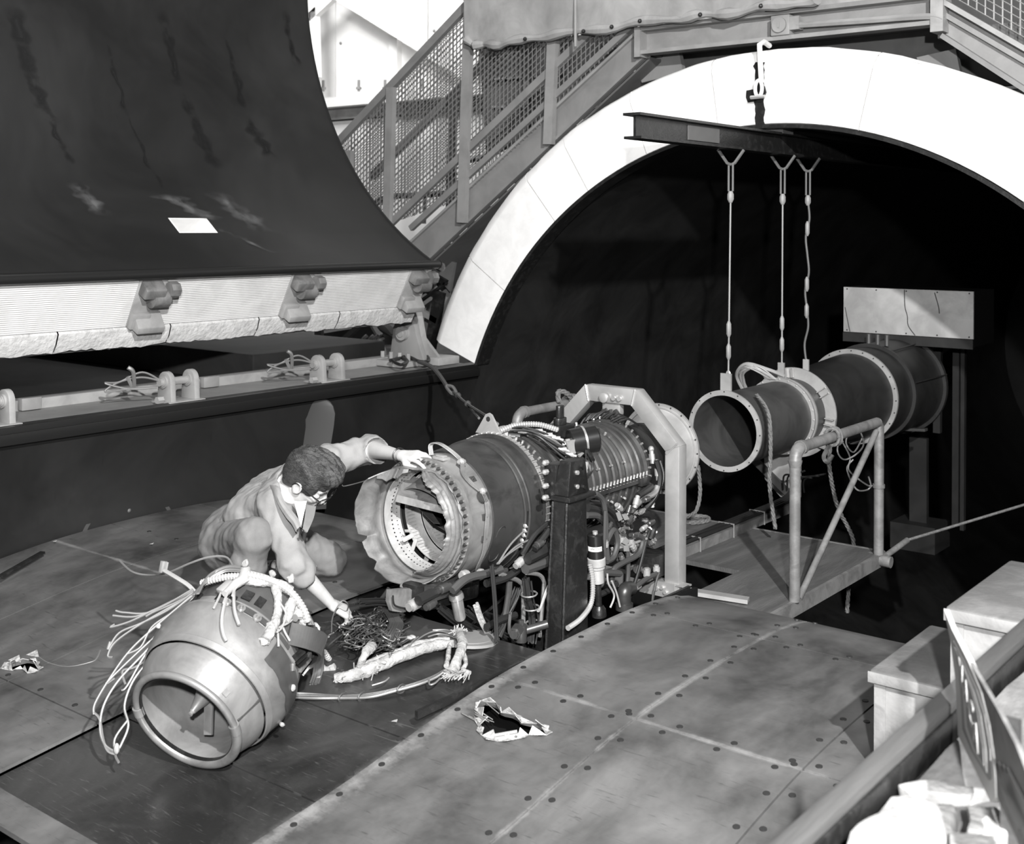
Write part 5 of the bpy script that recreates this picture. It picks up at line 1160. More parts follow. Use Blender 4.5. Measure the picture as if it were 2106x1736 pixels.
tag(COL.objects[-1], 'pale ribbed conduit curving from the canister down past the pylon foot', 'conduit')
jb_ = thing('junction_box', 'small black box with sockets on the frame sill beside the silver post', 'box', at(1335, 1160, x=.30))
p = at(1338, 1158, x=.26); b = MB(); b.box((p.x-.09, p.y-.09, p.z-.055), (p.x+.07, p.y+.07, p.z+.055)); b.build('case', 'black_iron', jb_, bevel=.003)
for k in range(3):
    c = Vector((p.x-.06+.05*k, p.y-.09, p.z-.01)); b = MB(); b.cyl(c, c-Vector((0, .03, 0)), .018, n=12); b.build('socket', 'engine_light', jb_)
# bundles of wires hanging in the bay
wb = thing('wire_harness', 'bundles of dark wires hanging into the open wing bay', 'wires', (.1, -2.8, -.9))
def bundle(pts, x, n_, r, spread, m='hose_rubber', name='wire_bundle', d=None):
    b = MB(); P = [at(px, py, x=x) for px, py in pts]
    for i in range(n_):
        o = Vector((rnd.gauss(0, 1), rnd.gauss(0, 1), rnd.gauss(0, 1)))*spread; b.tube(curve([p+o*(.5+.5*mnoise.noise((i*3.1, j*1.7, 0))) for j, p in enumerate(P)], 5), r, 5)
    return b.build(name, m, wb, kind='stuff')
bundle([(1085, 1190), (1090, 1230), (1098, 1270), (1095, 1320)], .34, 22, .0045, .014); bundle([(1062, 1212), (1050, 1240), (1030, 1280), (1010, 1312)], .26, 16, .004, .022)
bundle([(960, 1255), (990, 1280), (1020, 1300), (1050, 1318)], .20, 14, .004, .016); bundle([(905, 1250), (940, 1275), (985, 1300), (1030, 1322)], .15, 18, .0045, .02)
bundle([(1050, 1265), (1048, 1290), (1052, 1312)], .32, 8, .004, .008, 'hose_grey'); bundle([(740, 1240), (790, 1238), (830, 1250), (860, 1270)], -.2, 16, .0045, .02)
bundle([(1012, 1165), (1016, 1210), (1020, 1260), (1022, 1322)], .37, 4, .0045, .006); bundle([(980, 1245), (990, 1275), (1003, 1300), (1012, 1318)], .24, 10, .007, .008, 'asbestos')
bundle([(1128, 1200), (1120, 1220), (1110, 1250), (1105, 1255)], .40, 3, .004, .006, 'wire_pale')
for px, py, x in ((1088, 1222, .35), (1093, 1250, .35), (1097, 1282, .35)):
    p = at(px, py, x=x); b = MB(); b.tube([p+Vector((.034*math.cos(a), .034*math.sin(a), .004*math.sin(a))) for a in [2*PI*i/14 for i in range(14)]], .004, 5, closed=True); b.build('lacing', 'wire_grey', wb)
vv = thing('drain_valve', 'brass coloured valve with hexagon nut at the bottom of the bay', 'valve', at(1065, 1300, x=.40))
a = at(1058, 1304, x=.42); b = MB(); b.cyl(a, a+Vector((-.02, .05, .004)), .026, n=6); b.cyl(a+Vector((.004, -.012, 0)), a, .018, n=12); b.build('hex_nut', 'engine_mid', vv)
c = at(1072, 1300, x=.40); b = MB(); b.cyl(c-Vector((0, 0, .04)), c+Vector((0, 0, .03)), .024, n=12); b.cyl(c+Vector((0, 0, .03)), c+Vector((0, 0, .05)), .012, n=8); b.cyl(c+Vector((0, .02, 0)), c+Vector((.06, .10, .02)), .018, n=10); b.build('body', 'engine_mid', vv)
# painted tank wall in the bay
b = MB(); b.box((-.1, -2.75, -1.3), (.30, -2.72, -.74)); tag(b.build('bay_tank', 'black_iron', bevel=.04), 'dark tank side deep in the wing bay behind the wires', 'tank')

# ---- black pylon at the right of the bay
py_ = thing('engine_pylon', 'tall black welded pylon holding the right side of the engine', 'pylon', (.50, -2.88, -.7))
def hex8(b, x0, x1, ya0, ya1, z0, xb0, xb1, yb0, yb1, z1):
    b.hexa([(x0, ya0, z0), (x1, ya0, z0), (x1, ya1, z0), (x0, ya1, z0), (xb0, yb0, z1), (xb1, yb0, z1), (xb1, yb1, z1), (xb0, yb1, z1)])
b = MB(); hex8(b, .42, .515, -2.96, -2.76, -.90, .425, .50, -2.905, -2.76, -.115); b.build('post', 'black_iron', py_, bevel=.006)
b = MB(); hex8(b, .415, .52, -2.915, -2.71, -.115, .42, .515, -2.91, -2.715, -.095); b.build('cap_plate', 'black_iron', py_, bevel=.004)
b = MB(); hex8(b, .42, .50, -2.90, -2.74, -.095, .43, .49, -2.865, -2.755, .05); b.build('head_block', 'black_iron', py_, bevel=.006)
b = MB(); b.box((.36, -2.885, -.12), (.425, -2.80, .03)); b.build('jaw', 'black_iron', py_, bevel=.006)
for z in (-.11, -.06, .0, .04):
    b = MB(); c = Vector((.385, -2.895, z)); b.cyl(c, c-Vector((0, .022, 0)), .012, n=6); b.ball(c-Vector((0, .02, 0)), .011, 6); b.build('bolt', 'alum', py_)
for (y, z) in ((-2.83, -.06), (-2.83, .0), (-2.78, -.07), (-2.79, .02)):
    b = MB(); c = Vector((.492, y, z)); b.cyl(c, c+Vector((.012, 0, 0)), .010, n=6); b.build('bolt', 'alum' if y < -2.8 else 'black_iron', py_)
for pts in ([(.424, -2.962, -.9), (.428, -2.908, -.12)], [(.515, -2.962, -.9), (.50, -2.907, -.12)]):
    b = MB(); k = 40; P = [Vector(pts[0]).lerp(Vector(pts[1]), i/k) for i in range(k+1)]; b.tube(P, [.006+.0025*(i % 2) for i in range(k+1)], 6); b.build('weld_bead', 'black_iron', py_)

# ---- silver lifting frame round the front of the engine
af = thing('lifting_frame', 'silver welded square tube frame arched over the front of the engine', 'frame', (0, -1.8, -.76))
yA = -1.80; hw = .036
pts = [(.375, -.79), (.375, -.055), (.145, .180), (-.145, .180), (-.375, -.055), (-.375, -.79)]
names = ['post', 'shoulder', 'crosshead', 'shoulder', 'post']
def mitre(i, w):
    p = Vector((pts[i][0], pts[i][1])); e = []
    for a, c in ((i-1, i), (i, i+1)):
        if 0 <= a and c < len(pts): d = Vector((pts[c][0]-pts[a][0], pts[c][1]-pts[a][1])).normalized(); e.append(Vector((-d.y, d.x)))
    n_ = sum(e, Vector((0, 0))).normalized(); k = w/2/max(.3, n_.dot(e[0])); return [p+n_*k*s_ for s_ in (-1, 1)]
for i in range(5):
    (a0, a1), (c0_, c1_) = mitre(i, .082), mitre(i+1, .082)
    b = MB(); b.prism([(q.x, yA-.037, q.y) for q in (a0, c0_, c1_, a1)], (0, .074, 0)); b.build(names[i], 'alum', af, bevel=.003)
for (x, z) in pts[1:5]:
    q = Vector((x, yA-.039, z)); o_ = (Vector((x, 0, z))-Vector((0, 0, -.4))).normalized(); b = MB(); P = [q-o_*.045+o_*.09*i/14 for i in range(15)]; b.tube(P, [.004+.0015*(i % 2) for i in range(15)], 6); b.build('weld_bead', 'alum', af)
b = MB(); c = Vector((-.03, yA-.045, .165)); b.lathe([(0, 0), (0, .026), (.012, .026), (.016, .018), (.016, 0)], c, (0, -1, 0), 18); b.build('eye_boss', 'alum', af)
for x in (.03, .065):
    b = MB(); c = Vector((x, yA-.04, .168)); b.cyl(c, c-Vector((0, .014, 0)), .013, n=10); b.build('bolt', 'alum', af)
b = MB(); b.box((-.06, yA-.02, .08), (.05, yA+.02, .14)); b.build('hanger_block', 'alum', af, bevel=.004)
for (p, q) in (((-.02, .10), (-.09, .02)), ((.0, .10), (.04, .0)), ((.03, .10), (.09, .02)), ((-.04, .1), (-.02, .0))):
    b = MB(); b.cyl((p[0], yA-.03, ZE+.17+p[1]), (q[0], yA-.06, ZE+.20+q[1]), .014, n=10); b.build('strut', 'engine_mid', af)
b = MB(); b.bar((-.46, yA-.045, -.765), (.40, yA-.045, -.765), .01, .075, (0, 0, 1)); b.bar((-.46, yA-.015, -.732), (.46, yA-.015, -.732), .06, .008, (0, 0, 1)); b.build('sill_angle', 'alum', af)
b = MB(); b.bar((.42, yA+.02, -.77), (.72, yA+.12, -.785), .06, .02, (0, 0, 1)); b.build('foot_strap', 'alum', af)
for (x, z) in ((.33, -.755), (.35, -.775), (.30, -.765)):
    b = MB(); c = Vector((x, yA-.05, z)); b.cyl(c, c-Vector((0, .012, 0)), .010, n=8); b.build('bolt', 'alum', af)
b = MB(); c = Vector((.43, yA-.02, -.765)); b.cyl(c, c+Vector((.02, -.02, 0)), .022, n=6); b.cyl(c, c+Vector((.035, -.035, 0)), .012, n=8); b.build('tie_nut', 'alum', af)
# settle the engine to its measured stations: one warp of every casing part along and round its axis
_Y0 = [-4.2, -3.25, -3.105, -2.75, -2.586, -2.28, -1.80, -1.185, -1.0]; _Y1 = [-4.21, -3.26, -3.12, -2.92, -2.785, -2.45, -1.865, -1.35, -1.165]; _SS = [.86, .86, .835, .875, .90, .90, .912, .872, .87]
_fixed = {'baffle_rim', 'baffle_face', 'baffle_shard', 'broken_vane', 'actuator_body', 'actuator_band', 'actuator_cap', 'shaft', 'mount_plate', 'clamp_lever', 'spring_lead', 'lead', 'loose_tube'}
for o in en.children:
    if o.name.split('.')[0] in _fixed: continue
    k = np.empty(len(o.data.vertices)*3); o.data.vertices.foreach_get('co', k); k = k.reshape(-1, 3)
    s = np.interp(k[:, 1], _Y0, _SS); y2 = np.interp(k[:, 1], _Y0, _Y1); zc = np.interp(y2, [-3.6, -1.75, -1.35], [-.2, -.2, -.168])
    k[:, 2] = zc+(k[:, 2]-ZE)*s; k[:, 0] *= s; k[:, 1] = y2
    o.data.vertices.foreach_set('co', k.ravel()); o.data.update()
# ================================================================ THE TORN OFF TAIL CONE AND ITS WIRES
_az, _el = math.radians(17), math.radians(24.5)
TA = Vector((-math.sin(_az)*math.cos(_el), math.cos(_az)*math.cos(_el), math.sin(_el))); TO = at(384, 1479, d=4.08); TK = .69
TU = (Vector((0, 0, 1))-TA*TA.z).normalized(); TV = TA.cross(TU)      # lathe angles run from TU towards TV
TP = [(0, .205), (.05, .232), (.11, .253), (.17, .266), (.215, .272), (.30, .279), (.38, .274), (.44, .262), (.50, .250), (.60, .240), (.70, .232)]
def trs(t): return float(np.interp(t, [0, .15, .2, .24, .29, .4, .7], [.936, .916, .925, .95, .98, .985, 1.]))
def tr(t): return float(np.interp(t, [p[0] for p in TP], [p[1] for p in TP]))*trs(t)
def tp(t, ang, off=0.): a = math.radians(ang); return TO+TA*t*TK+(TU*math.cos(a)+TV*math.sin(a))*(tr(t)+off)
def on_tail(px, py, off=0.):
    v = ray(px, py); d = 3.4
    while d < 5.4:
        p = CAM+v*d; q = p-TO; t = q.dot(TA)/TK
        if 0 <= t <= .72 and (q-TA*t*TK).length < tr(t)+off: return p
        d += .004
    return CAM+v*4.35
ta = thing('tail_cone', 'dented grey exhaust tail cone torn off and lying open end towards us', 'tail cone', TO+TA*.2-Vector((0, 0, .27)))
def tl_(name, prof, m, n=72, solid=0., a0=0., a1=2*PI, label=None, fn=None):
    b = MB(); b.lathe(prof, TO, TA, n, a0, a1, ref=TU, fn=(lambda t, r, a: (lambda q: (q[0]*TK, q[1]*trs(q[0])))(fn(t, r, a) if fn else (t, r)))); return b.build(name, m, ta, solid=solid, label=label)
# movable upper eyelid, casing behind it with rim band, gap between
eye = [(t, r_) for t, r_ in TP if t <= .12]+[(.148, .2615), (.15, .259)]
tl_('nozzle_eyelid', eye, 'tail_metal', 64, solid=.004)
dent = lambda t, r, a: (t, r+.004*mnoise.noise((t*7, a*2, 3)))
tl_('casing', [(.154, .268), (.156, .2725), (.185, .280), (.188, .2785), (.23, .2785), (.30, .281), (.36, .2785), (.405, .270)], 'tail_metal', 72, solid=.004, fn=dent)
tl_('casing_step', [(.40, .262), (.41, .268), (.425, .268), (.43, .260), (.47, .255)], 'tail_metal', 72, solid=.004)
tl_('rear_casing', [(.47, .250), (.475, .254), (.49, .254), (.495, .247), (.56, .242), (.66, .236), (.70, .233)], 'tail_dark', 72, solid=.004)
tl_('casing_ring', [(.685, .232), (.685, .246), (.70, .246), (.70, .232)], 'tail_dark', 72)
# tubular rim of the opening in two halves with joint sleeves, inner wall and bullet
def rim(a0, a1, r, name, m):
    k = 44; b = MB(); b.tube([TO-TA*.004+(TU*math.cos(a)+TV*math.sin(a))*.198 for a in [math.radians(a0+(a1-a0)*i/k) for i in range(k+1)]], r, 12); return b.build(name, m, ta)
rim(-84, 88, .0125, 'rim_tube', 'tail_metal'); rim(92, 272, .0165, 'rim_tube', 'engine_light')
for a in (90, 270):
    k = 8; b = MB(); b.tube([TO-TA*.004+(TU*math.cos(x)+TV*math.sin(x))*.198 for x in [math.radians(a-5+10*i/k) for i in range(k+1)]], .0185, 12); b.build('joint_sleeve', 'tail_metal', ta)
tl_('inner_wall', [(-.002, .200), (.05, .202), (.20, .222), (.66, .22)], 'tail_metal', 64)
tl_('inner_lip', [(-.004, .200), (-.012, .196), (-.010, .192), (.012, .196)], 'black_iron', 64)
tl_('inner_bulkhead', [(.64, .222), (.645, .01)], 'void_black', 40)
tl_('bullet', [(.62, .085), (.30, .065), (.10, .022), (.05, .012), (.045, .008), (.03, .009), (.028, 0)], 'tail_metal', 32)
b = MB(); c0, c1 = TO+TA*.13+TU*-.02, TO+TA*.05-TU*.12+TV*.02; b.bar(c0, c1, .035, .012, TA); b.build('bullet_strut', 'tail_metal', ta, bevel=.002)
# hinge strip on the side of the eyelid, small tabs on its face, strap, bolts
for s in (-1, 1):
    b = MB(); b.bar(tp(.02, 84*s, .003), tp(.145, 82*s, .003), .008, .006, tp(.1, 84*s, 1)-TO); b.build('eyelid_edge', 'tail_dark', ta)
for a in (55, -70):
    b = MB(); b.bar(tp(.03, a, .004), tp(.055, a, .004), .02, .006, tp(.05, a, 1)-TO); b.build('face_tab', 'tail_metal', ta)
b = MB(); k = 20; P = [tp(.425, 2+70*i/k, .006) for i in range(k+1)]
for i in range(k): b.bar(P[i], P[i+1], .022, .005, P[i]-TO-TA*.425*TK)
b.build('clamp_strap', 'tail_dark', ta)
for a in (12, 24, 38, 52):
    b = MB(); p = tp(.415, a, .006); u = (tp(.415, a, 1)-p).normalized(); b.cyl(p, p+u*.02, .009, .006, n=8); b.cyl(p, p+u*.006, .016, n=10); b.build('strap_bolt', 'engine_light', ta)
b = MB(); b.bar(tp(.40, 60, .006), tp(.40, 82, .012), .012, .01, TA); b.bar(tp(.40, 82, .012), tp(.375, 86, .008), .010, .01, TA); b.build('hook_strip', 'engine_light', ta)
for (t, a, w) in ((.455, 2, .03), (.455, 12, .026), (.455, -22, .03), (.53, 20, .035), (.53, 32, .03)):
    b = MB(); p = tp(t, a, .002); u = tp(t, a, 1)-p; b.bar(p-TA*.02, p+TA*.02, w, .008, u); b.build('small_plate', 'black_iron', ta)
# dark wet stain down the right of the casing
def tstain(name, m, f):
    b = MB(); n_ = 18
    b.grid(lambda i, j: tp(*f(i/n_, j/n_)), list(range(n_+1)), list(range(n_+1))); return b.build(name, m, ta)
tstain('wet_stain', 'tail_dark', lambda u, v: ((.265+.015*mnoise.noise((v*6, 1, 1))+.09*abs(mnoise.noise((v*4, 2, 1))))*(1-u)+.404*u, 60+58*v, .0035+.002*u*0+.0045))
# cut away side window with bent guard bar and pale link inside
tl_('side_opening', [(.52, .2475), (.66, .240)], 'void_black', 14, a0=math.radians(80), a1=math.radians(112))
b = MB(); P = curve([tp(.50, 66, .008), tp(.56, 80, .045), tp(.63, 94, .055), tp(.67, 110, .035), tp(.66, 124, .015), tp(.60, 132, .006)], 8)
for i in range(len(P)-1): b.bar(P[i], P[i+1]+(P[i+1]-P[i])*.15, .075, .010, P[i]-TO-TA*.6*TK)
b.build('guard_bar', 'tail_dark', ta)
b = MB(); b.bar(tp(.47, 98, .004), tp(.60, 104, .012), .035, .014, tp(.55, 100, 1)-TO); b.build('link_plate', 'engine_light', ta, bevel=.003)
for a, t in ((82, .46), (86, .47), (90, .48)):
    b = MB(); p = tp(t, a, .004); b.bar(p, p+(tp(t, a, 1)-TO-TA*t*TK).normalized()*.03-TA*.01, .006, .05, TA); b.build('fork', 'black_iron', ta)
b = MB(); p = tp(.58, 62, .004); b.cyl(p, p+(tp(.58, 62, 1)-TO-TA*.58*TK).normalized()*.02, .014, n=10); b.build('stud', 'engine_light', ta)
b = MB(); b.bar(tp(.60, 100, .002), tp(.70, 128, .004), .06, .006, tp(.65, 115, 1)-TO); b.build('rear_web', 'tail_dark', ta)

# ---- harness torn out round the cone: conduits, wrapped leads, loose wires
def lumpy(name, pts, r, m, parent=None, amp=.3, fr=30, sides=12, label=None, n=12):
    c = curve(pts, n); b = MB(); up = Vector((0, 0, 1)); rows = []
    L = len(c); sd = rnd.random()*50
    for i, p in enumerate(c):
        d = (c[min(i+1, L-1)]-c[max(i-1, 0)]).normalized(); a = d.cross(up)
        if a.length < 1e-3: a = d.orthogonal()
        a.normalize(); e = a.cross(d); rr = r[min(len(r)-1, int(i*len(r)/L))] if isinstance(r, list) else r
        if isinstance(r, list): f = i*(len(r)-1)/(L-1); j = min(int(f), len(r)-2); rr = r[j]+(r[j+1]-r[j])*(f-j)
        row = []
        for k in range(sides):
            th = 2*PI*k/sides; w = a*math.cos(th)+e*math.sin(th); q = p+w*rr
            row.append(b.b.verts.new(p+w*rr*(1+amp*mnoise.noise((q.x*fr+sd, q.y*fr, q.z*fr))+amp*.5*mnoise.noise((q.x*fr*3, q.y*fr*3+sd, q.z*fr*3)))))
        rows.append(row)
    for i in range(L-1):
        for k in range(sides): b.b.faces.new((rows[i][k], rows[i][(k+1) % sides], rows[i+1][(k+1) % sides], rows[i+1][k]))
    b.b.faces.new(rows[0]); b.b.faces.new(rows[-1][::-1]); return b.build(name, m, parent, label=label)
ha = thing('torn_harness', 'torn wiring harness of pale conduits and loose wires draped over the tail cone', 'wires', tp(.6, 0, .02))
T = on_tail
def tpx(pts, off): return [T(px, py, off) for px, py in pts]
ribbed('ribbed_conduit', tpx([(414, 1200), (440, 1192), (475, 1186), (510, 1187)], .03), .014, 'wire_pale', ha, pitch=.011)
ribbed('ribbed_conduit', tpx([(500, 1180), (545, 1190), (580, 1205), (605, 1225), (625, 1255), (633, 1280)], .035), .015, 'wire_pale', ha, pitch=.012)
ribbed('ribbed_conduit', [at(666, 1340, d=4.85), at(685, 1368, d=4.9), at(705, 1386, d=4.92), at(728, 1393, d=4.95)], .013, 'asbestos', ha, pitch=.012)
lumpy('wrapped_lead', tpx([(495, 1190), (530, 1196), (565, 1200), (600, 1215)], .02), .018, 'asbestos', ha)
lumpy('wrapped_lead', tpx([(566, 1205), (573, 1240), (568, 1275), (556, 1300), (545, 1318)], .02), [.016, .015, .017, .02], 'asbestos', ha)
lumpy('wrapped_lead', tpx([(605, 1225), (598, 1250), (588, 1280)], .02), [.013, .02, .012], 'asbestos', ha)
lumpy('wrapped_lead', tpx([(505, 1172), (500, 1190), (480, 1205), (462, 1222)], .03), [.020, .020, .016, .012], 'wire_pale', ha, amp=.12)
b = MB(); b.bar(T(452, 1218, .02), T(476, 1197, .03), .035, .02); b.build('terminal_block', 'grey_light', ha, bevel=.003)
for px, py, r_ in ((612, 1262, .025), (622, 1278, .018), (650, 1292, .022), (648, 1332, .02), (543, 1316, .02), (556, 1290, .022), (508, 1178, .02), (505, 1160, .016), (598, 1190, .016), (560, 1180, .014), (603, 1415, .012), (580, 1490, .01), (326, 1288, .01)):
    p = T(px, py, .012) if px < 640 else at(px, py, d=4.75)
    b = MB(); b.ball(p, (r_, r_*.8, r_*.9), 7)
    for v in b.b.verts: v.co += (v.co-p)*.5*mnoise.noise(v.co*60)
    b.build('frayed_lump', 'asbestos', ha)
def tw(pts, off, r=.0042, m='wire_pale', name='loose_wire'): return wire(name, tpx(pts, off), r, m, ha, n=6, sides=6)
tw([(465, 1231), (458, 1258), (456, 1284), (460, 1306), (466, 1318)], .028, .006); tw([(481, 1207), (481, 1240), (484, 1262), (492, 1285)], .022, .006)
tw([(462, 1200), (452, 1225), (440, 1250)], .015, .0045); tw([(570, 1280), (572, 1310), (573, 1330)], .02, .004); tw([(580, 1285), (586, 1300), (596, 1318)], .01, .004)
tw([(508, 1190), (480, 1202), (468, 1220), (460, 1240)], .035, .005); tw([(512, 1192), (486, 1208), (478, 1225)], .03, .005)
tw([(575, 1240), (588, 1262), (580, 1290), (570, 1300)], .03, .004); tw([(612, 1240), (600, 1275), (575, 1290)], .02, .004)
b = MB()
for k in range(34):      # thin bundle arched over the top of the cone
    o = rnd.uniform(-9, 9); b.tube(curve(tpx([(402+o*.8, 1222-o*.2), (425+o*.5, 1192-o), (465+o*.3, 1170-o*.7), (505, 1172-o*.6)], .018+.02*rnd.random()), 5), .0038, 5)
b.build('wire_bundle', 'wire_grey', ha, kind='stuff')
b = MB()
for k in range(26):
    o = rnd.uniform(-8, 8); b.tube(curve(tpx([(520+o, 1178+o*.5), (560+o*.5, 1192+o*.6), (597+o*.6, 1215+o*.6), (622+o*.6, 1250+o*.3), (640+o*.7, 1285)], .012+.02*rnd.random()), 5), .0038, 5)
b.build('wire_bundle', 'wire_grey', ha, kind='stuff')
b = MB()
for k in range(40):      # dark ragged wires down the back edge of the cone
    o = rnd.uniform(-10, 10); b.tube(curve([at(640+o, 1290, d=4.72), at(652+o*1.2, 1330+rnd.uniform(-8, 8), d=4.72), at(654+o, 1375, d=4.72), at(645+o, 1410+rnd.uniform(-5, 5), d=4.68)], 4), .004, 5)
b.build('wire_bundle', 'wire_dark', ha, kind='stuff')
for pts in ([(660, 1372), (672, 1380), (690, 1372)], [(648, 1392), (672, 1398), (700, 1400)], [(690, 1380), (705, 1392), (722, 1400)]):
    lumpy('wrapped_lead', [at(px, py, d=4.8) for px, py in pts], .016, 'asbestos', ha)
b = MB(); b.prism([at(px, py, d=4.78) for px, py in ((668, 1385), (700, 1378), (735, 1395), (722, 1418), (690, 1410))], (.01, .01, 0)); b.build('torn_bracket', 'black_iron', ha, smooth=False)
# loose wires fanning out to the left of the cone, each its own piece
fan = [([(398, 1216), (335, 1246), (280, 1268), (232, 1266)], .0042), ([(398, 1218), (345, 1255), (290, 1282), (245, 1302), (222, 1336), (226, 1320)], .0042), ([(396, 1224), (330, 1280), (270, 1335), (228, 1392), (196, 1446), (193, 1470)], .0045),
       ([(400, 1230), (352, 1285), (292, 1348), (242, 1402), (213, 1452), (206, 1500), (216, 1532), (236, 1546)], .0045), ([(402, 1236), (348, 1300), (302, 1362), (272, 1404), (256, 1452), (264, 1492), (250, 1530), (238, 1552), (244, 1568)], .0045),
       ([(398, 1214), (322, 1252), (268, 1278), (228, 1290), (236, 1284)], .004), ([(392, 1226), (302, 1276), (240, 1318), (222, 1348), (232, 1352)], .004), ([(402, 1240), (372, 1292), (322, 1342), (278, 1372), (252, 1380), (258, 1408)], .0042),
       ([(396, 1212), (312, 1258), (258, 1260), (238, 1256)], .004), ([(402, 1226), (330, 1298), (262, 1362), (218, 1406), (236, 1395)], .004), ([(404, 1232), (340, 1310), (300, 1345), (262, 1410), (250, 1420)], .004), ([(400, 1222), (350, 1262), (312, 1290), (290, 1330), (262, 1345)], .0038),
       ([(193, 1466), (205, 1480), (212, 1520), (222, 1545), (240, 1552)], .0045), ([(262, 1482), (236, 1520), (238, 1555)], .0042), ([(402, 1218), (360, 1240), (318, 1258), (300, 1268)], .0038)]
for pts, r_ in fan:
    n_ = len(pts)
    P = []
    for i, (px, py) in enumerate(pts):
        d = 4.42-.30*max(0, (py-1230)/330.); fl = (CAM.z+.79)*FPX/(py-HY); P.append(at(px, py, d=min(d, fl-.03)))
    wire('loose_wire', P, r_, 'wire_grey', ha, n=6)
b = MB(); b.ball(at(240, 1540, d=4.12), (.01, .01, .02), 6); b.build('solder_end', 'wire_pale', ha)
wire('long_lead', [at(245, 1152, d=4.9), at(272, 1176, d=4.8), at(308, 1183, d=4.75), at(345, 1178, d=4.65), at(392, 1158, d=4.6), at(430, 1146, d=4.6), at(465, 1146, d=4.6), at(480, 1166, d=4.55)], .0042, 'wire_grey', ha)
b = MB(); p = at(333, 1167, d=4.6); b.bar(p-Vector((0, 0, .02)), p+Vector((0, .01, .022)), .022, .018, (1, 0, 0)); b.bar(p+Vector((.012, 0, -.02)), p+Vector((.012, .01, .022)), .006, .03, (1, 0, 0)); b.build('plug_connector', 'grey_paint', ha, bevel=.002)
wire('plug_cable', [at(338, 1174, d=4.58), at(365, 1190, d=4.52), at(388, 1205, d=4.48), at(402, 1220, d=4.45)], .0085, 'wire_pale', ha)
wire('tie_loop', [at(400, 1222, d=4.44), at(404, 1238, d=4.43), at(402, 1250, d=4.43)], .004, 'wire_dark', ha)
tag(wire('stray_wire', [at(px, py, z=wz(at(px, py, z=-.75).y)+.006) for px, py in ((80, 1352), (100, 1364), (140, 1372), (188, 1362), (200, 1352), (206, 1338))], .004, 'wire_grey'), 'single stray wire lying by the small hole in the left plate', 'wire')
tag(wire('stray_wire', [at(704, 998, d=5.5), at(708, 1000, d=5.5), at(730, 995, d=5.45), at(758, 987, d=5.35)], .0025, 'wire_grey', n=4), 'thin wire sticking out left of the torn skirt edge', 'wire')
# ---- wrapped branch cable lying on the strip, with frayed ends
fl = lambda px, py, h=.02: at(px, py, z=wz(at(px, py, z=-.70).y)-.012+h)
wc_ = thing('wrapped_cable', 'pale lagged cable branch with frayed ends lying on the dark strip', 'cable', fl(840, 1350, 0))
lumpy('trunk', [fl(688, 1396), fl(720, 1390), fl(755, 1378), fl(795, 1362), fl(830, 1348), fl(870, 1334), fl(905, 1326), fl(932, 1324, .03)], [.016, .024, .026, .024, .024, .022, .022, .014], 'asbestos', wc_, amp=.22)
lumpy('trunk', [fl(740, 1372), fl(775, 1358), fl(815, 1342), fl(860, 1326), fl(900, 1318), fl(925, 1316)], [.012, .016, .014, .016, .014, .010], 'asbestos', wc_, amp=.25)
lumpy('branch', [fl(945, 1300, .06), fl(950, 1316, .06), fl(948, 1336, .05), fl(940, 1358, .035), fl(932, 1378, .02), fl(928, 1388, .012)], [.016, .020, .019, .020, .025, .034], 'asbestos', wc_, amp=.25)
lumpy('branch', [fl(926, 1322, .03), fl(922, 1345, .02), fl(918, 1370, .015)], .010, 'asbestos', wc_)
lumpy('branch', [fl(954, 1345, .03), fl(958, 1365, .02), fl(952, 1378, .012), fl(966, 1384, .012)], .009, 'asbestos', wc_)
lumpy('branch', [fl(738, 1372, .04), fl(750, 1348, .07), fl(762, 1332, .07), fl(770, 1328, .05)], [.010, .016, .022, .012], 'asbestos', wc_, amp=.35)
b = MB()
for k in range(60):
    px = rnd.uniform(915, 968); p = fl(px, rnd.uniform(1378, 1390), .015); b.tube([p, p+Vector((rnd.uniform(-.01, .02), rnd.uniform(-.05, -.01), rnd.uniform(-.015, .005)))], .0022, 4)
for k in range(40):
    px = rnd.uniform(690, 790); p = fl(px, 1398-(px-690)*.33+rnd.uniform(-6, 6), .02); b.tube(curve([p, jit(p, .02), jit(p, .035)], 3), .002, 4)
for k in range(30):
    p = fl(rnd.uniform(930, 955), 1300, .06); b.tube([p, jit(p+Vector((0, 0, .01)), .02)], .0025, 4)
b.build('frayed_ends', 'asbestos', wc_, kind='stuff')
for pts in ([(935, 1310), (915, 1300), (895, 1298), (870, 1308), (840, 1330), (820, 1335)], [(940, 1306), (920, 1296), (890, 1296)], [(938, 1312), (905, 1304), (880, 1310)], [(860, 1310), (850, 1318), (835, 1332), (815, 1336), (800, 1330)], [(790, 1322), (810, 1330), (840, 1312), (850, 1312)], [(905, 1395), (895, 1405), (884, 1408), (882, 1398)], [(765, 1410), (790, 1402), (800, 1394)]):
    wire('loose_wire', [fl(px, py, .03) for px, py in pts], .0035, 'wire_grey', wc_, n=5)
for px, py in ((842, 1312), (848, 1310), (800, 1328), (788, 1362)):
    b = MB(); p = fl(px, py, .03); b.ball(p, (.018, .012, .008), 6); b.build('tape_flag', 'wire_pale', wc_)
for k in range(5):
    wire('long_cable', [fl(560+2*k, 1424+k*2, .05-.006*k), fl(640, 1428+k*2, .025), fl(700, 1432+k, .014), fl(760, 1428+k*1.5, .012), fl(810, 1418+k, .012), fl(860, 1404+k, .012), fl(895, 1390+k, .012), fl(915, 1378+k*.5, .02)], .0052, 'hose_grey' if k % 2 else 'wire_grey', wc_)
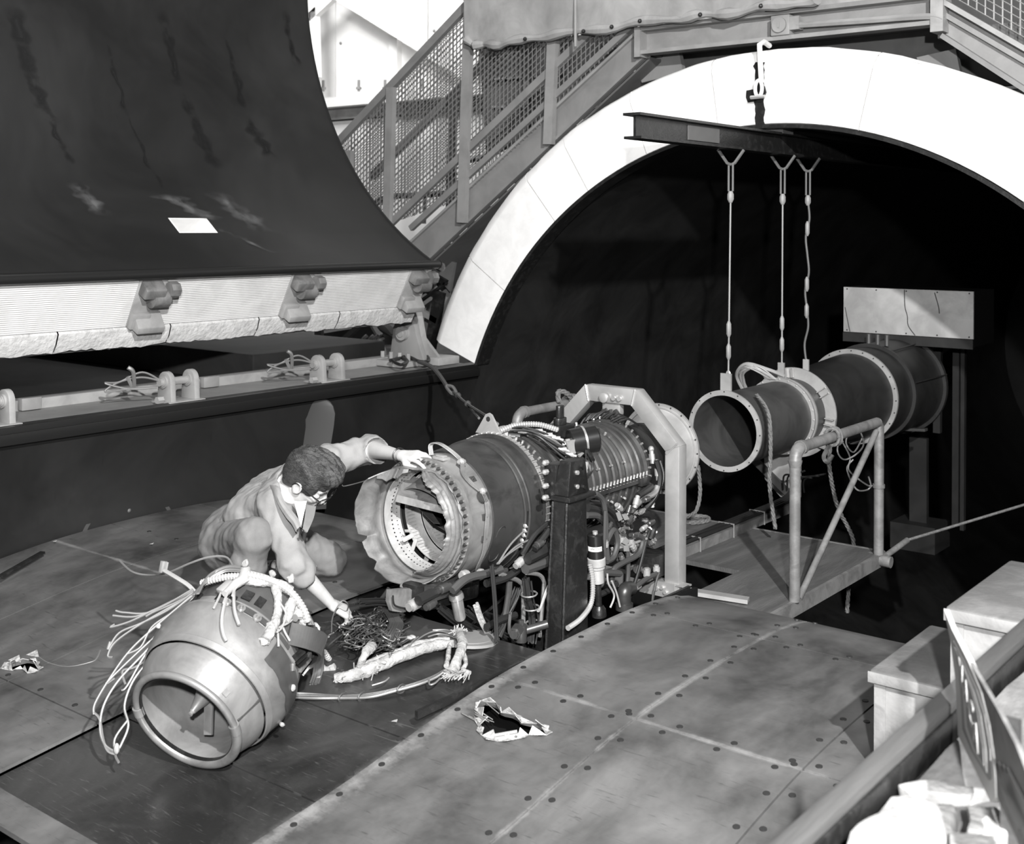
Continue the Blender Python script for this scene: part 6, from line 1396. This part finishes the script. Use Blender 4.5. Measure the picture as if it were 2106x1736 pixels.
for px, py in ((705, 1432), (825, 1414), (745, 1430)):
    p = fl(px, py+3, .012); b = MB(); b.tube([p+Vector((.0, .022*math.cos(a), .016*math.sin(a))) for a in [2*PI*i/10 for i in range(10)]], .004, 5, closed=True); b.build('cable_tie', 'wire_dark', wc_)
# ---- tangle of fine dark wires by the worker's hand
b = MB()
for k in range(150):
    a = rnd.uniform(0, 2*PI); px, py = rnd.gauss(765, 26), rnd.gauss(1292, 17); L = rnd.uniform(30, 85); s = rnd.uniform(-.5, .9); P = []
    for j in range(5):
        t = j/4-.5; P.append(fl(px+L*t+rnd.uniform(-9, 9), py-L*t*.5*s+rnd.uniform(-7, 7)+10*math.sin(t*5+a), .012+.07*rnd.random()*(1-abs(t)*1.2)))
    b.tube(curve(P, 4), .0026, 4)
for k in range(70):
    o = rnd.uniform(-14, 14); b.tube(curve([fl(800+o, 1255+o*.2, .10), fl(815+o, 1280, .08), fl(806+o*1.2, 1305, .04+.03*rnd.random()), fl(790+o*1.6, 1335+o*.5, .015)], 4), .0026, 4)
o = b.build('wire_tangle', 'wire_dark', kind='stuff'); tag(o, 'heap of fine dark wires by the kneeling man\'s right hand', 'wires')
wt = thing('wire_ends', 'pale wire ends curling out of the dark wire heap', 'wires', fl(750, 1300, .02))
for k in range(26):
    px, py = rnd.gauss(760, 34), rnd.gauss(1298, 18); P = [fl(px, py, .05)]
    for j in range(4): px += rnd.uniform(-22, 22); py += rnd.uniform(-10, 12); P.append(fl(px, py, .02+.06*rnd.random()))
    wire('loose_wire', P, .0028, 'wire_grey', wt, n=5)
sh = thing('bent_cover', 'curved dark sheet cover lying behind the wire heap', 'cover', fl(745, 1265, 0))
b = MB(); b.grid(lambda u, v: fl(690, 1285, .005).lerp(fl(775, 1280, .01), u).lerp(fl(700, 1245, .01).lerp(fl(775, 1240, .02), u), v)+Vector((0, 0, .06*math.sin(PI*v)*u)), [i/10 for i in range(11)], [i/10 for i in range(11)]); b.build('sheet', 'black_paint', sh, solid=.004)
# scraps on the plates
for k, (px, py, s) in enumerate(((312, 1120, .012), (113, 1115, .012), (48, 1160, .016), (655, 1395, .01), (812, 1485, .012))):
    p = at(px, py, z=wz(at(px, py, z=-.7).y)+.004); b = MB(); b.faces([p+Vector((-s, -s*.4, 0)), p+Vector((s, -s*.2, .003)), p+Vector((s*.6, s*.6, .008)), p+Vector((-s*.7, s*.5, .002))], [(0, 1, 2, 3)])
    tag(b.build('metal_scrap', 'liner_pale', solid=.002, smooth=False), ['small pale scrap on the left plate between the man and the wall', 'pale scrap at the foot of the dark wall left of the hatch', 'pale scrap beside the flat bar at the left edge', 'tiny scrap behind the tail cone harness', 'tiny scrap on the dark strip right of the tail cone'][k], 'scrap', None)
a, c = at(0, 1188, z=-.69), at(88, 1138, z=-.665); b = MB(); b.bar(a+Vector((0, 0, .005)), c+Vector((0, 0, .005)), .03, .012, (0, 0, 1)); tag(b.build('flat_bar', 'black_iron', bevel=.002), 'dark flat bar lying on the left plate along the wall', 'bar')
# ================================================================ THE KNEELING MAN : bodies as smooth-blended solids, meshed on a fine grid
class SDF:
    def __init__(s, lo, hi, h):
        s.lo = np.array(lo, np.float32); s.h = h; s.n = np.ceil((np.array(hi)-np.array(lo))/h).astype(int)+1
        s.f = np.full(s.n, 1., np.float32)
    def _sl(s, lo, hi):
        a = np.clip(np.floor((np.array(lo)-s.lo)/s.h).astype(int), 0, s.n); b = np.clip(np.ceil((np.array(hi)-s.lo)/s.h).astype(int)+1, 0, s.n)
        sl = tuple(slice(a[i], b[i]) for i in range(3)); g = [s.lo[i]+np.arange(a[i], b[i], dtype=np.float32)*s.h for i in range(3)]
        return sl, g[0][:, None, None], g[1][None, :, None], g[2][None, None, :]
    def _put(s, sl, d, k, mode):
        f = s.f[sl]
        if f.size == 0: return
        if mode == 'sub': d = -d; h = np.clip(.5-.5*(d-f)/k, 0, 1) if k > 0 else None; s.f[sl] = np.maximum(f, d) if k <= 0 else f*h+d*(1-h)+k*h*(1-h); return
        h = np.clip(.5+.5*(f-d)/k, 0, 1); s.f[sl] = f*(1-h)+d*h-k*h*(1-h)
    def cap(s, a, b, ra, rb=None, k=.02, mode='add'):
        a = np.array(a, np.float32); b = np.array(b, np.float32); rb = ra if rb is None else rb; m = max(ra, rb)+k*1.5+.03
        sl, X, Y, Z = s._sl(np.minimum(a, b)-m, np.maximum(a, b)+m); v = b-a; L = float(v@v)+1e-12
        t = np.clip(((X-a[0])*v[0]+(Y-a[1])*v[1]+(Z-a[2])*v[2])/L, 0, 1)
        d = np.sqrt((X-a[0]-t*v[0])**2+(Y-a[1]-t*v[1])**2+(Z-a[2]-t*v[2])**2)-(ra+(rb-ra)*t); s._put(sl, d, k, mode)
    def ell(s, c, r, ax=None, k=.02, mode='add'):
        c = np.array(c, np.float32); A = np.array(ax if ax is not None else np.eye(3), np.float32); m = max(r)+k*1.5+.03
        sl, X, Y, Z = s._sl(c-m, c+m); X = X-c[0]; Y = Y-c[1]; Z = Z-c[2]
        q = [X*A[i, 0]+Y*A[i, 1]+Z*A[i, 2] for i in range(3)]
        k0 = np.sqrt(sum((q[i]/r[i])**2 for i in range(3))); k1 = np.sqrt(sum((q[i]/r[i]**2)**2 for i in range(3)))+1e-9
        s._put(sl, k0*(k0-1)/k1, k, mode)
    def half(s, p, n, keep_neg=True):
        p = np.array(p); n = np.array(n)/np.linalg.norm(n); sl, X, Y, Z = s._sl(s.lo, s.lo+s.n*s.h)
        s.f = np.maximum(s.f, (X-p[0])*n[0]+(Y-p[1])*n[1]+(Z-p[2])*n[2])
    def wrinkle(s, amp, freq, seed, n=7):
        rg = np.random.default_rng(seed); m = np.abs(s.f) < .03; I = np.argwhere(m).astype(np.float32)*s.h+s.lo; w = np.zeros(len(I), np.float32)
        for i in range(n):
            v = rg.normal(size=3); v = v/np.linalg.norm(v)*freq*rg.uniform(.6, 1.7); u = rg.normal(size=3)*freq*.25
            w += np.sin(I@v.astype(np.float32)+1.8*np.sin(I@u.astype(np.float32)+rg.uniform(0, 6))+rg.uniform(0, 6))
        s.f[m] += amp*w/math.sqrt(n)
    def mesh(s, name, m, parent, smooth=2):
        f = s.f; ins = f < 0; n = f.shape
        c = sum(ins[i:n[0]-1+i, j:n[1]-1+j, k:n[2]-1+k].astype(np.int8) for i in (0, 1) for j in (0, 1) for k in (0, 1))
        act = np.argwhere((c > 0) & (c < 8)); idx = -np.ones(c.shape, np.int32); idx[tuple(act.T)] = np.arange(len(act))
        acc = np.zeros((len(act), 3), np.float32); cnt = np.zeros(len(act), np.float32)
        V = {o: f[act[:, 0]+o[0], act[:, 1]+o[1], act[:, 2]+o[2]] for o in [(i, j, k) for i in (0, 1) for j in (0, 1) for k in (0, 1)]}
        for o in V:
            for a in range(3):
                if o[a]: continue
                q = list(o); q[a] = 1; q = tuple(q); fa, fb = V[o], V[q]; hit = (fa < 0) != (fb < 0)
                t = np.where(hit, fa/(fa-fb+1e-12), 0); p = np.array(o, np.float32)[None]+np.zeros((len(act), 3), np.float32); p[:, a] += t; acc[hit] += p[hit]; cnt[hit] += 1
        P = (act+acc/np.maximum(cnt, 1)[:, None])*s.h+s.lo
        F = []
        for a in range(3):
            b, d = [(1, 2), (2, 0), (0, 1)][a]; sl0 = [slice(1, n[i]-1) for i in range(3)]; sl1 = list(sl0); sl0[a] = slice(0, n[a]-1); sl1[a] = slice(1, n[a])
            A = ins[tuple(sl0)]; B = ins[tuple(sl1)]; E = np.argwhere(A != B); inv = A[tuple(E.T)]; G = E.copy()
            for i in range(3):
                if i != a: G[:, i] += 1
            def g(db, dd): H = G.copy(); H[:, b] += db; H[:, d] += dd; return idx[tuple(H.T)]
            q = np.stack([g(-1, -1), g(0, -1), g(0, 0), g(-1, 0)], 1); q[~inv] = q[~inv][:, ::-1]; F.append(q)
        F = np.concatenate(F); F = F[(F >= 0).all(1)]
        for _ in range(smooth):     # light Laplacian pass
            S = np.zeros_like(P); K = np.zeros(len(P))
            for i in range(4):
                np.add.at(S, F[:, i], P[F[:, (i+1) % 4]]); np.add.at(S, F[:, i], P[F[:, i-1]]); np.add.at(K, F[:, i], 2)
            P = P*.5+.5*S/np.maximum(K, 1)[:, None]
        me = bpy.data.meshes.new(name); me.from_pydata(P.tolist(), [], F.tolist()); me.update()
        for p in me.polygons: p.use_smooth = True
        o = bpy.data.objects.new(name, me); COL.objects.link(o); me.materials.append(MATS[m]); setp(o, parent); return o
mat('skin', .46, .5, c2=.40, scale=14, bump=.05, bscale=120)
mat('cloth_jacket', .235, .95, c2=.19, scale=9, bump=.25, bscale=420)
mat('cloth_trousers', .165, .95, c2=.125, scale=7, bump=.25, bscale=380)
mat('hair', .055, .55, c2=.018, scale=30, detail=4, lo=.38, hi=.62, bump=.6, bscale=130, stretch=(1, 1, 2.2))
mat('shirt_white', .75, .9)
mat('glasses_black', .015, .3)
mat('shoe_leather', .03, .5)
man = thing('person', 'man in work clothes and glasses kneeling, one hand on the engine', 'person', (-.80, -3.35, -.65))
V = lambda *p: Vector(p)
hR, hL = V(-.86, -3.63, -.37), V(-.90, -3.36, -.38); kR, kL = at(524, 1102, d=4.98), at(678, 1150, d=5.70)
aR, aL = V(-.60, -3.77, -.60), V(-.98, -3.22, -.585)
P0 = V(-.90, -3.50, -.35); NB = V(-.475, -3.535, -.065); sR, sL = at(567, 1042, d=5.07), at(677, 950, d=5.36)
eR, wR = at(604, 1160, d=4.95), at(682, 1243, d=5.08); eL, wL = at(762, 924, d=5.46), at(824, 937, d=5.19)
ax_s = (sL-sR).normalized()
def camv(r, dn, aw):      # a direction given as right, down, away from the camera
    v0 = ray(640, 1000).normalized(); rr = v0.cross(UV).normalized(); uu = rr.cross(v0); return (rr*r-uu*dn+v0*aw).normalized()
hf = camv(.66, .72, -.10); hl = camv(.5, -.45, .74); hl = (hl-hf*hl.dot(hf)).normalized(); hu = hf.cross(hl)
HC = at(637, 984, d=5.10); HX_ = [list(hf), list(hl), list(hu)]
H = lambda f, l, u: HC+hf*f+hl*l+hu*u
def legs(S, g):
    for h, kn, an in ((hR, kR, aR), (hL, kL, aL)):
        S.cap(h, kn, .088+g, .062+g, .03); mid = kn.lerp(an, .35); S.cap(kn, mid, .060+g, .056+g, .02); S.cap(mid, an, .056+g, .042+g*1.1, .03)
    S.cap(hR, hL, .105+g, .105+g, .04); S.ell(P0+V(-.03, 0, 0), (.13+g, .17+g, .12+g), None, .04)
def torso(S, g):
    mid = V(-.72, -3.515, -.20)
    for o in (-.085, 0, .085):
        S.cap(P0+ax_s*o*.8+V(.03, 0, .04), mid+ax_s*o, .098+g, .105+g, .04); S.cap(mid+ax_s*o, NB.lerp(mid, .25)+ax_s*o*1.1+V(0, 0, -.015), .105+g, .088+g, .04)
    S.cap(sR, NB+V(-.03, 0, .0), .062+g, .07+g, .04); S.cap(sL, NB+V(-.03, 0, .0), .062+g, .07+g, .04)
def arms(S, g, right=1., left=1.):
    S.cap(sR, eR, .056+g, .046+g, .02); S.cap(eR, eR.lerp(wR, right), .045+g, (.045+(.026-.045)*right)+g, .015)
    S.cap(sL, eL, .056+g, .047+g, .02); S.cap(eL, eL.lerp(wL, left), .046+g, (.046+(.027-.046)*left)+g, .015)
def hand(S, W, F, N, T, curls, spread=.12, sc=1.0, thumb=(.5, .6)):
    """W wrist, F finger direction, N back of the hand, T towards the thumb; every finger its own bent chain"""
    F = F.normalized(); N = (N-F*N.dot(F)).normalized(); T = (T-F*T.dot(F)-N*T.dot(N)).normalized()
    tips = []
    for i, off in enumerate((.030, .0105, -.0095, -.028)):
        base = W+F*.088*sc*(1-.06*abs(i-1))+T*off*sc; S.cap(W+F*.012+T*off*.55, base, .0155*sc, .0125*sc, .012)
        d = (F+T*spread*(1.2-i)*.5).normalized(); p = base; L = (.041, .046, .043, .033)[i]*sc; a = 0
        for j, (fr, r_) in enumerate(((1, .0100), (.68, .0090), (.52, .0080))):
            a += curls[i][j]; dd = d*math.cos(a)-N*math.sin(a); q = p+dd*L*fr; S.cap(p, q, r_*sc, (r_-.0008)*sc, .004); p = q
        tips.append(p)
    b0 = W+F*.022*sc+T*.022*sc; d = (F*thumb[0]+T*thumb[1]-N*.35).normalized(); m1 = b0+d*.042*sc; S.cap(W+F*.015, m1, .017*sc, .0125*sc, .010)
    d2 = (F*.85+T*.12-N*.30).normalized(); m2 = m1+d2*.032*sc; S.cap(m1, m2, .0115*sc, .0105*sc, .005); m3 = m2+(F*.95-N*.25-T*.05).normalized()*.027*sc; S.cap(m2, m3, .0105*sc, .0085*sc, .004); tips.append(m3)
    return tips
B = SDF((-1.25, -4.0, -.74), (.05, -2.80, .16), .0046)
legs(B, -.008); torso(B, -.006); arms(B, -.004)
B.cap(aR, aR+V(.17, -.05, -.04), .035, .028, .02); B.cap(aL, aL+V(-.13, .10, -.05), .035, .028, .02)
# head : skull, jaw, chin, brow, nose, lips, ears, eye hollows, neck
B.cap(H(-.035, 0, -.06), NB, .055, .062, .03)
B.ell(H(-.012, 0, .028), (.097, .076, .098), HX_, .01); B.ell(H(.030, 0, -.045), (.066, .060, .075), HX_, .025); B.cap(H(.070, -.012, -.103), H(.070, .012, -.103), .021, .021, .02)
for s in (-1, 1):
    B.cap(H(-.01, s*.052, -.055), H(.055, s*.025, -.098), .022, .018, .02); B.ell(H(.068, s*.038, -.028), (.022, .022, .020), HX_, .02)
B.cap(H(.082, -.03, .022), H(.082, .03, .022), .014, .014, .015)
for s in (-1, 1): B.ell(H(.094, s*.033, -.002), (.016, .019, .013), HX_, .01, 'sub'); B.ell(H(.079, s*.033, -.004), (.012, .015, .011), HX_, .004)
B.cap(H(.090, 0, .010), H(.112, 0, -.030), .009, .012, .012); B.ell(H(.108, 0, -.035), (.015, .014, .011), HX_, .008)
for s in (-1, 1): B.ell(H(.100, s*.012, -.038), (.010, .008, .008), HX_, .006)
B.cap(H(.088, -.018, -.064), H(.088, .018, -.064), .009, .009, .008); B.cap(H(.086, -.015, -.077), H(.086, .015, -.077), .009, .009, .006); B.cap(H(.098, -.02, -.0705), H(.098, .02, -.0705), .003, .003, .003, 'sub')
for s in (-1, 1):
    B.ell(H(-.004, s*.080, -.012), (.027, .010, .034), [list(hf*.95+hl*s*.3), list(hl*s*.95-hf*.3), list(hu)], .006); B.ell(H(.0, s*.088, -.010), (.014, .007, .020), HX_, .004, 'sub'); B.ell(H(.0, s*.078, -.040), (.010, .008, .011), HX_, .006)
# hands : the left lies over the torn edge of the engine, the right pinches a wire
fl_ = (at(868, 938, d=5.12)-wL).normalized(); nl_ = (Vector((-.1, -.35, 1))).normalized()
tl5 = hand(B, wL, fl_, nl_, Vector((.35, -1, 0)), ((.25, .35, .3), (.28, .4, .35), (.3, .42, .35), (.35, .45, .35)), .25, 1.0, (.75, .5))
fr_ = (at(722, 1264, d=5.13)-wR).normalized(); nr_ = camv(.35, -.75, -.55)
tr5 = hand(B, wR, fr_, nr_, camv(.4, .1, .9), ((.45, .5, .3), (.5, .5, .3), (.65, .7, .4), (.8, .8, .4)), .05, 1.0, (.8, .45))
body = B.mesh('body', 'skin', man, 2)
# trousers, jacket, shirt, shoes, hair
S = SDF((-1.25, -4.0, -.74), (-.35, -2.80, -.1), .006)
legs(S, .014); S.wrinkle(.0028, 55, 3); S.wrinkle(.0016, 130, 5)
for an, kn in ((aR, kR), (aL, kL)):
    d = (an-kn).normalized(); 
    S.cap(an+d*.035, an+d*.12, .07, .08, .0, 'sub')
S.mesh('trousers', 'cloth_trousers', man, 2)
J = SDF((-1.1, -4.0, -.5), (-.1, -2.95, .16), .0055)
torso(J, .013); arms(J, .016, .20, .12)
for e, w, t in ((eR, wR, .17), (eL, wL, .10)):      # rolled cuffs
    c = e.lerp(w, t); d = (w-e).normalized(); J.cap(c-d*.022, c+d*.012, .066, .066, .006)
J.wrinkle(.0034, 60, 9); J.wrinkle(.0020, 140, 11)
J.cap(P0+V(-.12, 0, .0), P0+V(.10, .0, -.26), .10, .2, .0, 'sub')
vN = at(606, 1012, d=5.02); vB = at(622, 1088, d=4.90)
J.cap(H(-.04, 0, -.08), NB.lerp(vN, .6), .072, .066, .004, 'sub'); J.cap(NB.lerp(vN, .5), vN, .066, .060, .004, 'sub'); J.cap(vN, vB, .058, .014, .004, 'sub')
for e, w, t in ((eR, wR, .215), (eL, wL, .145)):
    d = (w-e).normalized(); c = e.lerp(w, t); J.cap(c+d*.035, c+d*.10, .058, .075, .0, 'sub')
J.mesh('jacket', 'cloth_jacket', man, 2)
U = SDF((-.75, -3.85, -.42), (-.25, -3.30, .05), .005)
mid = V(-.72, -3.515, -.20)
for o in (-.05, .0, .05): U.cap(mid+ax_s*o, NB.lerp(mid, .2)+ax_s*o*1.0, .108, .088, .03)
U.cap(H(-.02, 0, -.10), vN, .050, .046, .003, 'sub')
U.mesh('undershirt', 'shirt_white', man, 2)
b = MB(); b.grid(lambda u, v: at(604+27*u, 1030, d=5.0).lerp(at(619, 1084, d=4.905), v)-FV*.012*math.sin(PI*u)*(1-v), [i/8 for i in range(9)], [i/8 for i in range(9)]); b.build('shirt_front', 'shirt_white', man, solid=.003)
for an, d in ((aR, V(.17, -.05, -.045)), (aL, V(-.13, .10, -.05))):
    S = SDF(np.array(an)-.3, np.array(an)+.3, .007); S.cap(an+V(0, 0, -.02), an+d*.3, .045, .042, .02); S.cap(an+d*.2+V(0, 0, -.01), an+d*1.05, .042, .033, .02); S.half((0, 0, wz(an.y)+.004), (0, 0, -1)); S.mesh('shoe', 'shoe_leather', man, 1)
G = SDF(np.array(HC)-.22, np.array(HC)+.22, .0042)
G.ell(H(-.016, 0, .034), (.112, .090, .112), HX_, .01); G.ell(H(.062, -.012, .108), (.055, .060, .036), HX_, .03); G.ell(H(.030, .02, .118), (.06, .055, .033), HX_, .03); G.ell(H(-.055, 0, -.02), (.058, .070, .070), HX_, .03)
for s in (-1, 1): G.cap(H(.028, s*.072, .03), H(.024, s*.074, -.008), .012, .007, .01)
G.ell(H(.135, 0, -.015), (.085, .13, .083), HX_, .008, 'sub')
for s in (-1, 1): G.ell(H(.055, s*.085, -.055), (.052, .03, .065), HX_, .006, 'sub'); G.ell(H(-.002, s*.098, -.020), (.030, .026, .036), HX_, .004, 'sub')
G.half(H(-.05, 0, -.085), list(-hu+hf*.1)); 
def hairy(S, amp):
    m = np.abs(S.f) < .02; I = np.argwhere(m).astype(np.float32)*S.h+S.lo-np.array(HC, np.float32); q = np.stack([I@np.array(a, np.float32) for a in HX_], 1); w = np.zeros(len(I), np.float32); rg = np.random.default_rng(4)
    for i in range(9): w += np.sin(q[:, 1]*rg.uniform(90, 330)+q[:, 0]*rg.uniform(-60, 60)+q[:, 2]*rg.uniform(-60, 60)+2*np.sin(q[:, 0]*rg.uniform(15, 50)+rg.uniform(0, 6))+rg.uniform(0, 6))
    S.f[m] += amp*w/3
hairy(G, .0042)
G.mesh('hair', 'hair', man, 1)
b = MB()
for s in (-1, 1): b.tube(curve([H(.098, s*.018, .030), H(.094, s*.034, .033), H(.086, s*.050, .026)], 4), [.003]*9, 6)
b.build('eyebrows', 'hair', man)
gl = bpy.data.objects.new('glasses', None); COL.objects.link(gl); gl.location = HC; setp(gl, man)
for s in (-1, 1):
    lens = [(.118, .012, .014), (.116, .034, .018), (.108, .060, .014), (.106, .062, -.008), (.110, .050, -.024), (.115, .034, -.027), (.118, .016, -.020), (.119, .011, -.004)]
    b = MB(); b.tube(curve([H(f, s*l, u) for f, l, u in lens], 4, True), .0028, 6, closed=True); b.build('lens_rim', 'glasses_black', gl)
    b = MB(); b.tube(curve([H(.108, s*.061, .012), H(.104, s*.070, .014), H(.05, s*.079, .012), H(.0, s*.084, .010), H(-.018, s*.083, .0), H(-.026, s*.080, -.02)], 5), .0034, 6); b.build('temple', 'glasses_black', gl)
b = MB(); b.tube(curve([H(.118, -.012, .006), H(.121, 0, .010), H(.118, .012, .006)], 4), .003, 6); b.build('bridge', 'glasses_black', gl)
# turned down collar
b = MB(); cp2 = [((556, 1000, 5.16), (548, 990, 5.20)), ((566, 985, 5.24), (556, 972, 5.28)), ((590, 972, 5.30), (580, 962, 5.36)), ((572, 1000, 5.02), (560, 1008, 5.03)), ((585, 1030, 4.96), (571, 1036, 4.955)), ((602, 1052, 4.92), (588, 1064, 4.905)), ((614, 1068, 4.895), (600, 1078, 4.885)), ((620, 1082, 4.885), (608, 1094, 4.875))]
seq = [2, 1, 0, 3, 4, 5, 6, 7]
A_ = curve([at(*cp2[i][0][:2], d=cp2[i][0][2]) for i in seq], 4); B_ = curve([at(*cp2[i][1][:2], d=cp2[i][1][2]) for i in seq], 4)
b.grid(lambda i, t: A_[i].lerp(B_[i], t)-FV*.012*math.sin(PI*t)+UV*.006*math.sin(PI*t), list(range(len(A_))), [0, .33, .66, 1]); b.build('collar', 'cloth_jacket', man, solid=.006)
b = MB(); A_ = curve([at(629, 1040, d=5.0), at(627, 1062, d=4.93), at(622, 1090, d=4.88)], 4); B_ = curve([at(648, 1043, d=5.06), at(643, 1066, d=4.98), at(630, 1096, d=4.89)], 4)
b.grid(lambda i, t: A_[i].lerp(B_[i], t), list(range(len(A_))), [0, .5, 1]); b.build('lapel', 'cloth_jacket', man, solid=.006)
b = MB(); p = at(622, 1092, d=4.87); b.ball(p, .007, 6); b.build('button', 'glasses_black', man)
b = MB(); c = wL+(eL-wL).normalized()*.012; d = (wL-eL).normalized(); u1 = d.orthogonal().normalized(); u2 = d.cross(u1); b.tube([c+(u1*math.cos(a)+u2*math.sin(a))*.031 for a in [2*PI*i/20 for i in range(20)]], .003, 6, closed=True); b.build('wrist_band', 'glasses_black', man)
# the probe wire he holds
tip = tr5[0].lerp(tr5[4], .5)
hw_ = thing('probe_wire', 'thin looped wire pinched in the kneeling man\'s right hand', 'wire', tip)
wire('wire', [at(735, 1285, d=5.1), tip, at(716, 1245, d=5.02), at(704, 1236, d=4.98), at(690, 1255, d=4.97), at(683, 1275, d=4.99), at(682, 1300, d=5.02)], .0028, 'wire_grey', hw_)
# ================================================================ RIGHT FOREGROUND : steps, rail, lagging blocks, sign
def step_box(name, x0, x1, y0, y1, zt, zb, lab, lid):
    g = thing(name, lab, 'box', ((x0+x1)/2, (y0+y1)/2, zb))
    b = MB(); b.box((x0, y0, zb), (x1, y1, zt-.035)); b.build('body', 'box_paint', g, bevel=.006)
    b = MB(); b.box((x0-.015, y0-.018, zt-.04), (x1+.02, y1+.018, zt)); b.build('top_board', 'box_lid', g, bevel=.012)
    b = MB(); b.box((x0-.017, y0-.020, zt-.040), (x1+.02, y0-.016, zt-.006)); b.build('front_trim', 'box_paint', g, bevel=.001)
    b = MB(); b.box((x0-.002, y0-.004, zb+.005), (x0+.035, y0, zt-.04)); b.build('corner_strip', 'box_paint', g)
    return g
step_box('step_box', 2.02, 2.29, -3.34, -2.82, -.34, -.655, 'scuffed pale step box standing on the right wing plate by the rail', 1)
step_box('step_box', 2.325, 2.545, -3.54, -2.95, -.03, -.66, 'taller scuffed pale step box behind the sign at the right edge', 1)
# right edge of the open section: upright board, dark timber rail
b = MB(); b.box((2.575, -12, -.6), (2.60, -.02, -.005)); struct(b.build('wall_right', 'grey_dark'))
ra = thing('timber_rail', 'long dark worn timber rail along the right edge of the tunnel', 'rail', (2.62, -5, 0))
b = MB(); b.box((2.565, -12, -.02), (2.608, -.1, .025)); b.build('plank', 'wood_dark', ra, bevel=.004)
b = MB(); b.box((2.610, -12, -.05), (2.619, -.1, .008)); b.build('edge_strip', 'black_iron', ra, bevel=.002)
b = MB(); b.box((2.619, -12, -.18), (2.72, -.1, -.16)); b.build('gap_floor', 'void_black', ra)
b = MB(); b.box((2.6, -12, -.6), (9, 2, -.18)); struct(b.build('trim_4', 'mottled_board'))
bd = at(2060, 1500, z=-.02)
b = MB(); b.grid(lambda u, v: Vector((u, v, -.03+.012*mnoise.noise((u*5, v*5, 2)))), [2.634+.05*i for i in range(32)], [-5.7+.085*i for i in range(64)]); o = b.build('lagging_board', 'mottled_board', solid=.06)
if sum(p.normal.z for p in o.data.polygons) < 0: o.data.flip_normals()
tag(o, 'mottled fibrous lagging board outside the timber rail', 'board')
def block(pts, zt, h, lab, seed):
    P = [at(px, py, z=zt) for px, py in pts]; b = MB(); b.prism(P, (0, 0, -h)); bmesh.ops.subdivide_edges(b.b, edges=b.b.edges[:], cuts=4, use_grid_fill=True); bmesh.ops.triangulate(b.b, faces=[f for f in b.b.faces if len(f.verts) > 4])
    for v in b.b.verts:
        s_ = v.co*11+Vector((seed, 0, 0)); v.co += Vector((mnoise.noise(s_), mnoise.noise(s_+Vector((7, 0, 0))), mnoise.noise(s_+Vector((0, 7, 0)))))*.012
    return tag(b.build('lagging_block', 'lagging_white', bevel=.008), lab, 'block', 'white lagging blocks in the corner')
block([(1836, 1632), (1882, 1634), (1960, 1760), (1930, 1830), (1700, 1830), (1752, 1706)], .03, .12, 'large white lagging block nearest the timber rail', 1)
block([(1880, 1642), (1962, 1650), (1972, 1732), (1900, 1736)], .02, .11, 'broken white lagging block second from the rail, under the dark gap', 14)
block([(1990, 1652), (2066, 1650), (2070, 1700), (1988, 1708)], .02, .12, 'square white lagging block under the tip of the sign', 27)
block([(1955, 1712), (2060, 1716), (2110, 1830), (1940, 1830)], .035, .12, 'low white lagging block at the bottom frame edge under the sign', 40)
block([(1850, 1612), (1930, 1600), (2040, 1622), (1990, 1632), (1880, 1626)], -.01, .04, 'flat white lagging strip behind the dark gap', 53)
# winged emblem sign, seen almost edge on
SP = at(2042, 1650, z=.06); sd_ = Vector((-math.sin(math.radians(25.3)), math.cos(math.radians(25.3)), 0)); sn = Vector((-sd_.y, sd_.x, 0))
if sn.dot(CAM-SP) < 0: sn = -sn
sg2 = thing('winged_sign', 'white winged emblem sign seen edge on in front of the timber rail', 'sign', SP)
def spt(px, py, o=0.): return on_plane(px, py, SP, sn)+sn*o
def splate(name, pts, m, o0, o1, par=sg2, **k):
    b = MB(); b.prism([spt(px, py, o0) for px, py in pts], sn*(o1-o0)); return b.build(name, m, par, smooth=False, **k)
splate('panel', [(1941, 1253), (1958, 1296), (1992, 1362), (2018, 1425), (2034, 1490), (2044, 1560), (2048, 1640), (2037, 1650), (1970, 1512), (1965, 1400), (1954, 1315)], 'sign_white', -.012, 0)
splate('wing', [(1992, 1362), (2020, 1410), (2050, 1462), (2085, 1530), (2120, 1620), (2180, 1800), (2150, 1860), (2048, 1640), (2044, 1560), (2034, 1490), (2018, 1425)], 'mottled_board', -.010, -.002)
sh_ = splate('shield', [(1962, 1318), (1985, 1365), (2010, 1420), (2026, 1470), (2038, 1540), (2040, 1600), (2036, 1605), (2000, 1545), (1981, 1500), (1977, 1420), (1971, 1370)], 'sign_grey', 0, .002)
splate('shield_band', [(1965, 1330), (1986, 1374), (2006, 1422), (2020, 1470), (2031, 1540), (2033, 1590), (2005, 1545), (1988, 1498), (1983, 1420), (1975, 1370)], 'sign_white', .002, .003)
splate('shield_field', [(1970, 1338), (1987, 1378), (2003, 1424), (2015, 1470), (2026, 1540), (2028, 1575), (2008, 1540), (1993, 1494), (1988, 1420), (1980, 1374)], 'sign_grey', .003, .004)
for i, ch in enumerate('NACA'):
    c = spt(*[(1981, 1385), (1992, 1425), (2003, 1468), (2013, 1515)][i], .0055); xa = -sd_; za = sn; ya = za.cross(xa)
    lettering(ch, .062, .001, 'sign_white', sg2, Matrix(((xa.x*1.4, ya.x, za.x, c.x), (xa.y*1.4, ya.y, za.y, c.y), (xa.z, ya.z, za.z, c.z), (0, 0, 0, 1))), .001)
for k in range(4):
    splate('feather', [(2046+9*k, 1560+6*k), (2062+16*k, 1608+14*k), (2100+16*k, 1700+20*k), (2096+16*k, 1710+20*k), (2052+10*k, 1600+14*k)], 'sign_dark', 0, .002)
b = MB(); q = spt(2041, 1640, -.03); b.bar(q-Vector((0, 0, .09)), q+Vector((0, 0, .14)), .02, .03); b.build('prop', 'wood_dark', sg2)
